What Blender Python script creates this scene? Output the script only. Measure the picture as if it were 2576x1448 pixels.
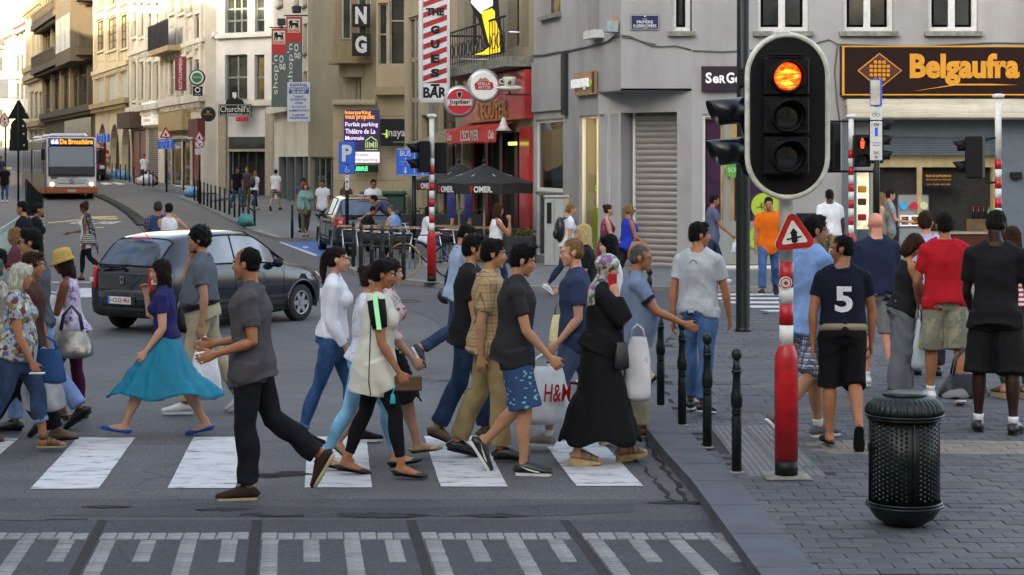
import bpy,bmesh,math,random
import numpy as np
from mathutils import Vector,Matrix
from mathutils.bvhtree import BVHTree
for o in list(bpy.data.objects):bpy.data.objects.remove(o)
random.seed(7)
SC=bpy.context.scene
COL=SC.collection
PI=math.pi
# ---------------------------------------------------------------- camera, sky, sun, exposure
F,CX,HY,CH=4723.0,1288.0,401.0,2.45
cam_d=bpy.data.cameras.new('camera');cam=bpy.data.objects.new('camera',cam_d);COL.objects.link(cam)
cam.location=(0,0,CH);cam.rotation_euler=(PI/2,0,0)
cam_d.sensor_width=36;cam_d.lens=36*F/2576;cam_d.shift_y=-(724-HY)/2576
cam_d.clip_start=0.5;cam_d.clip_end=3000
SC.camera=cam
SUN_EL,SUN_AZ=16.0,225.0
wd=bpy.data.worlds.new('World');SC.world=wd;wd.use_nodes=True
wn=wd.node_tree;bgn=wn.nodes['Background']
sky=wn.nodes.new('ShaderNodeTexSky');sky.sky_type='NISHITA';sky.sun_disc=False
sky.sun_elevation=math.radians(SUN_EL);sky.sun_rotation=math.radians(SUN_AZ)
sky.air_density=1.0;sky.dust_density=4.0;sky.ozone_density=0.6
hs_=wn.nodes.new('ShaderNodeHueSaturation');hs_.inputs['Saturation'].default_value=.62;wn.links.new(sky.outputs[0],hs_.inputs['Color']);wn.links.new(hs_.outputs[0],bgn.inputs[0]);bgn.inputs[1].default_value=0.15
sl=bpy.data.lights.new('sun','SUN');sun=bpy.data.objects.new('sun',sl);COL.objects.link(sun)
sl.energy=2.8;sl.angle=math.radians(0.55);sl.color=(1.0,0.80,0.50)
_a=math.radians(SUN_AZ);_e=math.radians(SUN_EL)
sdir=Vector((math.sin(_a)*math.cos(_e),math.cos(_a)*math.cos(_e),math.sin(_e)))
sun.rotation_euler=sdir.to_track_quat('Z','Y').to_euler()
SC.view_settings.view_transform='Standard';SC.view_settings.look='None'
SC.view_settings.gamma=1.0;SC.view_settings.use_curve_mapping=False
SC.view_settings.exposure=2.34
SC.render.resolution_x=1024;SC.render.resolution_y=575
# ---------------------------------------------------------------- placing
def gz(Y):
 t=max(0.0,Y-62);return 0.0245*t*t/(t+12)
KERB=0.11
ZONES=[]
def inpoly(x,y,poly):
 c=False;n=len(poly);j=n-1
 for i in range(n):
  xi,yi=poly[i];xj,yj=poly[j]
  if(yi>y)!=(yj>y)and x<(xj-xi)*(y-yi)/(yj-yi)+xi:c=not c
  j=i
 return c
def ground(X,Y):
 z=gz(Y)
 for p in ZONES:
  if inpoly(X,Y,p):return z+KERB
 return z
def at(x,y,D):return Vector(((x-CX)/F*D,D,CH-(y-HY)/F*D))
def foot(x,y,flat=False):
 D=9.0
 while D<260:
  X=(x-CX)/F*D
  g=gz(D)if flat else ground(X,D)
  if CH-(y-HY)/F*D<=g:break
  D+=0.02 if D<60 else 0.1
 X=(x-CX)/F*D
 return Vector((X,D,gz(D)if flat else ground(X,D)))
def pl(x,y):
 v=foot(x,y,True);return(v.x,v.y)
# ---------------------------------------------------------------- materials
_M={}
def srgb(c):
 if isinstance(c,str):
  c=c.lstrip('#');c=[int(c[i:i+2],16)/255 for i in(0,2,4)]
  return tuple((v/12.92 if v<=0.04045 else((v+0.055)/1.055)**2.4)for v in c)
 return tuple(c)
def mat(name,col,rough=0.6,metal=0.0,var=0.12,vs=6.0,bump=0.0,bs=60.0,emit=0.0,alpha=1.0,spec=0.5,coat=0.0,aniso=None,sss=0.0,dirt=0.0,trans=0.0):
 """principled material with noise in the colour and, if asked, fine relief"""
 key=name
 if key in _M:return _M[key]
 c=srgb(col);m=bpy.data.materials.new(name);m.use_nodes=True;nt=m.node_tree;N=nt.nodes;L=nt.links
 b=N['Principled BSDF'];b.inputs['Roughness'].default_value=rough;b.inputs['Metallic'].default_value=metal
 b.inputs['Specular IOR Level'].default_value=spec
 if coat:b.inputs['Coat Weight'].default_value=coat;b.inputs['Coat Roughness'].default_value=0.06
 if sss:
  b.inputs['Subsurface Weight'].default_value=sss;b.inputs['Subsurface Radius'].default_value=(0.02,0.008,0.004);b.inputs['Subsurface Scale'].default_value=0.5
 if alpha<1:b.inputs['Alpha'].default_value=alpha
 if trans:b.inputs['Transmission Weight'].default_value=trans
 tc=N.new('ShaderNodeTexCoord')
 vec=tc.outputs['Object']
 if aniso:
  mp=N.new('ShaderNodeMapping');mp.inputs['Scale'].default_value=aniso;L.new(vec,mp.inputs[0]);vec=mp.outputs[0]
 if var:
  n=N.new('ShaderNodeTexNoise');n.inputs['Scale'].default_value=vs;n.inputs['Detail'].default_value=5;L.new(vec,n.inputs['Vector'])
  mx=N.new('ShaderNodeMix');mx.data_type='RGBA'
  mx.inputs[6].default_value=tuple(v*(1-var)for v in c)+(1,);mx.inputs[7].default_value=tuple(min(1,v*(1+var))for v in c)+(1,)
  rp=N.new('ShaderNodeMapRange');rp.inputs[1].default_value=.3;rp.inputs[2].default_value=.7
  L.new(n.outputs[0],rp.inputs[0]);L.new(rp.outputs[0],mx.inputs[0]);out=mx.outputs[2]
  if dirt:
   n3=N.new('ShaderNodeTexNoise');n3.inputs['Scale'].default_value=vs*.23;n3.inputs['Detail'].default_value=8;n3.inputs['Roughness'].default_value=.65
   mp3=N.new('ShaderNodeMapping');mp3.inputs['Scale'].default_value=(1.6,1.6,.45);L.new(tc.outputs['Object'],mp3.inputs[0]);L.new(mp3.outputs[0],n3.inputs['Vector'])
   r3=N.new('ShaderNodeMapRange');r3.inputs[1].default_value=.48;r3.inputs[2].default_value=.72;r3.inputs[4].default_value=dirt;L.new(n3.outputs[0],r3.inputs[0])
   m3=N.new('ShaderNodeMix');m3.data_type='RGBA';L.new(r3.outputs[0],m3.inputs[0]);L.new(out,m3.inputs[6]);m3.inputs[7].default_value=(c[0]*.35,c[1]*.33,c[2]*.3,1);out=m3.outputs[2]
  L.new(out,b.inputs['Base Color'])
  if emit:L.new(out,b.inputs['Emission Color'])
 else:
  b.inputs['Base Color'].default_value=c+(1,)
  if emit:b.inputs['Emission Color'].default_value=c+(1,)
 if emit:b.inputs['Emission Strength'].default_value=emit
 if bump:
  n2=N.new('ShaderNodeTexNoise');n2.inputs['Scale'].default_value=bs;n2.inputs['Detail'].default_value=4;L.new(vec,n2.inputs['Vector'])
  bp=N.new('ShaderNodeBump');bp.inputs['Strength'].default_value=min(1,bump);bp.inputs['Distance'].default_value=0.01*max(1,bump);L.new(n2.outputs[0],bp.inputs['Height']);L.new(bp.outputs[0],b.inputs['Normal'])
 _M[key]=m;return m
def nodes_mat(name,rough=0.8):
 m=bpy.data.materials.new(name);m.use_nodes=True
 b=m.node_tree.nodes['Principled BSDF'];b.inputs['Roughness'].default_value=rough
 _M[name]=m
 return m,m.node_tree.nodes,m.node_tree.links,b
def ramp(N,L,src,stops,interp='CONSTANT'):
 r=N.new('ShaderNodeValToRGB');r.color_ramp.interpolation=interp
 while len(r.color_ramp.elements)<len(stops):r.color_ramp.elements.new(0.5)
 for e,(p,c)in zip(r.color_ramp.elements,stops):
  e.position=p;e.color=srgb(c)+(1,)
 L.new(src,r.inputs[0]);return r.outputs[0]
def printed(name,base,spots,scale=30.0,th=0.58,detail=2.0,kind='noise',rough=.85,aniso=(1,1,1)):
 """cloth with blotches or flowers of other colours"""
 if name in _M:return _M[name]
 m,N,L,b=nodes_mat(name,rough);tc=N.new('ShaderNodeTexCoord');out=None
 for i,s in enumerate([None]+list(spots)):
  if s is None:continue
  mp=N.new('ShaderNodeMapping');mp.inputs['Location'].default_value=(i*3.1,i*1.7,i*5.3);mp.inputs['Scale'].default_value=aniso;L.new(tc.outputs['Object'],mp.inputs[0])
  n=N.new('ShaderNodeTexNoise');n.inputs['Scale'].default_value=scale;n.inputs['Detail'].default_value=detail;L.new(mp.outputs[0],n.inputs[0])
  r=N.new('ShaderNodeMapRange');r.inputs[1].default_value=th;r.inputs[2].default_value=th+.03;L.new(n.outputs[0],r.inputs[0])
  mx=N.new('ShaderNodeMix');mx.data_type='RGBA';L.new(r.outputs[0],mx.inputs[0])
  if out is None:mx.inputs[6].default_value=srgb(base)+(1,)
  else:L.new(out,mx.inputs[6])
  mx.inputs[7].default_value=srgb(s)+(1,);out=mx.outputs[2]
 L.new(out,b.inputs['Base Color']);return m
def plaid(name,base,c1,c2,sx=28.0,sz=28.0,w=.16,w2=.1,rough=.85):
 if name in _M:return _M[name]
 m,N,L,b=nodes_mat(name,rough);tc=N.new('ShaderNodeTexCoord');sp=N.new('ShaderNodeSeparateXYZ');L.new(tc.outputs['Object'],sp.inputs[0])
 def band(src,s,width,off=0.0):
  a=N.new('ShaderNodeMath');a.operation='MULTIPLY_ADD';a.inputs[1].default_value=s;a.inputs[2].default_value=off;L.new(src,a.inputs[0])
  f=N.new('ShaderNodeMath');f.operation='FRACT';L.new(a.outputs[0],f.inputs[0])
  g=N.new('ShaderNodeMath');g.operation='LESS_THAN';g.inputs[1].default_value=width;L.new(f.outputs[0],g.inputs[0]);return g.outputs[0]
 xy=N.new('ShaderNodeMath');xy.operation='ADD';L.new(sp.outputs[0],xy.inputs[0]);L.new(sp.outputs[1],xy.inputs[1])
 out=None
 for src,s,wd_,off,c in((xy.outputs[0],sx,w,0,c1),(sp.outputs[2],sz,w,0,c1),(xy.outputs[0],sx,w2,.5,c2),(sp.outputs[2],sz,w2,.5,c2)):
  g=band(src,s,wd_,off);k=N.new('ShaderNodeMath');k.operation='MULTIPLY';k.inputs[1].default_value=.75;L.new(g,k.inputs[0])
  mx=N.new('ShaderNodeMix');mx.data_type='RGBA';L.new(k.outputs[0],mx.inputs[0])
  if out is None:mx.inputs[6].default_value=srgb(base)+(1,)
  else:L.new(out,mx.inputs[6])
  mx.inputs[7].default_value=srgb(c)+(1,);out=mx.outputs[2]
 L.new(out,b.inputs['Base Color']);return m
def stripes(name,a,c,s=25.0,axis=2,w=.5,rough=.7):
 if name in _M:return _M[name]
 m,N,L,b=nodes_mat(name,rough);tc=N.new('ShaderNodeTexCoord');sp=N.new('ShaderNodeSeparateXYZ');L.new(tc.outputs['Object'],sp.inputs[0])
 q=N.new('ShaderNodeMath');q.operation='MULTIPLY';q.inputs[1].default_value=s;L.new(sp.outputs[axis],q.inputs[0])
 f=N.new('ShaderNodeMath');f.operation='FRACT';L.new(q.outputs[0],f.inputs[0])
 L.new(ramp(N,L,f.outputs[0],[(0,a),(w,c)]),b.inputs['Base Color']);return m
# ---------------------------------------------------------------- objects
def props(o,label=None,cat=None,group=None,kind=None):
 if label:o['label']=label
 if cat:o['category']=cat
 if group:o['group']=group
 if kind:o['kind']=kind
 return o
def thing(name,label,cat,loc=(0,0,0),rz=0.0,group=None):
 o=bpy.data.objects.new(name,None);COL.objects.link(o);o.location=loc;o.rotation_euler=(0,0,rz)
 o.empty_display_size=.2
 return props(o,label,cat,group)
def link(name,me,parent=None,loc=None,rot=None):
 o=bpy.data.objects.new(name,me);COL.objects.link(o)
 if parent is not None:o.parent=parent
 if loc is not None:o.location=loc
 if rot is not None:o.rotation_euler=rot
 return o
def dup(root,loc=None,rz=None,label=None):
 r=root.copy();COL.objects.link(r)
 if loc is not None:r.location=loc
 if rz is not None:r.rotation_euler=(0,0,rz)
 if label:r['label']=label
 for ch in list(root.children):
  c=ch.copy();COL.objects.link(c);c.parent=r
  for g in list(ch.children):
   d=g.copy();COL.objects.link(d);d.parent=c
 return r
_TX={}
def text_geo(s,bold=0.0,shear=0.0,space=1.0):
 k=(s,bold,shear,space)
 if k in _TX:return _TX[k]
 cu=bpy.data.curves.new('t','FONT');cu.body=s;cu.size=1;cu.offset=bold;cu.shear=shear;cu.space_character=space
 cu.resolution_u=3;cu.extrude=.02;cu.fill_mode='FRONT'
 ob=bpy.data.objects.new('t',cu);me=evaluated(ob);bpy.data.objects.remove(ob)
 v=np.array([x.co[:]for x in me.vertices])if len(me.vertices)else np.zeros((1,3));f=[tuple(p.vertices)for p in me.polygons]
 bpy.data.meshes.remove(me)
 mn,mx_=v.min(0),v.max(0);v=(v-mn)/np.maximum(mx_-mn,1e-6);asp=(mx_[0]-mn[0])/max(1e-6,mx_[1]-mn[1])
 _TX[k]=(v,f,asp);return _TX[k]
class MB:
 """collects shapes and links them as one mesh object"""
 def __init__(s):s.v=[];s.f=[];s.m=[];s.sm=[];s.cm=0;s.cs=False
 def add(s,vs,fs,m=None,sm=None):
  n=len(s.v);s.v.extend([tuple(v)for v in vs]);m=s.cm if m is None else m;sm=s.cs if sm is None else sm
  for f in fs:s.f.append(tuple(n+i for i in f));s.m.append(m);s.sm.append(sm)
  return s
 def box(s,x0,y0,z0,x1,y1,z1,m=None):
  if x0>x1:x0,x1=x1,x0
  if y0>y1:y0,y1=y1,y0
  if z0>z1:z0,z1=z1,z0
  return s.add([(x0,y0,z0),(x1,y0,z0),(x1,y1,z0),(x0,y1,z0),(x0,y0,z1),(x1,y0,z1),(x1,y1,z1),(x0,y1,z1)],[(0,3,2,1),(4,5,6,7),(0,1,5,4),(1,2,6,5),(2,3,7,6),(3,0,4,7)],m,False)
 def bbox(s,x0,y0,z0,x1,y1,z1,b=.01,m=None):
  """box with its upright and top edges bevelled"""
  if x0>x1:x0,x1=x1,x0
  if y0>y1:y0,y1=y1,y0
  def ring(z,i):return[(x0+i+b,y0+i,z),(x1-i-b,y0+i,z),(x1-i,y0+i+b,z),(x1-i,y1-i-b,z),(x1-i-b,y1-i,z),(x0+i+b,y1-i,z),(x0+i,y1-i-b,z),(x0+i,y0+i+b,z)]
  v=ring(z0,b)+ring(z0+b,0)+ring(z1-b,0)+ring(z1,b);f=[]
  for k in range(3):
   for i in range(8):j=(i+1)%8;f.append((k*8+i,k*8+j,k*8+8+j,k*8+8+i))
  f.append(tuple(range(7,-1,-1)));f.append(tuple(range(24,32)));return s.add(v,f,m,False)
 def lathe(s,prof,c=(0,0,0),n=20,m=None,sm=True,flute=0.0,nf=0):
  v=[];f=[]
  for r,z in prof:
   for i in range(n):
    a=2*PI*i/n;rr=r*(1+(flute*math.cos(a*nf)if nf else 0));v.append((c[0]+rr*math.cos(a),c[1]+rr*math.sin(a),c[2]+z))
  for k in range(len(prof)-1):
   for i in range(n):j=(i+1)%n;f.append((k*n+i,k*n+j,k*n+n+j,k*n+n+i))
  f.append(tuple(range(n-1,-1,-1)));f.append(tuple(range((len(prof)-1)*n,len(prof)*n)))
  return s.add(v,f,m,sm)
 def cyl(s,a,b,r,r2=None,n=12,m=None,sm=True):
  return s.tube([Vector(a),Vector(b)],[r,r if r2 is None else r2],n,m,sm,cap=True)
 def tube(s,pts,rad,n=8,m=None,sm=True,cap=True,closed=False):
  pts=[Vector(p)for p in pts]
  if not isinstance(rad,(list,tuple)):rad=[rad]*len(pts)
  v=[];f=[];up=None;K=len(pts)
  for k,p in enumerate(pts):
   if closed:t=(pts[(k+1)%K]-pts[k-1]).normalized()
   else:t=(pts[min(k+1,K-1)]-pts[max(k-1,0)]).normalized()
   if up is None:up=Vector((0,0,1))if abs(t.z)<.9 else Vector((1,0,0))
   sd=t.cross(up).normalized();u2=sd.cross(t).normalized();up=u2
   for i in range(n):
    a=2*PI*i/n;v.append(p+sd*(rad[k]*math.cos(a))+u2*(rad[k]*math.sin(a)))
  for k in range(K if closed else K-1):
   for i in range(n):j=(i+1)%n;q=((k+1)%K)*n;f.append((k*n+i,k*n+j,q+j,q+i))
  if cap and not closed:f.append(tuple(range(n-1,-1,-1)));f.append(tuple(range((K-1)*n,K*n)))
  return s.add(v,f,m,sm)
 def ell(s,c,r,n=14,k=9,m=None,rot=None):
  v,f=ell_geo(n,k);v=v*np.array(r)
  if rot is not None:v=v@np.array(rot.to_3x3()).T
  return s.add(v+np.array(c),f,m,True)
 def prism(s,poly,y0,y1,m=None,tf=None):
  """outline in x,z given thickness along y"""
  n=len(poly);v=[(p[0],y0,p[1])for p in poly]+[(p[0],y1,p[1])for p in poly]
  if tf:v=[tf(q)for q in v]
  f=[tuple(range(n)),tuple(range(2*n-1,n-1,-1))]+[(i,n+i,n+(i+1)%n,(i+1)%n)for i in range(n)]
  return s.add(v,f,m,False)
 def slab(s,poly,z0,z1,m=None):
  n=len(poly);v=[(p[0],p[1],z0)for p in poly]+[(p[0],p[1],z1)for p in poly]
  f=[tuple(range(n-1,-1,-1)),tuple(range(n,2*n))]+[(i,(i+1)%n,n+(i+1)%n,n+i)for i in range(n)]
  return s.add(v,f,m,False)
 def disc(s,c,r,th,n=24,m=None,ax='y',rz=None):
  v=[]
  for d in(-th/2,th/2):
   for i in range(n):
    a=2*PI*i/n;p=(r*math.cos(a),d,(rz or r)*math.sin(a))
    if ax=='x':p=(p[1],p[0],p[2])
    if ax=='z':p=(p[0],p[2],p[1])
    v.append((p[0]+c[0],p[1]+c[1],p[2]+c[2]))
  f=[tuple(range(n)),tuple(range(2*n-1,n-1,-1))]+[(i,n+i,n+(i+1)%n,(i+1)%n)for i in range(n)]
  return s.add(v,f,m,False)
 def text(s,t,x0,x1,z0,z1,y,th=.01,m=None,bold=0.0,shear=0.0,space=1.0,vert=0,side=False,fit=True):
  """flat raised lettering facing -y; vert=1 reads upwards"""
  v,f,asp=text_geo(t,bold,shear,space)
  if not fit:
   w=asp*(z1-z0)*1.0
   if w<x1-x0:c=(x0+x1)/2;x0,x1=c-w/2,c+w/2
  q=[]
  for a,b_,c in v:
   if vert:X=x1-b_*(x1-x0);Z=z0+a*(z1-z0)
   else:X=x0+a*(x1-x0);Z=z0+b_*(z1-z0)
   q.append((X,y-c*th,Z))
  return s.add(q,f,m,False)
 def mesh(s,name,mats):
  me=bpy.data.meshes.new(name);me.from_pydata(s.v,[],s.f)
  if not isinstance(mats,(list,tuple)):mats=[mats]
  for m in mats:me.materials.append(m)
  if len(s.f):
   me.polygons.foreach_set('material_index',s.m);me.polygons.foreach_set('use_smooth',s.sm)
  me.update();return me
 def build(s,name,mats,parent=None,loc=None,rot=None,label=None,fix=True):
  me=s.mesh(name,mats)
  if fix:
   bm=bmesh.new();bm.from_mesh(me);bmesh.ops.recalc_face_normals(bm,faces=bm.faces[:]);bm.to_mesh(me);bm.free()
  o=link(name,me,parent,loc,rot)
  if label:o['label']=label
  return o
_EG={}
def ell_geo(n,k):
 if(n,k)in _EG:return _EG[(n,k)]
 v=[(0,0,-1)];f=[]
 for j in range(1,k):
  p=-PI/2+PI*j/k
  for i in range(n):a=2*PI*i/n;v.append((math.cos(p)*math.cos(a),math.cos(p)*math.sin(a),math.sin(p)))
 v.append((0,0,1));T=len(v)-1
 for i in range(n):f.append((0,1+(i+1)%n,1+i));f.append((T,1+(k-2)*n+i,1+(k-2)*n+(i+1)%n))
 for j in range(k-2):
  for i in range(n):a=1+j*n+i;b=1+j*n+(i+1)%n;f.append((a,b,b+n,a+n))
 _EG[(n,k)]=(np.array(v),f);return _EG[(n,k)]
BLACK=mat('black_paint',(.006,.006,.007),.5,var=0,spec=.3)
WHITE=mat('white_paint',(.64,.64,.61),.5,var=.12,vs=14,dirt=.3)
RED=mat('red_paint',(.42,.008,.012),.38,var=.3,vs=9,dirt=.35,bump=.1)
STEEL=mat('steel',(.55,.56,.58),.35,1.0,var=.05)
GREENP=mat('dark_green_paint',(.005,.011,.0095),.34,var=.45,vs=18,bump=.25,bs=60,spec=.3,dirt=.3)
BLUES=mat('sign_blue',(.02,.12,.62),.4,var=.05)
GLASS=mat('dark_glass',(.02,.025,.03),.06,var=.5,vs=1.3,spec=.8)
# ---------------------------------------------------------------- people
WS_=bpy.data.scenes.new('work')
def evaluated(ob):
 WS_.collection.objects.link(ob);vl=WS_.view_layers[0];vl.update();dg=vl.depsgraph
 me=bpy.data.meshes.new_from_object(ob.evaluated_get(dg));WS_.collection.objects.unlink(ob);return me
def remesh(mb,voxel,mats,name,smooth=2,disp=None,dec=None):
 me=mb.mesh('tmp',mats if isinstance(mats,(list,tuple))else[mats])
 bm=bmesh.new();bm.from_mesh(me);bmesh.ops.recalc_face_normals(bm,faces=bm.faces[:]);bm.to_mesh(me);bm.free()
 ob=bpy.data.objects.new('tmp',me)
 r=ob.modifiers.new('r','REMESH');r.mode='VOXEL';r.voxel_size=voxel;r.use_smooth_shade=True
 if smooth:s=ob.modifiers.new('s','SMOOTH');s.factor=.5;s.iterations=smooth
 out=evaluated(ob);bpy.data.objects.remove(ob);bpy.data.meshes.remove(me)
 out.name=name;out.materials.clear()
 for m in(mats if isinstance(mats,(list,tuple))else[mats]):out.materials.append(m)
 out.polygons.foreach_set('material_index',[0]*len(out.polygons))
 if disp is not None:
  n=len(out.vertices);co=np.empty(n*3,np.float32);out.vertices.foreach_get('co',co);co=co.reshape(-1,3)
  no=np.empty(n*3,np.float32);out.vertices.foreach_get('normal',no);no=no.reshape(-1,3)
  co=co+no*disp(co)[:,None];out.vertices.foreach_set('co',co.ravel().astype(np.float32))
 out.polygons.foreach_set('use_smooth',[True]*len(out.polygons));out.update()
 return out
def folds(seed,amp=.006,zs=1.0):
 r=np.random.RandomState(seed);ph=r.rand(12)*6.28;tl=r.randn(4)*.6
 def f(c):
  x,y,z=c[:,0],c[:,1],c[:,2]
  w=.6*np.sin(7*x+ph[0]+4*z)+.6*np.sin(6*y+ph[1]-3*z)
  a=np.sin((13*z+22*tl[0]*x+22*tl[1]*y)*zs+2.2*w+ph[2])
  b=np.sin((17*z-26*x*tl[2]+24*y*tl[3])*zs+2.5*w+ph[3])
  c_=np.sin(24*x+20*y+5*z+ph[4]+2*w)
  m=.5+.5*np.sin(6*z+ph[5]+3*x)
  return 1.55*amp*(.45*(np.abs(a)*-2+1)*m+.40*b*(1-m)+.42*c_)
 return f
def ltube(mb,pts,rad,side,n=14,rnd=True,m=None):
 """loft of ellipses: rad = (across, other); side = direction of the first radius"""
 P=[Vector(p)for p in pts];K=len(P);R=[(r,r)if not isinstance(r,(tuple,list))else r for r in rad]
 rings=[]
 T=[]
 for k in range(K):T.append((P[min(k+1,K-1)]-P[max(k-1,0)]).normalized())
 if rnd:
  P=[P[0]-T[0]*R[0][1]*.75]+P+[P[-1]+T[-1]*R[-1][1]*.75];R=[(R[0][0]*.6,R[0][1]*.6)]+R+[(R[-1][0]*.6,R[-1][1]*.6)];T=[T[0]]+T+[T[-1]];K+=2
 v=[];f=[]
 for k in range(K):
  t=T[k];s=Vector(side);s=(s-t*s.dot(t)).normalized();u=t.cross(s)
  for i in range(n):
   a=2*PI*i/n;v.append(P[k]+s*(R[k][0]*math.cos(a))+u*(R[k][1]*math.sin(a)))
 for k in range(K-1):
  for i in range(n):j=(i+1)%n;f.append((k*n+i,k*n+j,k*n+n+j,k*n+n+i))
 f.append(tuple(range(n-1,-1,-1)));f.append(tuple(range((K-1)*n,K*n)))
 mb.add(v,f,m,True);return mb
def interp(tab,t):
 for(a,ra),(b,rb)in zip(tab,tab[1:]):
  if t<=b:
   q=(t-a)/(b-a);return ra+(rb-ra)*q
 return tab[-1][1]
LEG=[(0,.056),(.25,.053),(.5,.046),(.8,.036),(1,.032),(1.25,.0345),(1.45,.032),(1.75,.022),(2,.019)]
ARM=[(0,.030),(.3,.029),(.7,.0245),(1,.0215),(1.2,.0235),(1.5,.019),(2,.0135)]
SKINC={'light':'#bf9076','pale':'#cda48d','tan':'#9f6c4c','olive':'#a67a5d','brown':'#744730','dark':'#2c1911','asian':'#ad8060','deep':'#4a2d1f'}
HAIRC={'black':'#12100f','dark':'#20150f','brown':'#3a2416','blond':'#d9bd82','fair':'#8a6a44','grey':'#5d5a57','white':'#e6dcc0','red':'#7a3d1c','maroon':'#301714'}
POSES={'stand':dict(legs=[(4,-1,0),(-4,-5,0)]),'walkL':dict(legs=[(25,12,-6),(-17,-38,38)]),'walkR':dict(legs=[(-17,-38,38),(25,12,-6)]),'passL':dict(legs=[(6,0,0),(6,-62,62)]),'passR':dict(legs=[(6,-62,62),(6,0,0)])}
P_COUNT=0
def person(px,py,h,face,label,legs='stand',arms=((8,8,14,0,20),(-8,8,2,0,20)),lean=3,twist=0,head=(0,5),sex='m',build=1.0,skin='light',hair=('short','dark'),top=None,bottom=None,shoes=None,belly=0.0,group=None,glasses=None,dy=0.0,root_z=None,extra=None,loc=None,cat=None):
 global P_COUNT;P_COUNT+=1;seed=P_COUNT
 g=Vector(loc)if loc is not None else foot(px,py);D=g.y
 fem=sex=='f';k=h/1.75
 vox=min(.026,max(.0088,D*.00060))
 root=thing('person',label,cat or('woman' if fem else 'man'),g,math.radians(face),group)
 lg=POSES[legs]['legs']if isinstance(legs,str)else legs
 sk=SKINC.get(skin,skin);skm=mat('skin_'+sk.strip('#'),sk,.5,var=.12,vs=9,sss=.0 if D>25 else .12,bump=.25,bs=120,spec=.3)
 Mt=Matrix.Rotation(math.radians(lean),3,'Y');Mu=Mt@Matrix.Rotation(math.radians(twist),3,'Z');Tz=Matrix.Rotation(math.radians(twist),3,'Z')
 def sp(x,y,z):
  q=min(1,max(0,z/.25));M=Mt@Matrix.Rotation(math.radians(twist*q),3,'Z');return M@Vector((x*h,y*h,z*h))
 B=build
 if fem:TORSO=[(-.045,.070,.060,-.004),(0,.098*B,.070,-.006),(.05,.088*B,.062,-.002),(.10,.070*B,.052,.0),(.16,.076*B,.055,.0),(.21,.084*B,.062,.004),(.25,.086,.050,-.002),(.28,.070,.036,-.006),(.30,.040,.034,-.006)];sy=.093;sj=.256
 else:TORSO=[(-.045,.072,.060,-.002),(0,.095*B,.068,-.004),(.05,.089*B,.063,0),(.10,.084*B,.060,0),(.16,.090*B,.064,0),(.21,.099*B,.068,.0),(.25,.103,.056,-.004),(.28,.085,.040,-.008),(.30,.045,.038,-.008)];sy=.103;sj=.255
 if belly:TORSO=[(z,w*(1+.5*belly*max(0,1-abs(z-.07)/.12)),d*(1+1.2*belly*max(0,1-abs(z-.08)/.12)),x+.045*belly*max(0,1-abs(z-.08)/.12))for z,w,d,x in TORSO]
 def torso(mb,z0,z1,ease,hemw=0.0,fit=1.0,rnd=False):
  st=[(z,w,d,x)for z,w,d,x in TORSO if z0<z<z1]
  def S(z):
   for a,b in zip(TORSO,TORSO[1:]):
    if a[0]<=z<=b[0]:q=(z-a[0])/(b[0]-a[0]);return tuple(a[i]+(b[i]-a[i])*q for i in range(4))
   a=TORSO[0]if z<TORSO[0][0]else TORSO[-1];return(z,)+tuple(a[1:])
  if z0<TORSO[0][0]+.03:st=[(z0,TORSO[1][1]*1.02,TORSO[1][2]*1.16,TORSO[1][3]-.008)]+[(z,max(w,TORSO[1][1])if z<0 else w,max(d,TORSO[1][2]*1.1)if z<0.02 else d,x)for z,w,d,x in st]
  else:st=[S(z0)]+st
  st.append(S(z1))
  pts=[sp(x,0,z)for z,w,d,x in st]
  hw=max(s[1]for s in st if s[0]<.22)if any(s[0]<.22 for s in st)else 0
  rad=[]
  for z,w,d,x in st:
   e=ease+hemw*max(0,1-(z-z0)/.18)
   w2=w if z>.2 else max(w,w+(hw-w)*(1-fit));rad.append((w2*h+e,d*h*(1+(1-fit)*.12)+e))
  ltube(mb,pts,rad,Tz@Vector((0,1,0)),20,rnd)
 J={};hipy=.052
 def ldir(a,o=0.0,s=1):a=math.radians(a);o=math.radians(o);return Vector((math.sin(a)*math.cos(o),s*math.sin(o),-math.cos(a)*math.cos(o)))
 LG=[]
 for i,s in enumerate((1,-1)):
  th,sh,fp=lg[i][:3];o=lg[i][3]if len(lg[i])>3 else 1.5
  H_=Vector((0,s*hipy*h,-.005*h));K_=H_+ldir(th,o,s)*.245*h;A_=K_+ldir(sh,0 if o<5 else o*.3,s)*.245*h
  yaw=math.radians(s*(lg[i][4]if len(lg[i])>4 else 8));p=math.radians(fp);q=Matrix.Rotation(yaw,3,'Z')@Matrix.Rotation(p,3,'Y')
  LG.append((H_,K_,A_,q,s))
 sole=.0
 sk_=shoes['kind']if shoes else 'none'
 solet={'wedge':.055,'sneaker':.022,'shoe':.018,'flat':.006,'sandal':.012,'none':0.0}[sk_]
 zmin=1e9
 for H_,K_,A_,q,s in LG:
  for x in(-.028*h,.112*h):zmin=min(zmin,(A_+q@Vector((x,0,-.04*h-solet*(.45 if x>0 and sk_=='wedge' else 1)))).z)
 dz=-zmin if root_z is None else root_z
 OFF=Vector((0,0,dz))
 def lpt(L,t):
  H_,K_,A_,q,s=L;p=H_.lerp(K_,t)if t<=1 else K_.lerp(A_,t-1)
  if 1.1<t<1.6:p=p-(K_-A_).cross(Vector((0,1,0))).normalized()*(.006*h)*(-1)
  return p
 def legtube(mb,L,t0,t1,fn,rnd=True):
  ts=[t0]+[t for t in(.25,.5,.8,1,1.25,1.45,1.75)if t0+.02<t<t1-.02]+[t1]
  ltube(mb,[lpt(L,t)for t in ts],[fn(t)for t in ts],(0,1,0),14,rnd)
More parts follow.
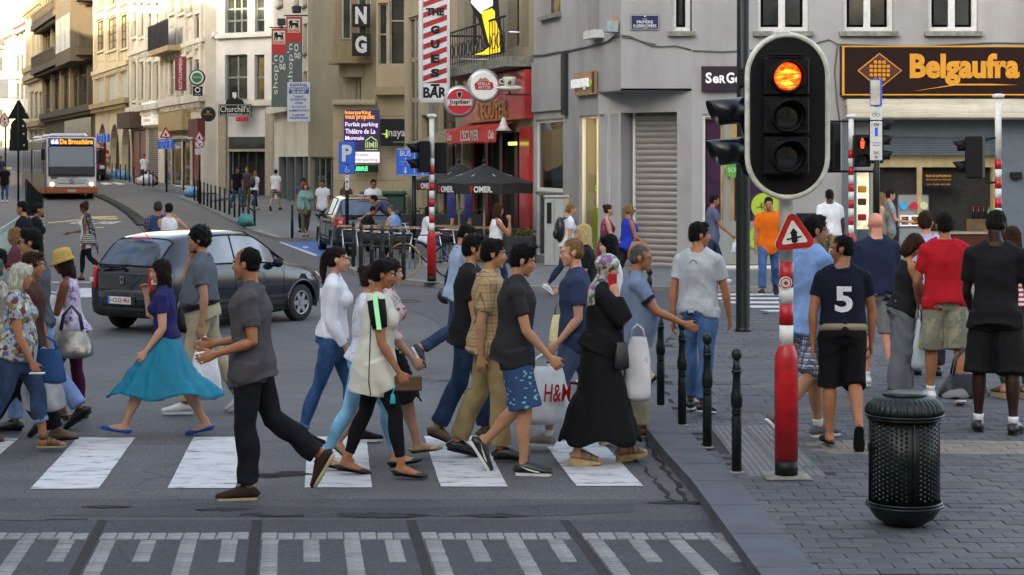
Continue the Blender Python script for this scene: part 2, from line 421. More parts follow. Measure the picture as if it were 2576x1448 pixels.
 FT=[(-.030,-.024,.012,.012),(-.018,-.020,.019,.020),(.015,-.016,.020,.024),(.05,-.022,.023,.018),(.08,-.028,.025,.012),(.102,-.031,.021,.009),(.115,-.033,.012,.007)]
 def footmesh(mb,L,infl=0.0,lo=None,hi=None,x1=None):
  H_,K_,A_,q,s=L;n=14;v=[];f=[];st=FT
  st=[(st[0][0]-.012-infl,st[0][1],.004,.004)]+[(a if 0<i<len(st)-1 else a+(-infl if i==0 else infl),b,c+infl,d+infl)for i,(a,b,c,d)in enumerate(st)]+[(st[-1][0]+.008+infl,st[-1][1],.004,.004)]
  for a,b,c,d in st:
   for i in range(n):
    t=2*PI*i/n;y=c*math.cos(t);z=b+d*math.sin(t)
    if lo is not None:z=max(z,lo)
    if hi is not None:
     hz=hi(a)if callable(hi)else hi;z=min(z,hz)
    v.append(A_+OFF+q@Vector((a*h,y*h,z*h)))
  for kx in range(len(st)-1):
   for i in range(n):j=(i+1)%n;f.append((kx*n+i,kx*n+j,kx*n+n+j,kx*n+n+i))
  f.append(tuple(range(n-1,-1,-1)));f.append(tuple(range((len(st)-1)*n,len(st)*n)));mb.add(v,f,None,True)
 AR=[]
 for i,s in enumerate((1,-1)):
  up,out,fo,fin,curl=arms[i][:5]
  S_=sp(-.004,s*sy,sj);d1=Tz@ldir(up,out,s);d2=Tz@ldir(fo,-fin,s)
  E_=S_+d1*.172*h;W_=E_+d2*.148*h
  a=math.radians(fo);thumb=Tz@Vector((math.cos(a),0,math.sin(a)));thumb=(thumb-d2*thumb.dot(d2)).normalized()
  pn=d2.cross(thumb).normalized();pn=pn if pn.dot(Tz@Vector((0,-s,0)))>0 else-pn
  if len(arms[i])>5:
   R_=Matrix.Rotation(math.radians(arms[i][5])*s,3,d2);thumb=R_@thumb;pn=R_@pn
  AR.append((S_,E_,W_,d2,thumb,pn,s,curl))
 def armtube(mb,A,t0,t1,fn,rnd=True):
  S_,E_,W_=A[:3];ts=[t0]+[t for t in(.3,.7,1,1.2,1.5)if t0+.05<t<t1-.05]+[t1]
  ltube(mb,[OFF+(S_.lerp(E_,t)if t<=1 else E_.lerp(W_,t-1))for t in ts],[fn(t)for t in ts],(1,.2,0),12,rnd)
 bb=MB()
 Z0=len(bb.v)
 torso(bb,-.012,.295,-.007,rnd=True)
 if fem:
  for s in(1,-1):bb.ell(sp(.045,s*.038,.19),(.038*h,.034*h,.036*h))
 for s in(1,-1):bb.ell(sp(-.026,s*.038,-.018),(.036*h,.040*h,.042*h))
 cov=0 if not bottom or bottom['kind']in('skirt','robe')else bottom.get('len',1.93 if bottom['kind']!='shorts' else 1.0)
 for L in LG:legtube(bb,L,0,2,lambda t:interp(LEG,t)*h*(B*.5+.5)*(.90 if t<cov-.08 else 1))
 bb.v=[tuple(Vector(v)+OFF)for v in bb.v]
 for L in LG:
  footmesh(bb,L)
  ltube(bb,[L[2]+OFF+Vector((0,0,.02*h)),L[2]+OFF+L[3]@Vector((-.004*h,0,-.02*h))],[.019*h,.020*h],(0,1,0),12)
 for A in AR:
  S_,E_,W_,d2,th_,pn,s,curl=A
  armtube(bb,A,0,2,lambda t:interp(ARM,t)*h*(B*.4+.6))
  bb.ell(S_+OFF,(.030*h,.028*h,.033*h))
  w=W_+OFF;PL=.052*h;pn_=pn
  ltube(bb,[w,w+d2*PL*.3,w+d2*PL*.75,w+d2*PL],[(.014*h,.011*h),(.019*h,.010*h),(.023*h,.0095*h),(.021*h,.008*h)],th_,12)
  fr=.0047*h if D<25 else .0055*h
  for j,fl in enumerate((.040,.045,.042,.033)):
   off=th_*((1.5-j)*.0118*h);b0=w+d2*PL*.92+off;c1=math.radians(curl*.55);c2=math.radians(curl*1.25);c3=math.radians(curl*1.75)
   q0=b0+(d2*math.cos(c1)+pn*math.sin(c1)+th_*(.06*(1.5-j)))*fl*h*.45;q1=q0+(d2*math.cos(c2)+pn*math.sin(c2))*fl*h*.33;q2=q1+(d2*math.cos(c3)+pn*math.sin(c3))*fl*h*.22
   ltube(bb,[b0-d2*.01*h,b0,q0,q1,q2],[fr,fr,fr*.95,fr*.9,fr*.8],th_,8)
  t0=w+d2*.012*h+th_*.012*h;t1=w+d2*.036*h+th_*.030*h+pn*.006*h;t2=t1+(d2*.8+th_*.2+pn*math.sin(math.radians(curl))*.7).normalized()*.024*h
  ltube(bb,[t0,t1,t2],[fr*1.35,fr*1.15,fr*.95],pn,8)
 nb=sp(-.006,0,.292)+OFF;C=nb+(Mt@Tz)@Vector((.018*h,0,.093*h))+Vector((.010*h*math.sin(math.radians(head[1])),0,0))
 Mh=Matrix.Rotation(math.radians(twist+head[0]),3,'Z')@Matrix.Rotation(math.radians(lean*.4+head[1]),3,'Y')@Matrix.Rotation(math.radians(head[2]if len(head)>2 else 0),3,'X')
 kh=k*(.97 if not fem else .94)
 if h<1.5:kh*=1.1
 def hp(x,y,z):return C+Mh@Vector((x*kh,y*kh,z*kh))
 R4=Mh.to_4x4()
 def he(mb,c,r,m=None,n=16,kk=11):mb.ell(hp(*c),tuple(q*kh for q in r),n,kk,m,Mh)
 nw=(.050 if not fem else .040)*k
 ltube(bb,[nb-Vector((0,0,.03*h)),nb+Vector((0,0,.01*h)),hp(-.022,0,-.06),hp(-.015,0,-.01)],[(nw*1.3,nw*1.15),(nw*1.05,nw),(nw,nw),(nw,nw)],(0,1,0),14)
 ltube(bb,[sp(-.008,.075,.268)+OFF,sp(-.008,.03,.292)+OFF,nb+Vector((0,0,.025*h))],[.020*h,.024*h,.02*h],(1,0,0),10)
 ltube(bb,[sp(-.008,-.075,.268)+OFF,sp(-.008,-.03,.292)+OFF,nb+Vector((0,0,.025*h))],[.020*h,.024*h,.02*h],(1,0,0),10)
 he(bb,(-.012,0,.032),(.094,.075,.088));he(bb,(.026,0,-.022),(.066,.060,.080));he(bb,(.034,0,-.060),(.046,.047,.046))
 he(bb,(.062,0,-.092),(.024,.026,.020));he(bb,(.066,0,.034),(.026,.052,.014));he(bb,(.058,.034,-.022),(.022,.020,.024));he(bb,(.058,-.034,-.022),(.022,.020,.024))
 he(bb,(.082,0,-.055),(.011,.024,.014))
 ltube(bb,[hp(.080,0,.020),hp(.094,0,-.004),hp(.104,0,-.024)],[.007*kh,.009*kh,.0115*kh],(0,1,0),8)
 he(bb,(.094,.010,-.030),(.010,.008,.008));he(bb,(.094,-.010,-.030),(.010,.008,.008))
 for s in(1,-1):he(bb,(-.006,s*.077,-.006),(.018,.009,.031))
 body=link('body',remesh(bb,vox,skm,'body',2),root)
 if D<27 and extra!='noface':
  for s in(1,-1):
   e=MB();he(e,(.0795,s*.030,.008),(.009,.015,.0085),0,10,6);he(e,(.0855,s*.0295,.008),(.0045,.0065,.0068),1,8,5)
   e.build('eye',[mat('eye_white',(.55,.52,.49),.3,var=0),mat('eye_dark',(.02,.013,.01),.15,var=0)],root)
   e=MB();ltube(e,[hp(.089,s*.014,.0235),hp(.089,s*.030,.029),hp(.078,s*.046,.024)],[.0034*kh]*3,(0,0,1),6)
   e.build('eyebrow',mat('brow_'+hair[1],HAIRC.get(hair[1],'#20150f')if hair[1]not in('white','blond')else '#8a6a44',.8,var=0),root)
  e=MB();he(e,(.0885,0,-.0515),(.0055,.020,.0038),None,10,6);he(e,(.0880,0,-.0595),(.0058,.017,.0045),None,10,6)
  e.build('lips',mat('lips_'+sk.strip('#'),tuple(c*q for c,q in zip(srgb(sk),(.75,.45,.45))),.45,var=0),root)
 hk=hair[0];hc=HAIRC.get(hair[1],hair[1])if len(hair)>1 else '#111111'
 hm=mat('hair_'+(hair[1]if len(hair)>1 else 'x').strip('#'),hc,.55,var=.55,vs=60,bump=2.2,bs=110,aniso=(2.2,2.2,.25),spec=.18)
 hb=MB()
 def cap(gr=0.0,z=.045):he(hb,(-.020,0,z),(.096+gr,.083+gr,.088+gr),None,20,14);he(hb,(-.045,0,.0),(.066+gr,.078+gr,.075+gr),None,20,14)
 def strand(pts,r):ltube(hb,[hp(*p)for p in pts],[(a*kh,b*kh)for a,b in r],Mh@Vector((0,1,0)),14)
 hvox=max(vox*.9,.008)
 if hk in('short','crop','spike','curly'):
  cap({'crop':-.005,'curly':.012}.get(hk,.0))
  if hk in('short','spike'):he(hb,(.028,0,.10),(.050,.058,.030));
  for s in(1,-1):he(hb,(.022,s*.071,.012),(.016,.008,.028))
  if hk=='spike':
   for j in range(9):
    a=(j-4)/4;strand([(.05-.1*abs(a)*.3,a*.035,.11),(.062+random.uniform(-.01,.02),a*.045,.155-.02*abs(a))],[(.02,.02),(.006,.006)])
   for j in range(7):a=(j-3)/3;strand([(-.02,a*.04,.12),(-.02+random.uniform(-.01,.02),a*.05,.15-.01*abs(a))],[(.022,.022),(.006,.006)])
  if hk=='short':he(hb,(-.055,0,-.03),(.034,.060,.032))
 elif hk=='balding':he(hb,(-.024,0,.036),(.092,.084,.084));he(hb,(-.05,0,-.02),(.045,.07,.045))
 elif hk in('long','longwavy'):
  cap(.004);ln=.33 if len(hair)<3 else hair[2]
  strand([(-.04,0,.06),(-.062,0,-.05),(-.075,0,-ln*.55),(-.07,0,-ln)],[(.085,.05),(.088,.045),(.085,.036),(.05,.018)])
  for s in(1,-1):strand([(.0,s*.068,.06),(-.006,s*.084,-.03),(-.01,s*.078,-ln*.5),(-.015,s*.06,-ln*.8)],[(.02,.05),(.018,.052),(.018,.045),(.012,.02)])
 elif hk=='bob':
  cap(.010);strand([(-.03,0,.06),(-.035,0,-.04),(-.03,0,-.115)],[(.09,.085),(.098,.082),(.088,.068)])
  he(hb,(.045,.03,.092),(.05,.055,.035))
 elif hk=='pony':
  cap(-.002);he(hb,(-.095,0,.08),(.032,.028,.032))
  strand([(-.10,0,.085),(-.135,0,.02),(-.135,0,-.10),(-.11,0,-.26)],[(.022,.022),(.032,.034),(.030,.034),(.014,.014)])
 elif hk in('bun','afrobun'):
  cap(-.002 if hk=='bun' else .008);q=.042 if hk=='bun' else .06;he(hb,(-.10,0,.075 if hk=='bun' else .10),(q,q,q))
  he(hb,(-.09,.02,.04),(.035,.03,.04))
 elif hk=='tied':
  cap(0);he(hb,(-.10,0,-.015),(.04,.04,.045));he(hb,(.03,.02,.095),(.05,.055,.03))
 if hb.v:
  inv=Mh.transposed();Cn=np.array(C);I=np.array(inv);curl_=hk in('curly','afrobun')
  def hd(c):
   l=(c-Cn)@I.T;a=np.arctan2(l[:,1],l[:,0]+.02);z=l[:,2]
   if curl_:return .006*np.sin(70*l[:,0])*np.sin(66*l[:,1])*np.sin(75*z)*2
   return .0020*np.sin(a*23+z*20+seed)+.0022*np.sin(a*47+z*38+2*np.sin(9*z))+.0022*np.sin(95*l[:,0]+40*z)
  hme=remesh(hb,hvox,hm,'hair',1,hd);ho=link('hair',hme,root)
  if D<27 and not hk.startswith('none'):
   rr=random.Random(seed*7);nv=len(hme.vertices);c=MB();cl=hk=='crop' or hk=='balding'
   flow=Mh@Vector((-.55,0,-.8))
   for _ in range(420 if not cl else 260):
    vx=hme.vertices[rr.randrange(nv)];nn_=vx.normal
    if nn_.length<.5:continue
    p=vx.co.copy();loc_=Mh.transposed()@(p-C)
    f0=flow if loc_.x<.02 or hk in('long','longwavy','bob')else Mh@Vector((.5,rr.uniform(-.5,.5),.2))
    if curl_ or hk=='spike':f0=Mh@Vector((rr.uniform(-1,1),rr.uniform(-1,1),rr.uniform(-.2,1)))
    t_=(f0-nn_*f0.dot(nn_));
    if t_.length<.1:continue
    t_.normalize();sd_=t_.cross(nn_);L_=rr.uniform(.02,.055)*(.45 if cl else 1)*kh;w_=rr.uniform(.0012,.003)*kh;t_=(t_+sd_*rr.uniform(-.35,.35)).normalized();up_=rr.uniform(.001,.007)*kh*(.5 if cl else 1)
    a_=p-nn_*.001;b_=p+t_*L_*.5+nn_*up_;e_=p+t_*L_+nn_*(up_*rr.uniform(-.3,1.3))
    c.add([a_-sd_*w_,a_+sd_*w_,b_+sd_*w_,b_-sd_*w_,e_],[(0,1,2,3),(3,2,4)],None,False)
   so_=c.build('hair_strands',hm,ho,fix=False);so_['kind']='stuff'
 if hk=='hijab':
  c=MB();he(c,(-.014,0,.036),(.108,.094,.100));he(c,(-.012,0,-.03),(.086,.088,.09));he(c,(-.03,0,-.10),(.085,.09,.07))
  ltube(c,[hp(-.02,0,-.08),nb+Vector((-.01,0,.01)),sp(-.005,0,.24)+OFF,sp(.0,0,.19)+OFF],[(.08*k,.08*k),(.11*k,.10*k),(.185*k,.125*k),(.175*k,.13*k)],(0,1,0),20,False)
  link('headscarf',remesh(c,vox*1.1,hair[2],'headscarf',1,folds(seed+5,.012,1.4)),root)
 if hk=='niqabhat':pass
 if len(hair)>3 or hk=='sunhat':
  pass
 cv=vox*1.25
 if bottom:
  bk=bottom['kind'];bm_=bottom['mat'];ez=bottom.get('ease',.012)*k
  if bk in('pants','shorts','leggings'):
   c=MB();t1=bottom.get('len',1.93 if bk!='shorts' else 1.0);st=bottom.get('straight',.0)*h
   torso(c,-.05,bottom.get('waist',.06),ez+.002)
   for s in(1,-1):c.ell(sp(-.027,s*.040,-.02),(.040*h+ez,.044*h+ez,.046*h+ez))
   c.ell((0,0,-.030*h),(.060*h+ez,.085*h+ez,.055*h))
   for L in LG:c.ell(lpt(L,.08),(.054*h+ez,.052*h+ez,.055*h+ez))
   fl=bottom.get('flare',0.0)*h
   for L in LG:legtube(c,L,.02,t1,lambda t:max(interp(LEG,t)*h*(B*.5+.5)+ez,st if t>.3 else 0)+fl*max(0,t-.1),rnd=False)
   c.v=[tuple(Vector(v)+OFF)for v in c.v]
   fa=bottom.get('fold',.005 if bk!='leggings' else .0022)
   nm={'pants':'trousers','shorts':'shorts','leggings':'leggings'}[bk]
   link(nm,remesh(c,cv,bm_,nm,2,folds(seed+50,fa*k,1.3)),root)
   if bottom.get('cuff'):
    for L in LG:
     c=MB();legtube(c,L,t1-.06,t1+.03,lambda t:max(interp(LEG,t)*h+ez,st)+.008,rnd=False);c.v=[tuple(Vector(v)+OFF)for v in c.v]
     c.build('turned_up_cuff',bottom['cuff'],root)
  elif bk in('skirt','robe'):
   zb=bottom['len']*h;n=96;K=22;v=[];f=[];r=random.Random(seed)
   a0=LG[0];a1=LG[1];z_w=bottom.get('waist',.08);kn=[lpt(a0,t)for t in(0,.5,1,1.5,2)]+[lpt(a1,t)for t in(0,.5,1,1.5,2)]
   zw=sp(0,0,z_w).z;spread=bottom.get('spread',1.0);fl=bottom.get('flare',.10)*h;ple=bottom.get('pleat',.10)
   for j in range(K+1):
    q=j/K;z=zw+(zb-dz-zw)*q
    xs=[];ys=[]
    for L in LG:
     for t in np.linspace(0,1.9,16):
      p=lpt(L,t)
      if abs(p.z-z)<.07*h:xs+=[p.x-interp(LEG,t)*h,p.x+interp(LEG,t)*h]
    st=[s_ for s_ in TORSO];w=interp([(s_[0]*h,s_[1]*h)for s_ in st],max(z,0));dd=interp([(s_[0]*h,s_[2]*h)for s_ in st],max(z,0))
    x0,x1=-dd,dd
    if xs and z<.02*h:x0=min(x0,min(xs));x1=max(x1,max(xs))
    if j>0:x0=min(x0,px0-.0);x1=max(x1,px1)
    px0,px1=x0,x1
    cx=(x0+x1)/2;rx=(x1-x0)/2+.012+fl*q*q*spread*1.3;ry=w+.010+fl*q*1.0
    for i in range(n):
     a=2*PI*i/n;am=ple*q**1.1;wv=1+am*(math.sin(a*9+2.2*math.sin(a*2+seed))*.55+math.sin(a*15+seed+3*q)*.3)
     v.append((cx+rx*wv*math.cos(a),ry*wv*math.sin(a),z+dz+(.018*h*math.sin(a*5+seed)*q**3)))
   for j in range(K):
    for i in range(n):i2=(i+1)%n;f.append((j*n+i,j*n+i2,j*n+n+i2,j*n+n+i))
   c=MB();c.add(v,f,None,True);nm='skirt' if bk=='skirt' else 'robe';o_=c.build(nm,bm_,root,fix=False)
   sm=o_.modifiers.new('thickness','SOLIDIFY');sm.thickness=.004
 if top:
  c=MB();ez=top.get('ease',.014)*k;hem=top.get('hem',-.055 if not fem else-.04);sl_=top.get('sleeve',.55)
  if bottom and hem<-.02:ez=max(ez,bottom.get('ease',.012)*k+.010)
  torso(c,hem,.297 if top.get('neck',1)else .275,ez,top.get('hemw',.012),top.get('fit',.6 if not fem else .85))
  if fem:
   for s in(1,-1):c.ell(sp(.045,s*.038,.19),(.038*h+ez,.034*h+ez,.036*h+ez))
  c.v=[tuple(Vector(v)+OFF)for v in c.v]
  if hem<-.03:
   for s in(1,-1):c.ell(sp(-.024,s*.040,-.005)+OFF,(.042*h+ez,.046*h+ez,.040*h))
   n0=len(c.v);tl_e=min(.98,max(.14,-hem/.245*.92))
   for L in LG:legtube(c,L,-.02,tl_e,lambda t:max(interp(LEG,max(t,0))*h*(B*.5+.5)+ez+.004,((bottom or{}).get('straight',0)*h+.012+.3*(bottom or{}).get('flare',0)*h)if t>.03 else 0),rnd=False)
   c.v[n0:]=[tuple(Vector(v)+OFF)for v in c.v[n0:]]
  if sl_>0:
   se=top.get('sease',.012)*k
   for A in AR:
    armtube(c,A,-.05,sl_,lambda t:interp(ARM,t)*h*(B*.4+.6)+se+(top.get('sflare',.010)*k*min(1,t)),rnd=False)
    c.ell(A[0]+OFF-Vector((0,0,.004*h)),(.031*h+ez*.8,.029*h+ez*.7,.033*h+ez*.7))
   for s in(1,-1):ltube(c,[sp(-.008,s*.085,.268)+OFF,sp(-.008,s*.028,.290)+OFF],[.027*h+ez*.5,.034*h+ez*.6],(1,0,0),10,False)
  else:
   for s in(1,-1):ltube(c,[sp(-.008,s*.062,.262)+OFF,sp(-.008,s*.03,.286)+OFF],[.026*h+ez*.4,.026*h+ez*.4],(1,0,0),10,False)
  ot=link('shirt' if top.get('name')is None else top['name'],remesh(c,cv,top['mat'],'shirt',2,folds(seed,top.get('fold',.0065)*k)),root)
  root_shirt[root.name]=ot
  if top.get('collar'):
   c=MB();n=20;v=[];f=[]
   for j,(rr,zz)in enumerate(((.062,-.004),(.060,.030),(.066,.034),(.078,.006))):
    for i in range(n):
     a=2*PI*i/n;p=nb+Mu@Vector((rr*k*math.cos(a)*1.0+.006,rr*k*math.sin(a)*1.12,(zz-.022*max(0,math.cos(a)))*k+.004));v.append(p)
   for j in range(3):
    for i in range(n):
     if i==0 and j>0:continue
     i2=(i+1)%n;f.append((j*n+i,j*n+i2,j*n+n+i2,j*n+n+i))
   c.add(v,f,None,True);o_=c.build('collar',top['collar'],root);sm=o_.modifiers.new('thickness','SOLIDIFY');sm.thickness=.004
  if top.get('cuffs'):
   for A in AR:
    c=MB();armtube(c,A,sl_-.10,sl_+.01,lambda t:interp(ARM,t)*h+se+.0135*k,rnd=False);c.build('sleeve_cuff',top['cuffs'],root)
 if bottom and bottom.get('belt'):
  c=MB();torso(c,(top or{}).get('hem',.05)-.028,(top or{}).get('hem',.05)+.004,.027*k,0);c.v=[tuple(Vector(v)+OFF)for v in c.v];c.build('belt',bottom['belt'],root)
 if shoes and sk_!='none':
  sm_=shoes['mat'];so=shoes.get('sole',BLACK)
  for L in LG:
   H_,K_,A_,q,s=L;c=MB();inf={'flat':.0030,'sandal':.0025}.get(sk_,.0055)
   if sk_=='flat':footmesh(c,L,inf,-.0405,lambda a:-.018 if a>.075 else(-.030+.004*math.cos(a*30)if a>-.01 else-.016))
   elif sk_ in('shoe','sneaker'):
    footmesh(c,L,inf,-.0405)
    hi_=shoes.get('high',0)
    ltube(c,[A_+OFF+q@Vector((-.006*h,0,z*h))for z in(-.03,-.012,-.002+hi_)],[(.026*h,.031*h),(.0235*h,.028*h),(.0235*h,.026*h)],(0,1,0),14,False)
   elif sk_ in('sandal','wedge'):
    for a,wd_ in((.03,.010),(.055,.012),(.085,.016)if sk_=='wedge' else(.08,.008)):
     n=14;v=[];f=[]
     fa=[(x,z,y_,d_)for x,z,y_,d_ in FT]
     for x in(a-wd_,a,a+wd_):
      cz=np.interp(x,[t[0]for t in FT],[t[1]for t in FT]);cy=np.interp(x,[t[0]for t in FT],[t[2]for t in FT]);cd=np.interp(x,[t[0]for t in FT],[t[3]for t in FT])
      for i in range(n):t=2*PI*i/n;v.append(A_+OFF+q@Vector((x*h,(cy+.004)*math.cos(t)*h,max(-.041,cz+(cd+.004)*math.sin(t))*h)))
     for kx in range(2):
      for i in range(n):j=(i+1)%n;f.append((kx*n+i,kx*n+j,kx*n+n+j,kx*n+n+i))
     f.append(tuple(range(n-1,-1,-1)));f.append(tuple(range(2*n,3*n)));c.add(v,f,None,True)
    if shoes.get('ankle'):ltube(c,[A_+OFF+Vector((0,0,z*h))for z in(-.004,.022)],[.023*h,.0235*h],(0,1,0),12,False)
   so_o=c.build('shoe',sm_,root)
   c=MB();ol=[(-.036,0),(-.032,.016),(-.01,.023),(.03,.022),(.06,.027),(.09,.027),(.112,.019),(.122,0),(.112,-.019),(.09,-.025),(.06,-.024),(.03,-.018),(-.01,-.021),(-.032,-.016)]
   g_=.92 if sk_ in('flat',)else 1.02;n=len(ol);v=[]
   for zz in(0,1):
    for x,y in ol:
     d=solet*(1 if sk_!='wedge' else(1.0 if x<.02 else max(.4,1-(x-.02)*7)))
     v.append(A_+OFF+q@Vector((x*h*g_,y*h*g_*s*-1,-.0385*h-(d if zz else 0))))
   c.add(v,[tuple(range(n)),tuple(range(2*n-1,n-1,-1))]+[(i,n+i,n+(i+1)%n,(i+1)%n)for i in range(n)])
   c.build('sole',so,so_o)
   if shoes.get('sock'):
    c=MB();ltube(c,[A_+OFF+q@Vector((0,0,-.01*h)),A_+OFF+(K_-A_)*.07,A_+OFF+(K_-A_)*.12],[.022*h,.0225*h,.0245*h],(0,1,0),12,False);c.build('sock',shoes['sock'],root)
   if shoes.get('lace'):
    c=MB()
    for i in range(4):x=.022+.014*i;c.tube([A_+OFF+q@Vector((x*h,y*.012*h,(-.000-.006*i+.0025*(1-abs(y)))*h))for y in(-1,0,1)],.0035,6)
    c.build('lace',shoes['lace'],so_o)
 if glasses:
  c=MB()
  for s in(1,-1):
   c.tube([hp(.096,s*(.030+.020*math.cos(a)),.006+.016*math.sin(a))for a in np.linspace(0,2*PI,13)[:-1]],.0022*kh,5,0,closed=True)
   c.tube([hp(.095,s*.050,.012),hp(.045,s*.078,.012),hp(-.01,s*.081,.006)],.0024*kh,5,0)
   if glasses=='dark':c.ell(hp(.095,s*.030,.006),(.004*kh,.021*kh,.017*kh),12,7,0,Mh)
  c.tube([hp(.098,.012,.010),hp(.098,-.012,.010)],.002*kh,5,0);c.build('glasses',BLACK if glasses!='pink' else mat('pink_plastic',(.8,.05,.2),.3,var=0),root)
 info=dict(root=root,C=C,Mh=Mh,hp=hp,nb=nb,kh=kh,k=k,h=h,sp=lambda x,y,z:sp(x,y,z)+OFF,D=D,Mu=Mu,hand=[A[2]+OFF+A[3]*.07*h for A in AR],wrist=[A[2]+OFF for A in AR],g=g,face=math.radians(face),LG=LG,AR=AR,OFF=OFF,body=body,world=lambda p:g+Matrix.Rotation(math.radians(face),3,'Z')@Vector(p))
 return info
root_shirt={}
def decal(P,geo,name,m,centre,half,dirn,part='shirt',th=.006):
 """print wrapped on to a garment. geo = (verts 0..1, faces) laid out in the plane seen along dirn"""
 sh=root_shirt[P['root'].name];bvh=BVHTree.FromPolygons([v.co for v in sh.data.vertices],[tuple(p.vertices)for p in sh.data.polygons])
 v,f=geo;bm=bmesh.new();vs=[bm.verts.new((a[0],a[1],0))for a in v]
 for q in f:
  try:bm.faces.new([vs[i]for i in q])
  except ValueError:pass
 bmesh.ops.triangulate(bm,faces=bm.faces[:])
 for _ in range(3):
  es=[e for e in bm.edges if e.calc_length()>.12]
  if es:bmesh.ops.subdivide_edges(bm,edges=es,cuts=1)
 bmesh.ops.triangulate(bm,faces=bm.faces[:])
 d=Vector(dirn).normalized();right=d.cross(Vector((0,0,1))).normalized();up=right.cross(d)
 c=Vector(centre)
 for w in bm.verts:
  o=c+right*((w.co.x-.5)*2*half[0])+up*((w.co.y-.5)*2*half[1])-d*.6
  hit=bvh.ray_cast(o,d,2.0)
  w.co=(hit[0]-d*th)if hit[0]is not None else c
 me=bpy.data.meshes.new(name);bm.to_mesh(me);bm.free();me.materials.append(m)
 for p in me.polygons:p.use_smooth=True
 return link(name,me,sh)
def cloth(name,c,rough=.85,var=.13,bump=1.15,bs=14,vs=9):return mat('cloth_'+name,c,rough,var=var,vs=vs,bump=bump,bs=bs,spec=.2,aniso=(1,1,.75))
def denim(name,c):return mat('denim_'+name,c,.85,var=.42,vs=9,bump=1.5,bs=17,spec=.2,aniso=(1,1,.7))
def bag(name,label,cat,w,hgt,d,loc,rz,m,handle=None,seed=1,lumpy=.03,hl=.2,group=None,tilt=0):
 """carrier bag or handbag hanging from a point (loc = top of the handles)"""
 root=thing(name,label,cat,loc,rz,group);c=MB();v=[];f=[];n=28;K=14;r=random.Random(seed);ph=[r.random()*6 for _ in range(8)]
 for j in range(K+1):
  q=j/K;z=-hl-hgt*q;sx=w/2*(.62+.42*math.sin(min(1,q*1.25)*PI/2))*(1 if q<.9 else 1-.35*((q-.9)/.1)**2);sy=d/2*(.25+.95*math.sin(min(1,q*1.1)*PI/2))*(1 if q<.88 else 1-.5*((q-.88)/.12)**2)
  for i in range(n):
   a=2*PI*i/n;e=.7;cc=math.copysign(abs(math.cos(a))**e,math.cos(a));ss=math.copysign(abs(math.sin(a))**e,math.sin(a))
   b=1+lumpy*3*(math.sin(3*a+ph[0]+5*q)+math.sin(5*a+ph[1]-7*q)+.7*math.sin(11*a+9*q+ph[2]))*.5
   v.append((sx*cc*b,sy*ss*b,z))
 for j in range(K):
  for i in range(n):i2=(i+1)%n;f.append((j*n+i,j*n+i2,j*n+n+i2,j*n+n+i))
 f.append(tuple(range(n)));f.append(tuple(range(K*n,K*n+n)))
 c.add(v,f,None,True);c.build('bag_body',m,root)
 if hl>.02:
  for s in(1,-1):
   c=MB();c.tube([(-w*.26,s*d*.12,-hl),(-w*.2,s*d*.1,-hl*.4),(0,s*.01,0),(w*.2,s*d*.1,-hl*.4),(w*.26,s*d*.12,-hl)],.008 if handle is None else handle[1],6)
   c.build('handle',handle[0]if handle else m,root)
 return root
# ---------------------------------------------------------------- the ground
_gz0=gz
def gz(Y):return _gz0(min(Y,235.0))
KERB=0.09
NEAR=[pl(2080,1700),pl(1905,1470),pl(1745,1242),pl(1672,1160),pl(1612,1082),pl(1588,1010),pl(1590,930),pl(1612,870),pl(1680,828),pl(1800,808),pl(1900,801),pl(2100,796),pl(2900,792),(14.0,8.5)]
FAR=[pl(2900,738),pl(1800,735),pl(1380,734),pl(1150,728),pl(1060,721),pl(985,712),pl(905,695),pl(878,686),pl(905,640),pl(935,605),pl(900,600),pl(800,605),pl(700,607),pl(640,588),pl(590,563),pl(504,521),pl(448,500),pl(452,497),pl(600,496),(-14.0,86.0),(-9.0,92.0),(30,92),(30,36)]
ROWP=[pl(264,450),pl(320,462),pl(356,474),pl(445,484),pl(500,485),pl(700,487),(-10.0,100.0),(-16,112),(-60,240),pl(60,424),pl(180,436)]
LEFTP=[pl(38,428),pl(77,456),pl(95,500),pl(112,545),pl(113,580),pl(92,620),pl(30,662),pl(-200,700),pl(-500,640),pl(-420,430)]
ZONES+=[NEAR,FAR,ROWP,LEFTP]
def ground(X,Y):
 z=gz(Y)
 for p in ZONES:
  if inpoly(X,Y,p):return z+KERB
 return z
def drape(name,poly,dz,m,thick=0.0,kind='structure',parent=None,label=None,cuts=None):
 bm=bmesh.new();bm.faces.new([bm.verts.new((p[0],p[1],0))for p in poly])
 bmesh.ops.triangulate(bm,faces=bm.faces[:])
 ys=[p[1]for p in poly]
 for y in[62,66,71,77,84,92,101,111,122,135,150,170,195,215,235]:
  if min(ys)<y<max(ys):bmesh.ops.bisect_plane(bm,geom=bm.verts[:]+bm.edges[:]+bm.faces[:],plane_co=(0,y,0),plane_no=(0,1,0))
 if thick:
  r=bmesh.ops.extrude_face_region(bm,geom=bm.faces[:])
  for v in[g for g in r['geom']if isinstance(g,bmesh.types.BMVert)]:v.co.z=-thick
 for v in bm.verts:v.co.z+=gz(v.co.y)+dz
 bmesh.ops.recalc_face_normals(bm,faces=bm.faces[:])
 if not thick:
  for f in bm.faces:
   if f.normal.z<0:f.normal_flip()
 me=bpy.data.meshes.new(name);bm.to_mesh(me);bm.free();me.materials.append(m)
 o=link(name,me,parent)
 if kind and parent is None:o['kind']=kind
 if label:o['label']=label
 return o
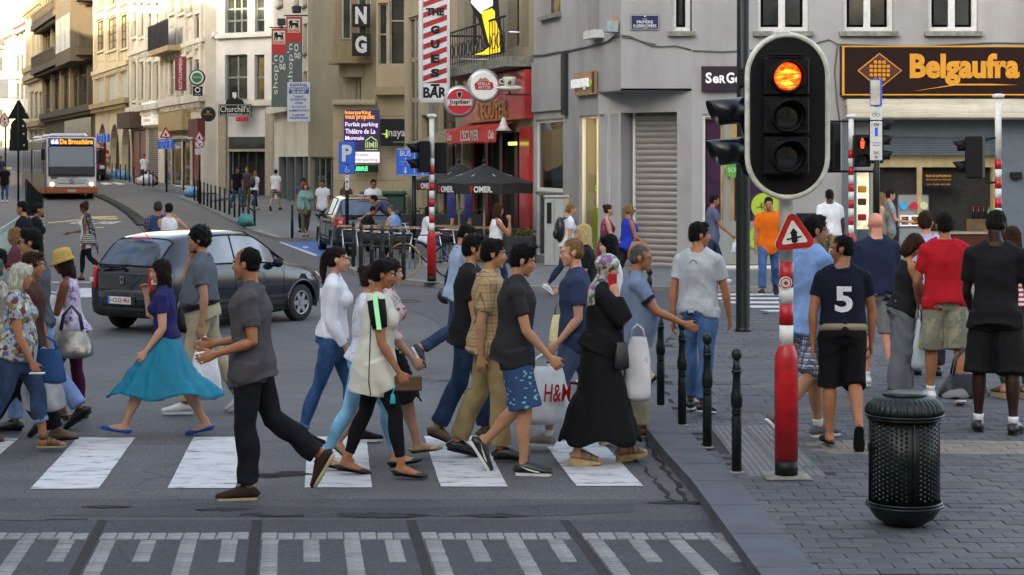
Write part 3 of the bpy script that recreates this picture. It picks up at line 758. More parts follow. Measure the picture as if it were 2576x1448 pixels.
def asphalt(name,c,spread=.35,sc=.35):
 m,N,L,b=nodes_mat(name,.82);tc=N.new('ShaderNodeTexCoord')
 def nz(s,d,r=.5,mp_=None):
  n=N.new('ShaderNodeTexNoise');n.inputs['Scale'].default_value=s;n.inputs['Detail'].default_value=d;n.inputs['Roughness'].default_value=r
  if mp_:mp=N.new('ShaderNodeMapping');mp.inputs['Scale'].default_value=mp_;L.new(tc.outputs['Object'],mp.inputs[0]);L.new(mp.outputs[0],n.inputs[0])
  else:L.new(tc.outputs['Object'],n.inputs[0])
  return n.outputs[0]
 def mixc(f,a,b_):
  mx=N.new('ShaderNodeMix');mx.data_type='RGBA';L.new(f,mx.inputs[0])
  for i,q in((6,a),(7,b_)):
   if isinstance(q,tuple):mx.inputs[i].default_value=q+(1,)
   else:L.new(q,mx.inputs[i])
  return mx.outputs[2]
 def rng(src,a,b_,lo=0,hi=1):
  r=N.new('ShaderNodeMapRange');r.inputs[1].default_value=a;r.inputs[2].default_value=b_;r.inputs[3].default_value=lo;r.inputs[4].default_value=hi;L.new(src,r.inputs[0]);return r.outputs[0]
 c=srgb(c);g=nz(38,6,.8);big=nz(sc,6,.6);mid=nz(3.0,5,.6,(.5,1.2,1))
 a=mixc(rng(g,.38,.64),tuple(v*.5 for v in c),tuple(v*1.7 for v in c))
 k1=mixc(rng(big,.35,.65),(1-spread,)*3,(1+spread*.4,)*3);k2=mixc(rng(mid,.3,.75),(.86,)*3,(1.12,)*3)
 def mul(x,y):
  mx=N.new('ShaderNodeMix');mx.data_type='RGBA';mx.blend_type='MULTIPLY';mx.inputs[0].default_value=1;L.new(x,mx.inputs[6]);L.new(y,mx.inputs[7]);return mx.outputs[2]
 out=mul(mul(a,k1),k2)
 v=N.new('ShaderNodeTexVoronoi');v.feature='DISTANCE_TO_EDGE';v.inputs['Scale'].default_value=.42
 n=N.new('ShaderNodeTexNoise');n.inputs['Scale'].default_value=1.6;n.inputs['Detail'].default_value=6;L.new(tc.outputs['Object'],n.inputs[0])
 ad=N.new('ShaderNodeVectorMath');ad.operation='MULTIPLY_ADD';L.new(n.outputs[1],ad.inputs[0]);ad.inputs[1].default_value=(.9,.9,.9);L.new(tc.outputs['Object'],ad.inputs[2]);L.new(ad.outputs[0],v.inputs['Vector'])
 cr=rng(v.outputs[0],0,.008,.62,0);out=mixc(cr,out,tuple(v_*.35 for v_ in c))
 L.new(out,b.inputs['Base Color'])
 bp=N.new('ShaderNodeBump');bp.inputs['Strength'].default_value=.6;bp.inputs['Distance'].default_value=.006;L.new(g,bp.inputs['Height']);L.new(bp.outputs[0],b.inputs['Normal'])
 L.new(rng(big,.3,.7,.7,.92),b.inputs['Roughness']);return m
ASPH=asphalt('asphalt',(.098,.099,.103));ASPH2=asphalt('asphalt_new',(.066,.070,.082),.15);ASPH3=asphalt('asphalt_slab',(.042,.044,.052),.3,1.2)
GTERR=asphalt('ground_dirt',(.07,.068,.066))
g_=[]
bm=bmesh.new();ysx=[-1500,-100,0,62,66,71,77,84,92,101,111,122,135,150,170,195,215,235,600,2000];pv=None
for y in ysx:
 row=[bm.verts.new((x,y,gz(y)-.06))for x in(-2000,-60,60,2000)]
 if pv:
  for a in range(3):bm.faces.new((pv[a],pv[a+1],row[a+1],row[a]))
 pv=row
me=bpy.data.meshes.new('ground');bm.to_mesh(me);bm.free();me.materials.append(GTERR);props(link('ground',me),kind='structure')
road=drape('road',[(-150,4),(60,4),(60,300),(-150,300)],0,ASPH)
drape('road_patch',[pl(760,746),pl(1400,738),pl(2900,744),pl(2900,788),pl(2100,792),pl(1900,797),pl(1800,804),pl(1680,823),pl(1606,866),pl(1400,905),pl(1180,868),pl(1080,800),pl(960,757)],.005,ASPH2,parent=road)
drape('dark_strip',[(-9,9.5),(3,9.5),(1.2,13.5),(-9,13.6)],.003,asphalt('asphalt_dark',(.066,.068,.073),.35,.8),parent=road)  # darker asphalt sheet over the near end of the road
drape('tar_strip',[pl(120,1300),pl(300,1284),pl(520,1268),pl(700,1277),pl(1000,1282),pl(1400,1272),pl(1590,1270),pl(1600,1290),pl(1400,1300),pl(900,1304),pl(500,1303)],.005,ASPH3,parent=road)
rc=random.Random(4);wm=mat('crack_dirt',(.018,.016,.015),.95,var=.3)
for(pts,w)in(([(0,1312),(90,1314),(180,1310),(262,1308)],.03),([(600,1300),(640,1297),(700,1303),(830,1300)],.05),([(1600,1070),(1625,1110),(1660,1160),(1690,1205),(1712,1250),(1728,1280)],.025),([(1525,1082),(1580,1140),(1640,1200),(1690,1262),(1705,1275)],.018)):
 P_=[Vector(pl(*p)+(0,))for p in pts];c=MB();L_=[];R_=[]
 for a,b in zip(P_,P_[1:]):
  n=max(2,int((b-a).length/.12))
  for i in range(n):
   q=a.lerp(b,i/n);d=(b-a).normalized();s=Vector((-d.y,d.x,0));ww=w*rc.uniform(.15,1);j=s*rc.uniform(-.03,.03)
   L_.append(q+j+s*ww);R_.append(q+j-s*ww)
 v=[tuple(p+Vector((0,0,.009)))for p in L_+R_];n=len(L_);c.add(v,[(i,n+i,n+i+1,i+1)for i in range(n-1)]);c.build('crack',wm,road,fix=False)
for px_,py_,s_ in((700,1196,.16),(735,1190,.07),(672,1203,.06),(560,1285,.12),(270,1278,.10),(1705,1268,.12),(1120,960,.05),(400,1010,.05),(950,1300,.2),(1250,1300,.14)):
 q=Vector(pl(px_,py_));poly=[(q.x+s_*rc.uniform(.6,1.25)*1.6*math.cos(a),q.y+s_*rc.uniform(.5,1.2)*.55*math.sin(a))for a in np.linspace(0,2*PI,26)[:-1]];drape('pothole_patch',poly,.0075,wm,parent=road)
mh=MB();q=Vector(pl(1010,760));mh.lathe([(.33,0),(.33,.008),(.30,.008),(.30,.004),(.0,.004)],n=28);mh.build('manhole_cover',mat('cast_iron',(.05,.045,.04),.6,.3,var=.3,bump=1,bs=60),road,(q.x,q.y,.005));q=Vector(pl(930,1010));link('manhole_cover',bpy.data.meshes['manhole_cover'],road,(q.x+1.2,q.y+.8,.001))
# ---- painted markings
def worn(name,base=(.74,.75,.75),wear=.62):
 m,N,L,b=nodes_mat(name,.65);tc=N.new('ShaderNodeTexCoord');n=N.new('ShaderNodeTexNoise');n.inputs['Scale'].default_value=5;n.inputs['Detail'].default_value=12;n.inputs['Roughness'].default_value=.72
 mp=N.new('ShaderNodeMapping');mp.inputs['Scale'].default_value=(.7,1.6,1);L.new(tc.outputs['Object'],mp.inputs[0]);L.new(mp.outputs[0],n.inputs[0])
 L.new(ramp(N,L,n.outputs[0],[(0,tuple(v*.93 for v in base)),(.45,base),(wear,tuple(v*.85 for v in base)),(wear+.05,tuple(v*.6 for v in base)),(wear+.09,(.12,.12,.13))],'LINEAR'),b.inputs['Base Color'])
 bp=N.new('ShaderNodeBump');bp.inputs['Strength'].default_value=.3;bp.inputs['Distance'].default_value=.004;n2=N.new('ShaderNodeTexNoise');n2.inputs['Scale'].default_value=70;L.new(tc.outputs['Object'],n2.inputs[0]);L.new(n2.outputs[0],bp.inputs['Height']);L.new(bp.outputs[0],b.inputs['Normal'])
 return m
PAINT=worn('road_paint',(.60,.61,.62),.54);PAINT2=worn('road_paint_old',(.62,.62,.6),.55)
for i in range(-2,5):
 x0=-3.577+1.016*i;y0=13.93+.03*i;y1=16.5+.03*i
 if i==4:y1=16.3
 sk_=-.094;r1=random.Random(i+10);nn=10
 def ed(x,y0_,y1_):return[(x+sk_*(y-13.95)+r1.uniform(-.003,.003),y)for y in np.linspace(y0_,y1_,nn)]
 a=ed(x0,y0,y1);b=ed(x0+.505,y0,y1);poly=[(x0+.505*t,y0+r1.uniform(-.004,.004))for t in np.linspace(0,1,6)][:-1]+b+[(b[-1][0]-.505*t,y1+r1.uniform(-.01,.01))for t in np.linspace(0,1,6)][1:-1]+a[::-1][:-1]
 drape('crossing_stripe',poly,.005,PAINT,parent=road)
for k in range(5):
 y=29.9+.93*k;drape('crossing_stripe',[(3.75-.22*(k-2),y),(7.6,y),(7.6,y+.46),(3.55-.22*(k-2),y+.46)],.010,PAINT,parent=road)
for k in range(5):
 a=pl(133,751);x0=a[0]+k*1.05;drape('crossing_stripe',[(x0,33.2),(x0+.62,33.2),(x0+.55,35.6),(x0-.07,35.6)],.005,PAINT,parent=road)
drape('stop_line',[(-9.4,37.2),(-5.2,37.2),(-5.2,37.4),(-9.4,37.4)],.005,PAINT2,parent=road)
for q in([(60,436),(95,433),(100,437),(66,441)],[(15,437),(52,434),(52,440),(12,443)],[(35,452),(72,449),(75,454),(36,458)],[(250,461),(268,460),(285,464),(262,466)],[(278,460),(295,460),(316,464),(300,466)],[(0,424),(30,422),(30,425),(0,428)],[(360,556),(372,555),(390,567),(376,568)],[(557,489),(613,487),(613,489),(557,491)],[(560,493),(640,491),(640,493),(560,495)]):
 drape('road_marking',[pl(*p)for p in q],.006,PAINT2,parent=road)
YEL=mat('yellow_road_paint',(.55,.40,.14),.7,var=.35,vs=8)
for q in([(118,561),(200,553),(200,556),(122,563)],[(200,547),(290,544),(296,547),(215,551)],[(225,550),(300,549),(292,553),(250,553)],[(240,573),(262,572),(262,574),(240,575)]):
 drape('yellow_road_marking',[pl(*p)for p in q],.006,YEL,parent=road)
c=MB();v,f,asp=text_geo('BUS',.02);A_=pl(280,565);B_=pl(192,559)
vv=[(A_[0]+(B_[0]-A_[0])*a,A_[1]+(A_[1]-B_[1]+.0)*0-b_*-1.9+(B_[1]-A_[1])*a*.2,.008)for a,b_,cc in v]
c.add([(x,y,gz(y)+.008)for x,y,z in vv],f);c.build('lane_lettering',PAINT2,road,fix=False)
DIV=mat('divider_rubber',(.035,.035,.034),.8,var=.3);lo=MB()
n=26;P_=[pl(x,y)for x,y in((248,494),(268,503),(290,514),(312,527),(332,541),(348,556),(360,568))]
for i in range(n):
 t=i/(n-1)*(len(P_)-1);k=min(int(t),len(P_)-2);t-=k;x=P_[k][0]*(1-t)+P_[k+1][0]*t;y=P_[k][1]*(1-t)+P_[k+1][1]*t
 c=MB();c.bbox(-.22,-.32,0,.22,.32,.07,.04)
 c.build('lane_divider_block',DIV,road,(x,y,gz(y)))
BAY=mat('bay_blue',(.03,.12,.42),.75,var=.25,vs=5)
drape('parking_bay',[pl(700,612),pl(800,609),pl(870,640),pl(860,660),pl(790,645)],.006,BAY,parent=road)
drape('bay_line',[pl(702,611),pl(708,610),pl(800,643),pl(792,646)],.010,PAINT,parent=road)
drape('bay_symbol',[pl(760,622),pl(772,621),pl(778,625),pl(764,626)],.010,PAINT,parent=road)
# ---- comb of pale stones in dark slabs along the near edge
ST=[mat('pale_stone_%s'%n,c,.8,var=.25,vs=14,bump=.5,bs=60)for n,c in(('light',(.225,.23,.225)),('mid',(.18,.185,.185)),('dark',(.12,.125,.13)))]
stm={}
def stone(x,y,w,l,k):
 key=(round(w,3),round(l,3),k)
 if key not in stm:c=MB();c.bbox(-w/2,-l/2,-.01,w/2,l/2,.014,.006);stm[key]=c.mesh('stone',ST[k])
 o=link('stone',stm[key],road,(x,y,rs.uniform(-.003,.003)),(rs.uniform(-.01,.01),rs.uniform(-.01,.01),rs.uniform(-.03,.03)+.09));return o
rs=random.Random(3)
for s in range(-4,3):
 bx=.355+1.04*s;dx=lambda y:-.115*(y-12.7)
 dark=1 if s==1 else 0
 c=MB();hi=12.72;x1=1.0 if s<1 else 1.0
 if s==2:continue
 c.add([(bx+.03+dx(10.3),10.3,.0),(bx+1.01+dx(10.3),10.3,.0),(bx+1.01+dx(hi),hi,.0),(bx+.03+dx(hi),hi,.0),(bx+.035+dx(10.3),10.3,.008),(bx+1.005+dx(10.3),10.3,.008),(bx+1.005+dx(hi),hi-.01,.008),(bx+.035+dx(hi),hi-.01,.008)],[(4,5,6,7),(0,1,5,4),(1,2,6,5),(2,3,7,6),(3,0,4,7)])
 c.build('road_slab',ASPH3,road)
 c=MB();c.add([(bx-.035+dx(10.3),10.3,.0055),(bx+.03+dx(10.3),10.3,.0055),(bx+.03+dx(hi),hi,.0055),(bx-.035+dx(hi),hi,.0055)],[(0,1,2,3)]);c.build('joint',wm,road,fix=False)
 for i in range(9):
  x=bx+.09+i*.107;y=12.15;stone(x+dx(y),y,.10,.20,rs.choice((0,0,1))if not dark else rs.choice((1,1,2)))
 for j,off in enumerate((.10,.36,.62,.88)):
  ln=13 if j%2==0 else 5
  for i in range(ln):
   y=12.03-.066-i*.132;stone(bx+off+dx(y),y,.105,.124,rs.choice((0,1,1))if not dark else rs.choice((1,2,2)))
# ---- pavements
def conc(name,c):return mat(name,c,.85,var=.16,vs=3,bump=.4,bs=50,dirt=.35)
PAVE=conc('pavement_grey',(.15,.152,.155));BED=mat('joint_sand',(.022,.022,.024),.95,var=.3,vs=12)
KST=mat('kerb_bluestone',(.070,.076,.090),.7,var=.22,vs=4,bump=.3,bs=30)
near=drape('pavement',NEAR,KERB-.012,BED,.2)
drape('pavement',FAR,KERB,PAVE,.2);drape('pavement',ROWP,KERB,PAVE,.2);drape('pavement',LEFTP,KERB,PAVE,.2)
def kerb(poly,i0,i1,w,m,parent,ln=1.0,z=KERB):
 for a,b in zip(poly[i0:i1],poly[i0+1:i1+1]):
  A,B=Vector(a+(0,)),Vector(b+(0,));d=(B-A);L_=d.length;d.normalize();s=Vector((d.y,-d.x,0));n=max(1,round(L_/ln))
  for i in range(n):
   p=A+d*(L_*i/n+.006);q=A+d*(L_*(i+1)/n-.006);c=MB();zz=gz(p.y)
   c.slab([(p.x-s.x*.01,p.y-s.y*.01),(q.x-s.x*.01,q.y-s.y*.01),(q.x+s.x*w,q.y+s.y*w),(p.x+s.x*w,p.y+s.y*w)],zz-.08,gz(p.y)+z+.004);c.build('kerb_stone',m,parent)
kerb(NEAR,0,12,.33,KST,near,1.0)
KST2=mat('kerb_pale',(.24,.23,.21),.8,var=.2,vs=4)
fp=[o for o in COL.objects if o.name.startswith('pavement')]
far_p=fp[1]
kerb(FAR,0,17,.24,KST2,far_p,2.2);kerb(ROWP,0,5,.24,KST2,fp[2],3.0);kerb(LEFTP,0,7,.24,KST2,fp[3],3.0)
PV=[mat('paver_%s'%n,c,.75,var=.2,vs=16,bump=.6,bs=45)for n,c in(('blue',(.066,.070,.080)),('grey',(.078,.080,.086)),('dark',(.055,.058,.066)))]
PVB=[mat('paver_beige_%s'%n,c,.8,var=.2,vs=16,bump=.6,bs=45)for n,c in(('light',(.19,.17,.135)),('tan',(.165,.148,.12)))]
TAC=[pl(1741,1100),pl(1913,1098),pl(2073,1223),pl(1873,1225)]
INN=[];C_=Vector((8,18,0))
def edge_dist(x,y,poly,i0,i1):
 dm=9
 for a,b in zip(poly[i0:i1],poly[i0+1:i1+1]):
  A,B,P_=Vector(a),Vector(b),Vector((x,y));d=B-A;t=max(0,min(1,(P_-A).dot(d)/d.length_squared));dm=min(dm,(P_-(A+d*t)).length)
 return dm
pm={};rest=MB();nobj=0;rp=random.Random(9);top_z=KERB
y=10.75;row=0
while y<28.9:
 l=.145 if y<17.6 else .30;PW=.218 if y<17.6 else .45
 x=.9+(row%2)*.11+rp.uniform(-.008,.008)
 while x<min(12.5,y*.29+3.0):
  if inpoly(x,y,NEAR)and edge_dist(x,y,NEAR,0,12)>.22 and not inpoly(x,y,TAC)and x>-y*.3:
   beige=15.0<y<15.75 and x>2.45;kk=rp.randrange(3)if not beige else 3+rp.randrange(2)
   w=PW
   if x<y*.276 and nobj<290:
    if kk not in pm:c=MB();c.bbox(-w/2+.0025,-l/2+.0025,-.02,w/2-.0025,l/2-.0025,0,.003);pm[kk]=c.mesh('paver',(PV+PVB)[kk])
    link('paver',pm[kk],near,(x,y,top_z+rp.uniform(-.003,.003)),(rp.uniform(-.008,.008),rp.uniform(-.008,.008),0));nobj+=1
   else:
    z=top_z+rp.uniform(-.003,.003);rest.bbox(x-w/2+.0025,y-l/2+.0025,z-.02,x+w/2-.0025,y+l/2-.0025,z,.003,kk)
  x+=PW
 y+=l;row+=1
o=rest.build('pavers',PV+PVB,near,fix=False);o['kind']='stuff'
tm=mat('tactile_slab',(.17,.175,.18),.8,var=.15,vs=10,bump=.3);c=MB();t2=MB()
ty=14.05
tl=.30;o_t={}
c.bbox(-tl/2+.003,-tl/2+.003,-.03,tl/2-.003,tl/2-.003,0,.004)
for i in range(6):
 for j in range(6):c.bbox(-.125+i*.05-.014,-.125+j*.05-.008,-.001,-.125+i*.05+.014,-.125+j*.05+.008,.005,.002)
tmesh=c.mesh('tactile_slab',tm);yy=14.12
while yy<16.6:
 xx=1.0
 while xx<3.2:
  if inpoly(xx,yy,TAC):link('tactile_slab',tmesh,near,(xx,yy,top_z))
  xx+=tl
 yy+=tl
# ---------------------------------------------------------------- vehicles
TYRE=mat('tyre_rubber',(.014,.014,.015),.75,var=.2);RIM=mat('alloy',(.36,.37,.39),.32,.85,var=.08)
LAMPR=mat('lamp_red',(.55,.01,.012),.12,var=.15,spec=.8,emit=.0);CLEAR=mat('lamp_clear',(.6,.6,.62),.1,var=.1)
def wheel(name,parent,x,y,r=.30,w=.19,spokes=6,cover=RIM,side=1):
 t=MB();t.v=[];prof=[(r*.62,-w/2),(r*.93,-w/2),(r,-w/2+.03),(r,w/2-.03),(r*.93,w/2),(r*.62,w/2)]
 n=32;v=[];f=[]
 for k,(rr,q)in enumerate(prof):
  for i in range(n):a=2*PI*i/n;v.append((rr*math.cos(a),q,rr*math.sin(a)))
 for k in range(len(prof)-1):
  for i in range(n):j=(i+1)%n;f.append((k*n+i,k*n+j,k*n+n+j,k*n+n+i))
 t.add(v,f,None,True);t.disc((0,0,0),r*.64,w*.5,24)
 wo=t.build('wheel',TYRE,parent,(x,y,r))
 c=MB();s=side
 c.tube([(r*.62*math.cos(a),s*w*.42,r*.62*math.sin(a))for a in np.linspace(0,2*PI,25)[:-1]],.018,6,closed=True)
 c.disc((0,s*w*.38,0),r*.16,.05,14)
 for i in range(spokes):
  a=2*PI*i/spokes;d=Vector((math.cos(a),0,math.sin(a)));e=Vector((-math.sin(a),0,math.cos(a)))
  p=[d*r*.12+e*.045,d*r*.60+e*.032,d*r*.60-e*.032,d*r*.12-e*.045];c.add([(q.x,s*w*.44,q.z)for q in p]+[(q.x,s*w*.30,q.z)for q in p],[(0,1,2,3),(4,5,6,7),(0,1,5,4),(1,2,6,5),(2,3,7,6),(3,0,4,7)])
 c.build('rim',cover,wo);return wo
def cr(p0,p1,p2,p3,t):return .5*((2*p1)+(-p0+p2)*t+(2*p0-5*p1+4*p2-p3)*t*t+(-p0+3*p1-3*p2+p3)*t*t*t)
def hatchback(label,loc,rz,paint,plate,group=None,tail='tall',badge=None,red_plate=True):
 root=thing('hatchback_car',label,'car',loc,rz,group)
 S=[(-1.99,.34,.45,.62,.90,.905,.66,.62,.56),(-1.93,.27,.42,.64,.94,.97,.78,.74,.62),(-1.72,.23,.40,.66,.965,1.22,.835,.80,.61),(-1.50,.21,.38,.66,.97,1.42,.85,.82,.59),(-1.15,.20,.38,.66,.965,1.495,.86,.83,.60),(-.45,.19,.38,.66,.955,1.525,.865,.835,.615),(.15,.19,.38,.66,.945,1.50,.865,.835,.60),(.42,.19,.38,.66,.94,1.41,.865,.83,.59),(.80,.19,.38,.66,.93,1.16,.86,.82,.62),(1.12,.20,.38,.66,.925,.975,.855,.79,.64),(1.50,.21,.38,.64,.89,.93,.845,.76,.58),(1.80,.23,.38,.60,.80,.84,.80,.70,.5),(1.96,.28,.40,.55,.66,.70,.70,.60,.42),(2.01,.33,.42,.52,.58,.60,.60,.5,.3)]
 sub=4;X=[]
 for k in range(len(S)-1):
  for q in range(sub):
   t=q/sub;a=S[max(k-1,0)];b=S[k];c=S[k+1];d=S[min(k+2,len(S)-1)];X.append(tuple(cr(a[i],b[i],c[i],d[i],t)for i in range(9)))
 X.append(S[-1])
 def prof(s):
  x,sl,lz,wz,bz,rz_,hw,bw,rw=s
  return[(0,sl-.02),(hw*.80,sl-.02),(hw*.94,sl+.02),(hw*.985,lz),(hw,wz),(hw*.985,(wz+bz)/2+.03),(bw,bz),(bw-(bw-rw)*.10,bz+(rz_-bz)*.10),(bw-(bw-rw)*.82,bz+(rz_-bz)*.86),(rw*.90,bz+(rz_-bz)*.955),(rw*.6,rz_-.008),(0,rz_)]
 NP=12;v=[];f=[];fm=[]
 for s in X:
  p=prof(s)
  for y,z in p:v.append((s[0],-y,z))
  for y,z in p[1:-1]:v.append((s[0],y,z))
 R_=2*NP-2
 def idx(i,j,side):
  if side==0 or j==0 or j==NP-1:return i*R_+j
  return i*R_+NP+j-1
 def xa(i):return X[i][0]
 for i in range(len(X)-1):
  x=(xa(i)+xa(i+1))/2
  for j in range(NP-1):
   for sd in(0,1):
    m=0
    if j==7:
     if-1.12<x<-.36 or-.28<x<.66:m=1
    if j in(8,9,10)or(j==7 and False):
     if-1.90<x<-1.50 and j>=8:m=1
     if .22<x<1.06 and j>=8:m=1
    if j<=2:m=2
    f.append((idx(i,j,sd),idx(i+1,j,sd),idx(i+1,j+1,sd),idx(i,j+1,sd)));fm.append(m)
 f.append([idx(0,j,0)for j in range(NP)]+[idx(0,j,1)for j in range(NP-2,0,-1)]);fm.append(0)
 n=len(X)-1;f.append([idx(n,j,0)for j in range(NP)]+[idx(n,j,1)for j in range(NP-2,0,-1)]);fm.append(2)
 body_f=[q for q,m in zip(f,fm)if m!=1]
 c=MB();c.v=v
 for q,m in zip(f,fm):c.f.append(tuple(q));c.m.append(m);c.sm.append(True)
 me=c.mesh('body',[paint,mat('car_glass',(.05,.075,.12),.04,var=.6,vs=2.2,spec=1.0),mat('sill_plastic',(.02,.02,.021),.7,var=.1)])
 bm=bmesh.new();bm.from_mesh(me);bmesh.ops.recalc_face_normals(bm,faces=bm.faces[:]);bm.to_mesh(me);bm.free()
 ob=link('body',me,root)
 cut=MB()
 for x in(-1.27,1.32):cut.disc((x,0,.31),.355,3,32)
 co=cut.build('cut',BLACK,root);md=ob.modifiers.new('b','BOOLEAN');md.operation='DIFFERENCE';md.object=co;md.solver='FLOAT' if False else 'EXACT'
 dg=bpy.context.evaluated_depsgraph_get();nm=bpy.data.meshes.new_from_object(ob.evaluated_get(dg));ob.modifiers.clear();ob.data=nm;bpy.data.objects.remove(co)
 bm=bmesh.new();bm.from_mesh(nm)
 def region(fn):
  fs=[q for q in bm.faces if q.material_index==1 and fn(q.calc_center_median())]
  vs=[];ff=[];mp={}
  for q in fs:
   r=[]
   for w in q.verts:
    if w.index not in mp:mp[w.index]=len(vs);vs.append((w.co+w.normal*.004)[:])
    r.append(mp[w.index])
   ff.append(r)
  return vs,ff
 gm=nm.materials[1];GMS=mat('side_glass',(.20,.22,.24),.05,var=.5,vs=1.6,spec=1.0)  # brightness seen through the side windows is put into their pale base colour
 def gasket(vs,ff,name_,m_):
  if not ff:return
  q=MB();q.add(vs,ff,None,True);po_=q.build(name_,m_,root,fix=False);cnt={}
  for f_ in ff:
   for a_,b_ in zip(f_,f_[1:]+f_[:1]):k_=(min(a_,b_),max(a_,b_));cnt[k_]=cnt.get(k_,0)+1
  q=MB()
  for(a_,b_),n_ in cnt.items():
   if n_==1 and(Vector(vs[a_])-Vector(vs[b_])).length>.004:q.tube([vs[a_],vs[b_]],.014,5)
  q.build('rubber_seal',BLACK,po_)
 for nm_,fn in(('rear_window',lambda p:p.x<-1.45),('windscreen',lambda p:p.x>.2 and abs(p.y)<2 and(p.z>1.35-(p.x-.22)*.62-.12 if False else abs(p.y)<.70 and p.x>.22 and p.z>.9 and abs(p.y)<.60+.2*(p.x>.6))),):
  vs,ff=region(fn)
  gasket(vs,ff,nm_,gm)
 for sd in(1,-1):
  for a,b in((-1.12,-.36),(-.28,.66)):
   vs,ff=region(lambda p:p.y*sd>.6 and a<p.x<b and p.z<1.47)
   gasket(vs,ff,'side_window',GMS)
 bm.free()
 c=MB()
 for x in(-1.27,1.32):
  for s in(1,-1):c=MB();c.tube([(x+.36*math.cos(a),s*.845,.31+.36*math.sin(a))for a in np.linspace(-.25,PI+.25,18)],.022,6);c.build('wheel_arch_trim',paint,root)
 c=MB();c.box(-1.8,-.70,.22,1.8,.70,.50);c.build('underbody',BLACK,root)
 for x in(-1.27,1.32):
  for s in(1,-1):wheel('wheel',root,x,s*.745,side=s)
 bmp=MB();bmp.v=[];pts=[]
 for z,dx,hw in((.28,.03,.62),(.33,-.03,.70),(.45,-.055,.745),(.60,-.06,.755),(.655,-.03,.74),(.66,.03,.72)):
  for q in np.linspace(-1,1,17):pts.append((-1.99+dx+.16*abs(q)**3.2,q*hw,z))
 fs=[(r*17+i,r*17+i+1,r*17+18+i,r*17+17+i)for r in range(5)for i in range(16)];bmp.add(pts,fs,None,True);o=bmp.build('rear_bumper',paint,root)
 sm=o.modifiers.new('t','SOLIDIFY');sm.thickness=.03
 c=MB();c.box(-2.056,-.52,.36,-2.02,.52,.40);c.box(-2.058,-.34,.44,-2.045,.34,.56);c.build('bumper_recess',mat('sill_plastic',0),root)
 c=MB();c.bbox(-2.072,-.26,.445,-2.058,.26,.555,.003);po=c.build('number_plate',mat('plate_white',(.70,.70,.68),.4,var=.03),root)
 c=MB();c.text(plate,-.20,.245,.465,.537,0,.003,bold=.01);me=c.mesh('plate_lettering',mat('plate_text',(.25,.02,.03),.5,var=0));o=link('plate_lettering',me,po,(-2.0725,0,0),(0,0,-PI/2))
 c=MB();c.box(-2.0745,.215,.447,-2.0722,.258,.553);c.build('plate_band',BLUES,po)
 for s in(1,-1):
  c=MB();z0,z1=(.66,1.0)if tail=='tall' else(.72,.96)
  pr=[]
  for k,z in enumerate(np.linspace(z0,z1,7)):
   sh=1-.35*((z-z0)/(z1-z0))**2
   for q in(0,.33,.66,1):pr.append((-2.005+(.16 if tail=='tall' else .12)*q**1.6+.20*max(0,z-.88)+.004,s*(.60+.225*(q)*(1 if z<.9 else 1)-.02*(z-z0)+(.0)),z))
  fs=[(r*4+i,r*4+i+1,r*4+5+i,r*4+4+i)for r in range(6)for i in range(3)];c.add(pr,fs,None,True);o=c.build('tail_light',LAMPR,root);sm=o.modifiers.new('t','SOLIDIFY');sm.thickness=.03;sm.offset=0
  c=MB();zc=z0+.13;c.bbox(-2.012,s*.70-.045,zc-.035,-1.975,s*.70+.045,zc+.035,.008);c.build('reversing_lamp',CLEAR,o)
  c=MB();c.ell((.62,s*.93,.98),(.07,.10,.075));c.tube([(.66,s*.82,.95),(.63,s*.90,.955)],.025,6);c.build('wing_mirror',BLACK if tail=='tall' else paint,root)
  for x in(-.95,.02):c=MB();c.tube([(x-.10,s*.872,.80),(x-.05,s*.893,.805),(x+.05,s*.893,.805),(x+.10,s*.872,.80)],.014,6);c.build('door_handle',BLACK,root)
  c=MB()
  for x,b in((-.32,0),(.86,.0),(-1.2,.28)):
   c.tube([(x-b*.0,s*.868,.30 if b==0 else .62),(x,s*.869,.62),(x+(.0 if b==0 else .1),s*.853,.93)],.004,4)
  c.tube([(-1.0,s*.858,.30),(.98,s*.858,.30)],.006,4);c.build('door_gap',BLACK,root)
  c=MB();c.bbox(-.95,s*.855-.012,.42,.95,s*.855+.018*1,.47,.006);c.build('rubbing_strip',mat('sill_plastic',0),root)
  c=MB();c.ell((1.86,s*.60,.70),(.12,.14,.09));c.build('headlight',CLEAR,root)
 c=MB();c.tube([(-1.985,.52,.985),(-1.93,.35,.995),(-1.90,.0,1.03)],.011,6);c.tube([(-1.97,.50,.985),(-1.945,.05,1.0)],.016,6);c.disc((-1.96,-.0,.99),.03,.04,10,ax='x');c.build('rear_wiper',BLACK,root)
 c=MB();c.bbox(-1.60,-.22,1.41,-1.56,.22,1.432,.006);c.build('brake_light',LAMPR,root)
 c=MB()
 if badge=='shield':c.prism([(-.045,.86),(.045,.86),(.030,.75),(-.030,.75)],-.006,.006);me=c.mesh('badge',STEEL);link('badge',me,root,(-2.005,0,0),(0,0,PI/2));c=MB();c.prism([(-.025,.84),(.025,.84),(.014,.78),(-.014,.78)],-.009,.009);link('badge_centre',c.mesh('badge_centre',BLACK),root,(-2.005,0,0),(0,0,PI/2))
 else:c.disc((-2.0,0,.80),.055,.02,20,ax='x');c.build('badge',STEEL,root)
 c=MB();c.tube([(-1.99,-.60,.655),(-1.997,0,.655),(-1.99,.60,.655)],.004,4);c.tube([(-1.99,.585,.66),(-1.985,.60,.90)],.004,4);c.tube([(-1.99,-.585,.66),(-1.985,-.60,.90)],.004,4);c.build('tailgate_gap',BLACK,root)
 c=MB();c.tube([(-1.45,0,1.445),(-1.62,0,1.60)],[.006,.003],5);c.build('aerial',BLACK,root)
 return root
CARG=mat('car_paint_grey',(.010,.014,.024),.16,.3,var=.08,vs=3,coat=1.0)
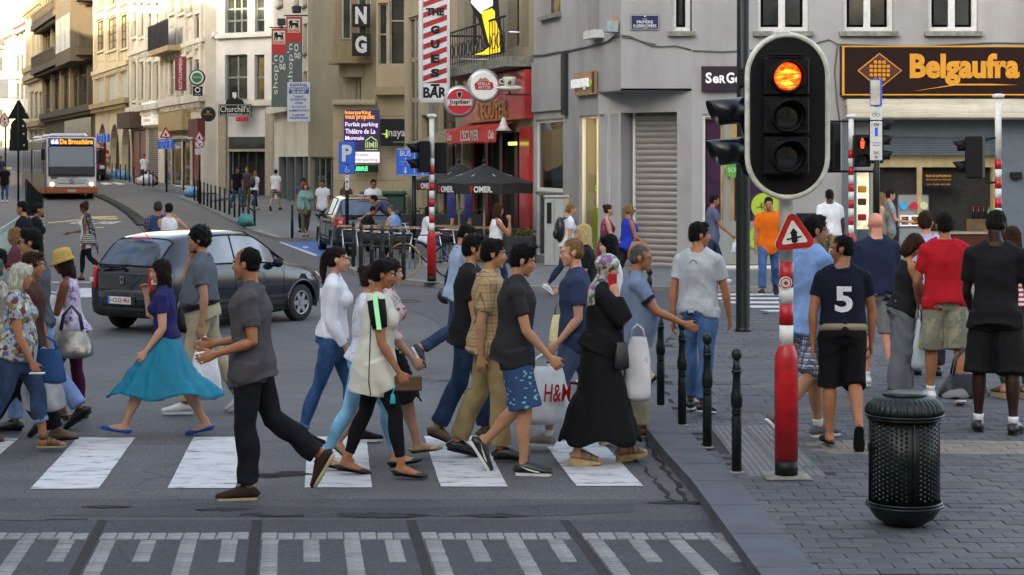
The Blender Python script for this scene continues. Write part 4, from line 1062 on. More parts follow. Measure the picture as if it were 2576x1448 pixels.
CARD=mat('car_paint_dark',(.034,.035,.042),.25,.5,var=.08,vs=3,coat=1.0)
hatchback('dark grey hatchback turning in the junction beside the crossing, plate 1-CLQ-462',(-4.47,27.9,0),math.radians(55),CARG,'1-CLQ-462',badge='shield').scale=(.89,.89,.93)
g=foot(868,652,True)
hatchback('grey hatchback parked in the blue bay beside the cafe chairs',(g.x-.0,49.6,0),math.radians(103),CARD,'1-ARB-707',tail='low')
# ---- the bus
BW=mat('bus_white',(.72,.72,.72),.3,var=.05,coat=.5);BG=mat('bus_grey',(.24,.235,.225),.35,.3,var=.1);BO=mat('bus_copper',(.36,.11,.04),.35,.3,var=.1);BGL=mat('bus_glass',(.02,.022,.024),.05,var=.5,vs=.8,spec=1.0)
gb=foot(180,503,True);ang=math.radians(-72)
bus=thing('articulated_bus','white, grey and copper articulated bus coming down the street, showing 66 De Brouckère','bus',gb,ang)
def rr(hw,h0,h1,r=.18,n=4):
 p=[]
 for cx,cz,a0 in((hw-r,h0+.06,-PI/2),(hw-r,h1-r,0),(-hw+r,h1-r,PI/2),(-hw+r,h0+.06,PI)):
  for i in range(n+1):a=a0+PI/2*i/n;q=r if cz>1 else .06;cxx=cx if cz>1 else math.copysign(hw-.06,cx);p.append((cxx+q*math.cos(a),cz+q*math.sin(a)))
 return p
def busbox(x0,x1,name,m,hw=1.25,h0=.30,h1=3.0,nose=0.0):
 c=MB();v=[];st=[(x0,1),(x1-.35*(nose>0),1)]+([(x1-.12,.985),(x1,.93)]if nose else[])
 for x,k in st:
  for y,z in rr(hw*k,h0,h1-(1-k)*1.2):v.append((x,y,z))
 n=20;f=[(a*n+i,a*n+(i+1)%n,a*n+n+(i+1)%n,a*n+n+i)for a in range(len(st)-1)for i in range(n)]+[tuple(range(n)),tuple(range((len(st)-1)*n,len(st)*n))]
 c.add(v,f,None,False);return c.build(name,m,bus)
busbox(-9.0,-.38,'body',BG,nose=1);busbox(-18.0,-10.0,'rear_body',BG);busbox(-10.02,-8.98,'bellows',BLACK,1.18,.35,2.9)
c=MB();c.bbox(-.004,-1.17,.30,.075,1.17,3.02,.05);c.build('front_panel',BW,bus)
c=MB();c.bbox(.055,-1.10,1.12,.095,1.10,2.62,.06);ws=c.build('windscreen',BGL,bus)
c=MB();c.box(.09,-1.05,1.15,.10,1.05,1.60);c.build('dashboard',mat('dash',(.03,.032,.035),.6,var=.3),ws)
c=MB()
for y0,y1 in((-.9,.1),(.05,1.0)):c.tube([(.115,y0,1.18),(.125,(y0+y1)/2,1.24),(.115,y1,1.16)],.014,5)
c.build('wiper',BLACK,ws)
c=MB();c.bbox(.05,-1.08,2.62,.10,1.08,2.97,.03);ds=c.build('destination_display',mat('display_black',(.008,.006,.006),.3,var=0),bus)
AMB=mat('led_amber',(1.0,.22,.01),.5,var=0,emit=.55);LWH=mat('led_white',(.8,.85,1.0),.5,var=0,emit=.35);LBG=mat('led_blue_ground',(.06,.12,.5),.5,var=0,emit=.12)
c=MB();c.box(.10,-.98,2.66,.108,-.57,2.93);me=c.build('route_panel',LBG,ds)
c=MB();c.text('66',-.95,-.60,2.69,2.90,0,.01,bold=.03);link('route_number',c.mesh('route_number',LWH),ds,(.110,0,0),(0,0,PI/2))
c=MB();c.text('De Brouckère',-.53,1.02,2.68,2.92,0,.01,bold=.025);link('destination_lettering',c.mesh('destination_lettering',AMB),ds,(.110,0,0),(0,0,PI/2))
c=MB();c.bbox(-.02,-1.22,.28,.11,1.22,.62,.05);c.bbox(-.5,-1.262,.28,.02,-1.2,.62,.02);c.build('copper_bumper',BO,bus)
c=MB();c.prism([(-.78,.95),(-.6,.80),(.6,.80),(.78,.95),(.6,.99),(-.6,.99)],-.02,.02);link('grille',c.mesh('grille',mat('bus_chrome',(.7,.7,.7),.25,.6,var=0)),bus,(.10,0,0),(0,0,PI/2))
c=MB();c.tube([(.125,.105*math.cos(a),.89+.105*math.sin(a))for a in np.linspace(0,2*PI,17)[:-1]],.014,5,closed=True)
for a in(90,210,330):c.tube([(.125,0,.89),(.125,.1*math.cos(math.radians(a)),.89+.1*math.sin(math.radians(a)))],.012,5)
c.build('star_badge',BLACK,bus)
HL=mat('headlamp_glow',(1.0,.62,.30),.3,var=0,emit=2.5)
for s in(1,-1):
 c=MB();c.bbox(.06,s*.92-.20,.62,.105,s*.92+.20,.86,.03);h=c.build('headlight',CLEAR,bus);c=MB();c.disc((.115,s*.93,.75),.085,.03,16,ax='x');c.build('bulb',HL,h)
c=MB();c.text('8882',-.98,-.66,1.0,1.10,0,.006,bold=.02);link('fleet_number',c.mesh('fleet_number',BLACK),bus,(.078,0,0),(0,0,PI/2))
c=MB();c.text('www.stib.be',-.3,.3,1.03,1.09,0,.006);link('web_lettering',c.mesh('web_lettering',BLACK),bus,(.098,0,0),(0,0,PI/2))
c=MB();c.bbox(.10,-.20,.37,.118,.20,.48,.004);pp=c.build('number_plate',WHITE,bus);c=MB();c.text('529-BDQ',-.17,.17,.39,.46,0,.005,bold=.02);link('plate_lettering',c.mesh('plate_lettering',RED),pp,(.119,0,0),(0,0,PI/2))
for s in(1,-1):c=MB();c.tube([(.0,s*1.2,2.75),(.25,s*1.36,2.7),(.26,s*1.36,2.45)],.025,6);c.bbox(.18,s*1.36-.09,1.9,.30,s*1.36+.09,2.45,.03);c.build('mirror',BLACK,bus)
for x in np.arange(-8.3,-.6,1.55):
 c=MB();c.bbox(x,-1.275,1.25,x+1.38,-1.245,2.45,.03);c.build('side_window',BGL,bus)
for x in np.arange(-17.5,-10.8,1.55):
 c=MB();c.bbox(x,-1.275,1.25,x+1.38,-1.245,2.45,.03);c.build('side_window',BGL,bus)
c=MB();c.box(-9.0,-1.27,.30,-.4,-1.248,.62);c.box(-18,-1.27,.30,-10,-1.248,.62);c.build('copper_skirt',BO,bus)
for x in(-2.4,-8.2,-14.0):
 for s in(1,-1):wheel('wheel',bus,x,s*1.10,.48,.28,8,RIM,s)
for x0,x1,w in((-3.6,-1.0,.85),(-7.4,-4.4,.9),(-14.5,-11.5,.9)):c=MB();c.bbox(x0,-w,2.98,x1,w,3.22,.10);c.build('roof_unit',mat('roof_unit',(.5,.52,.56),.4,var=.1),bus)
for o in list(bus.children):
 if o.name.split('.')[0]in('front_panel','windscreen','destination_display','wiper','dashboard'):
  for q in[o]+list(o.children):
   for v_ in q.data.vertices:
    zz_=v_.co.z
    if zz_>1.0:
     if q.name.startswith(('route_number','destination_lettering')):v_.co.y+=(zz_-1.0)*.16
     else:v_.co.x-=(zz_-1.0)*.16
g=foot(262,462,True);c=MB()
dr=thing('van','dark red van standing half hidden behind the bus','van',(g.x-1.7,g.y+4,gz(g.y+4)),math.radians(-70))
c.bbox(-4.5,-.95,.35,0,.95,2.2,.15);c.build('body',mat('van_red',(.16,.015,.03),.3,var=.1,coat=.6),dr);c=MB();c.bbox(-.05,-.8,1.1,.03,.8,1.95,.04);c.build('windscreen',BGL,dr)
c=MB();c.bbox(-.02,-.9,.35,.08,.9,.7,.03);c.build('bumper',BLACK,dr)
for s in(1,-1):
 wheel('wheel',dr,-.9,s*.85,.34,.2,6,RIM,s);wheel('wheel',dr,-3.7,s*.85,.34,.2,6,RIM,s);c=MB();c.bbox(.0,s*.7-.15,.75,.06,s*.7+.15,.95,.02);c.build('headlight',CLEAR,dr)
# ---------------------------------------------------------------- buildings
def plaster(n,c,dirt=.3,bump=.25):return mat('wall_'+n,c,.9,var=.08,vs=1.2,bump=bump,bs=35,dirt=dirt)
GREYW=plaster('cool_grey',(.345,.338,.332),.5);BEIGE=GREYW;FRAMEW=mat('window_white',(.62,.62,.60),.5,var=.1,vs=12,dirt=.35)
SILL=mat('sill_stone',(.22,.22,.18),.9,var=.35,vs=9,bump=.5,dirt=.5)
CREAM=plaster('cream',(.56,.47,.30),.5);LIGHT=plaster('pale_stone',(.58,.54,.44),.5);WARM=plaster('warm_stone',(.34,.26,.14),.6)
BRONZ=plaster('dark_stone',(.085,.066,.04),.5);OLIVE=plaster('old_concrete',(.30,.26,.17),.6,.5);TRAV=plaster('travertine',(.44,.35,.22),.4);WHT=plaster('white_render',(.62,.60,.56),.25)
FRD=mat('frame_dark',(.05,.045,.035),.5,var=.2);FRG=mat('frame_greygreen',(.20,.23,.20),.5,var=.15);FRC=mat('frame_cream',(.42,.37,.27),.6,var=.2)
GL2=mat('pane_glass',(.035,.04,.038),.05,var=.7,vs=.9,spec=1.0);CURT=mat('net_curtain',(.40,.37,.30),.8,var=.3,vs=9,aniso=(3,1,.2))
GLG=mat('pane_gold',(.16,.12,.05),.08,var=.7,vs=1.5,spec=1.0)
INT=mat('dark_interior',(.02,.018,.015),.9,var=.3);IRON=mat('black_iron',(.02,.02,.022),.6,var=.2)
def dent(s,u0,u1,z0):
 c=MB();n=5
 for i in range(n):u=u0+(u1-u0)*(i+.2)/n;c.box(u,-.07,z0-.85,u+(u1-u0)/n*.55,-.002,z0-.35)
 q=c.build('apron_panel',s.sur,s.root);q['kind']='stuff'
class Fac:
 sur=None
 """a building with one street front traced from A (left) to B (right), seen from outside"""
 def __init__(s,name,label,x0,D0,x1,D1,H,wall,depth=8.0,group=None,base=None,cat='building',side_r=0,side_l=0):
  A=at(x0,HY,D0);B=at(x1,HY,D1);s.A=A;s.B=B;d=B-A;s.W=math.hypot(d.x,d.y);s.dx,s.dy=d.x/s.W,d.y/s.W
  s.z0=(gz((D0+D1)/2)-.1)if base is None else base;s.H=H;s.wall=wall;s.ops=[];s.dep=depth
  s.root=thing(name,label,cat,(A.x,A.y,s.z0),math.atan2(d.y,d.x),group)
  s.wins=[]
 def uz(s,x,y):
  k=(x-CX)/F;t=(k*s.A.y-s.A.x)/(s.dx-k*s.dy);D=s.A.y+t*s.dy
  return t,CH-(y-HY)/F*D-s.z0
 def rect(s,x0,y0,x1,y1):
  xm=(x0+x1)/2;u0=s.uz(x0,y0)[0];u1=s.uz(x1,y0)[0];zt=s.uz(xm,y0)[1];zb=s.uz(xm,y1)[1]
  return[min(u0,u1),max(u0,u1),min(zt,zb),max(zt,zb)]
 def cut(s,r,arch=False):
  r=list(r);r[0]=max(r[0],.02);r[1]=min(r[1],s.W-.02);r[2]=max(r[2],.0);r[3]=min(r[3],s.H-.05)
  s.ops.append((r,arch));return r
 def window(s,r,cols=2,rows=1,fr=None,gl=None,rec=.18,fw=.07,sill=True,trans=None,arch=False,curtain=False,label=None,sill_m=None,bar=.03):
  if s.sur:
   rec=min(rec,.07);w_=(r[1]-r[0])*.16;fw=.055;bar=min(bar,.022);r=[r[0]-w_,r[1]+w_,r[2],r[3]]
  r=s.cut(r,arch);u0,u1,z0,z1=r;w=u1-u0;h=z1-z0;fr=fr or FRAMEW;gl=gl or GL2
  if w<.05 or h<.05:return
  c=MB();y=rec
  c.box(u0,y-.05,z0,u0+fw,y+.05,z1);c.box(u1-fw,y-.05,z0,u1,y+.05,z1);c.box(u0+fw,y-.05,z0,u1-fw,y+.05,z0+fw);c.box(u0+fw,y-.05,z1-fw,u1-fw,y+.05,z1)
  cs=[u0+fw+(w-2*fw)*i/cols for i in range(cols+1)];rs_=[z0+fw+(h-2*fw)*i/rows for i in range(rows+1)]
  if trans:rs_=[z0+fw,z0+h*trans,z1-fw]
  for q in cs[1:-1]:c.box(q-bar,y-.04,z0+fw,q+bar,y+.04,z1-fw)
  for q in rs_[1:-1]:c.box(u0+fw,y-.035,q-bar*.9,u1-fw,y+.035,q+bar*.9)
  o=c.build('window',fr,s.root,label=label)
  for i in range(cols):
   for j in range(len(rs_)-1):
    p=MB();p.box(cs[i]+bar*.9,y-.008+random.uniform(-.004,.004),rs_[j]+bar*.8,cs[i+1]-bar*.9,y+.008,rs_[j+1]-bar*.8);p.build('pane',gl,o)
  if s.sur and w>.4:
   p=MB();p.box(u0-.16,-.05,z0-.05,u0-.02,-.002,z1+.1);p.box(u1+.02,-.05,z0-.05,u1+.16,-.002,z1+.1);p.box(u0-.2,-.14,z1+.1,u1+.2,-.002,z1+.28);p.box(u0-.2,-.13,z0-.22,u1+.2,-.002,z0-.06);p.build('window_surround',s.sur,s.root)
  if s.sur and w>.4:dent(s,u0,u1,z0)
  if curtain:p=MB();p.box(u0+fw,y+.06,z0,u1-fw,y+.07,z1);p.build('curtain',CURT,o)
  if sill:p=MB();p.box(u0-.08,-.12,z0-.10,u1+.08,rec-.05,z0+.0);p.build('sill',sill_m or SILL,s.root)
  return o
 def finish(s,roof=True):
  ops=[o for o in s.ops];us=sorted(set([0,s.W]+[round(v,4)for r,a in ops for v in r[:2]]));zs=sorted(set([0,s.H]+[round(v,4)for r,a in ops for v in r[2:]]))
  c=MB()
  for a,b in zip(us,us[1:]):
   if b-a<1e-3:continue
   for p,q in zip(zs,zs[1:]):
    if q-p<1e-3:continue
    um,zm=(a+b)/2,(p+q)/2
    if any(r[0]<um<r[1]and r[2]<zm<r[3]for r,_ in ops):continue
    c.add([(a,0,p),(b,0,p),(b,0,q),(a,0,q)],[(0,1,2,3)])
  for r,arch in ops:
   u0,u1,z0,z1=r;dd=.45
   c.add([(u0,0,z0),(u0,dd,z0),(u0,dd,z1),(u0,0,z1)],[(0,1,2,3)]);c.add([(u1,0,z0),(u1,dd,z0),(u1,dd,z1),(u1,0,z1)],[(3,2,1,0)])
   c.add([(u0,0,z1),(u1,0,z1),(u1,dd,z1),(u0,dd,z1)],[(0,1,2,3)]);c.add([(u0,0,z0),(u1,0,z0),(u1,dd,z0),(u0,dd,z0)],[(3,2,1,0)])
   if arch:
    n=10;w=(u1-u0)/2;um=(u0+u1)/2;P1=[(um-w*math.cos(PI*i/n),z1-w+w*math.sin(PI*i/n))for i in range(n+1)]
    for(a,b),(a2,b2)in zip(P1,P1[1:]):c.add([(a,-.004,b),(a2,-.004,b2),(a2,-.004,z1),(a,-.004,z1)],[(0,1,2,3)]);c.add([(a,-.004,b),(a2,-.004,b2),(a2,.45,b2),(a,.45,b)],[(3,2,1,0)])
  W,H,d=s.W,s.H,s.dep
  c.add([(0,0,0),(0,d,0),(0,d,H),(0,0,H)],[(3,2,1,0)]);c.add([(W,0,0),(W,d,0),(W,d,H),(W,0,H)],[(0,1,2,3)])
  c.add([(0,d,0),(W,d,0),(W,d,H),(0,d,H)],[(3,2,1,0)]);c.add([(0,0,H),(W,0,H),(W,d,H),(0,d,H)],[(0,1,2,3)])
  c.build('wall',s.wall,s.root,fix=False)
  c=MB();c.box(.05,.47,0,W-.05,.50,H-.05);c.build('dark_room',INT,s.root)
  return s.root
 def box(s,name,m,u0,u1,z0,z1,y0,y1,label=None,par=None):c=MB();c.box(u0,y0,z0,u1,y1,z1);return c.build(name,m,par or s.root,label=label)
 def band(s,name,m,z,h,out):
  if s.sur:
   c=MB();u=.3
   while u<s.W-.3:c.box(u,-out*.8,z-.28,u+.22,-.003,z-.002);u+=.62
   q=c.build('dentils',m,s.root);q['kind']='stuff'
  return s.box(name,m,-.02,s.W+.02,z,z+h,-out,.0)
# ---- A: grey corner building, front facing the junction
G1=Fac('grey_corner_building','pale grey rendered corner building with shuttered entrance and waffle shop, sills over the shopfronts',1740,40,2760,40,13.5,GREYW,12,base=0.05)
for x0,x1 in((1690,1816),(1903,2034),(2120,2247),(2334,2460)):
 if x0<1740:continue
 G1.window(G1.rect(x0,-110,x1,80),2,1,trans=.75,rec=.16,fw=.10,curtain=False,bar=.07)
 r=G1.rect(x0,-110,x1,80);G1.window([r[0],r[1],r[3]+1.4,r[3]+3.2],2,1)
SHOPW=mat('shop_frame_white',(.70,.70,.67),.45,var=.05)
WLIT=mat('shop_warm_interior',(.62,.42,.18),.8,var=.45,vs=1.2,emit=.08);CLEARG=mat('clear_glass',(.9,.92,.92),.02,var=0,trans=1.0,spec=.5)
def shopwin(B,r,fr=SHOPW,back=WLIT,fw=.06,depth=.40,glass=True,nm='shop_window'):
 r=B.cut(r);u0,u1,z0,z1=r;c=MB();c.box(u0,.06,z0,u0+fw,.14,z1);c.box(u1-fw,.06,z0,u1,.14,z1);c.box(u0+fw,.06,z0,u1-fw,.14,z0+fw);c.box(u0+fw,.06,z1-fw,u1-fw,.14,z1)
 o=c.build(nm,fr,B.root)
 p=MB();p.box(u0+fw,depth,z0+fw,u1-fw,depth+.02,z1-fw);p.build('display_back',back,o)
 if glass:p=MB();p.add([(u0+fw,.10,z0+fw),(u1-fw,.10,z0+fw),(u1-fw,.10,z1-fw),(u0+fw,.10,z1-fw)],[(0,1,2,3)]);p.build('pane',THIN,o,fix=False)
 return o,r
THIN,N_,L_,b_=nodes_mat('shop_glass',.03);mo=[n for n in N_ if n.type=='OUTPUT_MATERIAL'][0];tr=N_.new('ShaderNodeBsdfTransparent');gl=N_.new('ShaderNodeBsdfGlossy');gl.inputs['Roughness'].default_value=.03;mx=N_.new('ShaderNodeMixShader');fz=N_.new('ShaderNodeFresnel');fz.inputs[0].default_value=1.5
ad=N_.new('ShaderNodeMath');ad.operation='ADD';ad.inputs[1].default_value=.06;L_.new(fz.outputs[0],ad.inputs[0]);L_.new(ad.outputs[0],mx.inputs[0]);L_.new(tr.outputs[0],mx.inputs[1]);L_.new(gl.outputs[0],mx.inputs[2]);L_.new(mx.outputs[0],mo.inputs[0]);tr.inputs[0].default_value=(.92,.94,.93,1)
so,r=shopwin(G1,G1.rect(1767,288,1990,676));u0,u1,z0,z1=r
c=MB();c.box(u0+.10,.30,z0+.1,u0+.42,.38,z1-.1);c.build('panel',mat('purple_display',(.10,.02,.12),.7,var=.4,vs=4),so)
c=MB();c.box(u0+.47,.22,z0+.08,u0+.62,.36,z1-.08);c.build('white_column',SHOPW,so);c=MB();c.box(u0+.72,.30,z0+.15,u0+1.55,.34,z1-1.2);c.build('poster',mat('purple_display',0),so);c=MB();c.box(u0+.05,.20,z0+.08,u1-.05,.38,z0+1.0);c.build('plinth',SHOPW,so)
lime=mat('lime_sign',(.34,.46,.03),.6,var=.05,emit=.02)
for x,y,rr_,t in((1845,428,.17,'SOL'),(1925,520,.29,'-40%'),(1912,600,.25,'-30%'),(1870,452,.0,'')):
 if rr_==0:continue
 u,z=G1.uz(x,y);c=MB();c.disc((u,.085,z),rr_,.012,28);d=c.build('sale_disc',lime if t!='SOL' else mat('green_sign',(.08,.32,.03),.6,var=.05),so)
 c=MB();c.text(t,u-rr_*.6,u+rr_*.6,z-rr_*.3,z+rr_*.3,.078,.004,fit=False);c.build('lettering',WHITE if t=='SOL' else BLACK,d)
PURP=mat('sign_aubergine',(.018,.006,.022),.35,var=.1)
u0,u1,z0,z1=G1.rect(1764,168,2010,230);o=G1.box('shop_sign',PURP,u0,u1,z0,z1,-.12,-.002)
c=MB();zc=(z0+z1)/2;k=.0254
for i,ch in enumerate('SeRGeNT MAJOR'):
 if ch==' ':continue
 big=ch.isupper()or True;hh=.23 if ch in 'SRGTMJ' else .16
 if ch in 'e':hh=.15
 if ch=='R' or ch=='N':hh=.17
 w={'M':.20,'J':.10,'G':.17,'S':.13}.get(ch,.13);x=u0+.08+sum({'M':.21,'J':.11,'G':.185,'S':.15,' ':.10}.get(q,.145)for q in 'SeRGeNT MAJOR'[:i])
 if x+w>u1:break
 c.text(ch,x,x+w,zc-.10,zc-.10+hh,-.122,.02,bold=.03)
c.build('sign_lettering',mat('lit_white',(.85,.85,.85),.5,var=0,emit=.03),o)
u0,u1,z0,z1=G1.rect(2003,537,2050,592);o=G1.box('letter_box',BLACK,u0,u1,z0,z1,-.16,-.002);G1.box('letter_flap',RED,u0+.12,u0+.27,z0+.2,z0+.32,-.165,-.158,par=o)
u0,u1,z0,z1=G1.rect(2112,118,2760,242);FB=mat('fascia_brown',(.018,.007,.005),.5,var=.15,spec=.15);OR=mat('sign_orange',(.62,.27,.012),.5,var=.1)
o=G1.box('waffle_sign',FB,u0,u1,z0,z1,-.30,-.002)
c=MB();c.box(u0,-.31,z1-.03,u1,-.295,z1);c.box(u0,-.31,z0,u1,-.295,z0+.03);c.box(u0,-.312,z0+.03,u0+.05,-.296,z1-.03);c.build('sign_border',OR,o)
def U(x,y):return G1.uz(x,y)
c=MB();ex=[U(2281,233),U(2400,213),U(2480,213),U(2550,216),U(2480,217),U(2395,217)]
a=U(2281,205);b=U(2555,137);c.text('Belgaufra',a[0],b[0],a[1]-.10,b[1],-.302,.012,bold=.045)
c.prism([(u,z)for u,z in ex],-.322,-.303);c.build('waffle_lettering',OR,o)
c=MB();q=[U(2150,180),U(2205,136),U(2262,180),U(2205,226)];c.prism(q,-.312,-.302);d=c.build('diamond',OR,o);mx_=sum(p[0]for p in q)/4;mz=sum(p[1]for p in q)/4
c=MB();c.prism([(mx_+(p[0]-mx_)*.93,mz+(p[1]-mz)*.93)for p in q],-.318,-.3115);c.build('diamond_field',mat('sign_maroon',(.08,.015,.012),.4,var=.1),o)
c=MB();
for i in range(-2,3):
 for j in range(-2,3):
  if abs(i)+abs(j)<4:c.bbox(mx_+i*.09-.035,-.34,mz+j*.09-.035,mx_+i*.09+.035,-.317,mz+j*.09+.035,.01)
c.build('plain_grid_emblem',OR,o)
u0,u1,z0,z1=G1.rect(2112,245,2760,302);c=MB();ub=u0+.1
c.tube([(ub,-.35,z0+.16),(u1,-.35,z0+.16)],.17,14);c.box(ub,-.34,z0+.28,u1,-.002,z1-.05);c.bbox(ub,-.62,z0+.02,u1,-.5,z0+.12,.02);c.build('awning',mat('awning_cream',(.50,.46,.36),.7,var=.12,aniso=(.3,1,4),dirt=.4),G1.root)
r=G1.cut(G1.rect(2195,300,2512,695));u0,u1,z0,z1=r;SHG=mat('shutter_grey',(.12,.145,.17),.45,.3,var=.1)
zs_=U(2300,392)[1];n=10;
sh=G1.box('shutter_box',SHG,u0,u1,z1-.38,z1,.02,.3)
for i in range(8):
 zz=zs_+(z1-.38-zs_)*i/8;c=MB();c.bbox(u0,.06,zz+.006,u1,.10,zz+(z1-.38-zs_)/8,.006);c.build('shutter_slat',SHG,sh)
kw=mat('kiosk_wood',(.12,.075,.03),.6,var=.4,vs=5);kc=mat('kiosk_cream',(.34,.27,.13),.6,var=.2,emit=.04)
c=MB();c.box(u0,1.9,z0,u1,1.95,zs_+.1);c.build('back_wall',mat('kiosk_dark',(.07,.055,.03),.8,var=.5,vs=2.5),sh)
c=MB();c.box(u0,.25,z0,u0+.06,1.9,zs_);c.box(u1-.06,.25,z0,u1,1.9,zs_);c.box(u0+.06,.25,zs_-.25,u1-.06,.32,zs_);c.build('kiosk_frame',kc,sh)
c=MB();c.box(u0+1.0,.20,z0,u0+1.1,.30,zs_-.25);c.build('kiosk_post',kc,sh)
a=U(2410,590);c=MB();c.box(u0+1.15,.15,z0,u1-.1,.65,a[1]);cn=c.build('counter',mat('counter_brown',(.07,.015,.01),.3,var=.15),G1.root)
c=MB();c.box(u0+1.1,.10,a[1],u1-.05,.70,a[1]+.05);c.build('counter_top',mat('counter_stone',(.3,.26,.18),.4,var=.2),cn)
u,z=U(2326,438);c=MB();c.box(u,.05,z-.28,u+.62,.09,z+.02);p=c.build('menu_board',BLACK,G1.root)
c=MB();c.text('PLUS DE SUPPLÉMENTS',u+.04,u+.58,z-.07,z-.01,.048,.004,bold=.02);c.text('dans ma gaufre au même prix',u+.04,u+.58,z-.15,z-.10,.048,.004);c.text('sucre - chocolat - crème fraîche',u+.06,u+.56,z-.24,z-.20,.048,.004);c.build('menu_lettering',OR,p)
u0m,u1m,z0m,z1m=G1.rect(2264,490,2344,690);dm=thing('drinks_machine','slush drinks machine with three bowls and price cards inside the waffle shop','drinks machine',(0,0,0));dm.matrix_world=G1.root.matrix_world
c=MB();c.bbox(u0m,.1,z0m,u1m,.5,z0m+(z1m-z0m)*.58,.02);c.bbox(u0m,.25,z0m+(z1m-z0m)*.58,u1m,.5,z1m,.02);c.build('cabinet',STEEL,dm);dm.location=G1.root.location;dm.rotation_euler=G1.root.rotation_euler
for i,(cc,co_)in enumerate((('blue',(.05,.35,.6)),('red',(.5,.03,.06)),('yellow',(.5,.5,.3)))):
 uu=u0m+.12+i*.215;c=MB();c.disc((uu,.22,z0m+1.45),.085,.10,18);c.build('bowl',mat('slush_'+cc,co_,.2,var=.2,emit=.03),dm)
 c=MB();c.box(uu-.10,.06,z0m+1.02,uu+.10,.08,z0m+1.25);q=c.build('price_card',mat('card_white',(.8,.8,.8),.5,var=0,emit=.06),dm);c=MB();c.box(uu-.075,.054,z0m+1.05,uu+.075,.062,z0m+1.22);c.build('card_print',BLACK,q)
 c=MB();c.text('1.80',uu-.055,uu+.055,z0m+1.07,z0m+1.14,.052,.003,bold=.02);c.text('MENU',uu-.06,uu+.06,z0m+1.16,z0m+1.20,.052,.003);c.build('price_lettering',OR,q)
for i in range(5):
 uu,zz=U(2462+i*13,548);b=thing('bottle',['dark cola bottle on the counter shelf, leftmost of five','dark cola bottle second from the left on the counter shelf','dark cola bottle between cola and green bottle','green soda bottle on the counter shelf','orange soda bottle on the counter shelf, rightmost of five'][i],'bottle',(G1.A.x+uu,G1.A.y+.45,G1.z0+zz-.02),0,'bottles on the waffle counter')
 c=MB();c.lathe([(.03,0),(.032,.12),(.028,.16),(.012,.20),(.012,.23)],n=10);c.build('glass',mat(['bt_cola','bt_cola','bt_cola','bt_green','bt_orange'][i],[(.03,.01,.01)]*3+[(.05,.35,.12),(.7,.3,.02)][:2][i-3:i-2]and((.03,.01,.01)if i<3 else(.05,.35,.12)if i==3 else(.7,.3,.02)),.15,var=0),b);c=MB();c.lathe([(.014,.22),(.014,.245)],n=8);c.build('cap',RED,b)
c=MB();uu,zz=U(2455,550);c.box(uu-.1,.40,z0,uu+.75,.55,zz-.03);c.build('bottle_shelf',kw,cn)
r=G1.cut(G1.rect(2155,430,2190,690));u0,u1,z0,z1=r;c=MB();c.box(u0,.2,z0+.9,u1,.24,z1);p=c.build('menu_panel',mat('menu_lit',(.62,.56,.38),.6,var=.35,vs=8,emit=.25),G1.root);c=MB();c.box(u0,.2,z0,u1,.26,z0+.9);c.build('panel_base',SHG,G1.root)
for i,(dz_,cc)in enumerate(((.35,OR),(.62,mat('choc',(.08,.02,.01),.5)),(.95,RED))):c=MB();c.bbox(u0+.06,.17,z1-dz_-.12,u0+.24,.205,z1-dz_+.02,.02);c.build('food_picture',cc,p)
u0,u1,z0,z1=G1.rect(2506,300,2600,695);G1.box('pillar',SHG,u0,u1,z0,z1,-.06,-.002)
G1.box('pillar',SHG,*[v for v in G1.rect(2118,300,2152,695)],-.06,-.002)
u,z=U(2540,443);c=MB();c.bbox(u-.02,-.2,z-.07,u+.22,-.062,z+.08,.02);c.build('wall_lamp',BLACK,G1.root)
c=MB()
def wire(B,pts,r=.014,y=-.03,m=None):
 c=MB();c.tube([(B.uz(*p)[0],y,B.uz(*p)[1])for p in pts],r,5);return c.build('cable',m or IRON,B.root)
CAB=mat('cable_grey',(.12,.12,.11),.8,var=.3)
wire(G1,[(1742,128),(1820,131),(1900,127),(1980,118),(2050,110),(2085,100),(2106,112),(2300,118),(2500,108),(2700,112)],m=CAB);wire(G1,[(2106,112),(2098,180),(2104,260),(2112,310)],.012,m=CAB)
G1.finish()
# ---- B: the cut-off corner and the side facing the street
GL_D=46.6
G2=Fac('grey_front_building','corner of the pale grey building with blue street-name plate and rolled-down shutter',1562,40,1740,40,13.5,GREYW,12,base=0.05)
G2.window(G2.rect(1690,-110,1739,80),1,1,trans=.75,rec=.16,fw=.10,bar=.07)
zc=G2.uz(1600,228)[1]
u0,u1,z0,z1=G2.rect(1586,38,1658,76);pl_=G2.box('street_name_plate',mat('plate_navy',(.008,.012,.08),.3,var=.1),u0,u1,z0,z1,-.03,-.002)
c=MB();w=u1-u0;h=z1-z0;c.text('FRIPIERS',u0+w*.22,u1-w*.22,z0+h*.42,z0+h*.62,-.032,.004,bold=.02);c.text('KLEERKOPERS',u0+w*.10,u1-w*.10,z0+h*.16,z0+h*.36,-.032,.004,bold=.02);c.text('RUE DES',u0+w*.42,u1-w*.42,z0+h*.68,z0+h*.75,-.032,.004);c.text('STRAAT',u0+w*.42,u1-w*.42,z0+h*.06,z0+h*.12,-.032,.004)
c.box(u0+.01,-.034,z0+.01,u1-.01,-.031,z0+.018);c.box(u0+.01,-.034,z1-.018,u1-.01,-.031,z1-.01);c.box(u0+.01,-.034,z0+.018,u0+.018,-.031,z1-.018);c.box(u1-.018,-.034,z0+.018,u1-.01,-.031,z1-.018);c.disc(((u0+u1)/2,-.033,z1-.035),.018,.004,10);c.build('plate_lettering',WHITE,pl_)
wire(G2,[(1563,90),(1585,92),(1610,104),(1640,116),(1663,118),(1700,116),(1739,126)],m=CAB);wire(G2,[(1563,94),(1590,97),(1620,106),(1650,113)],.012,m=CAB)
c=MB();W2,H2=G2.W,G2.H;op=G2.ops[0][0]
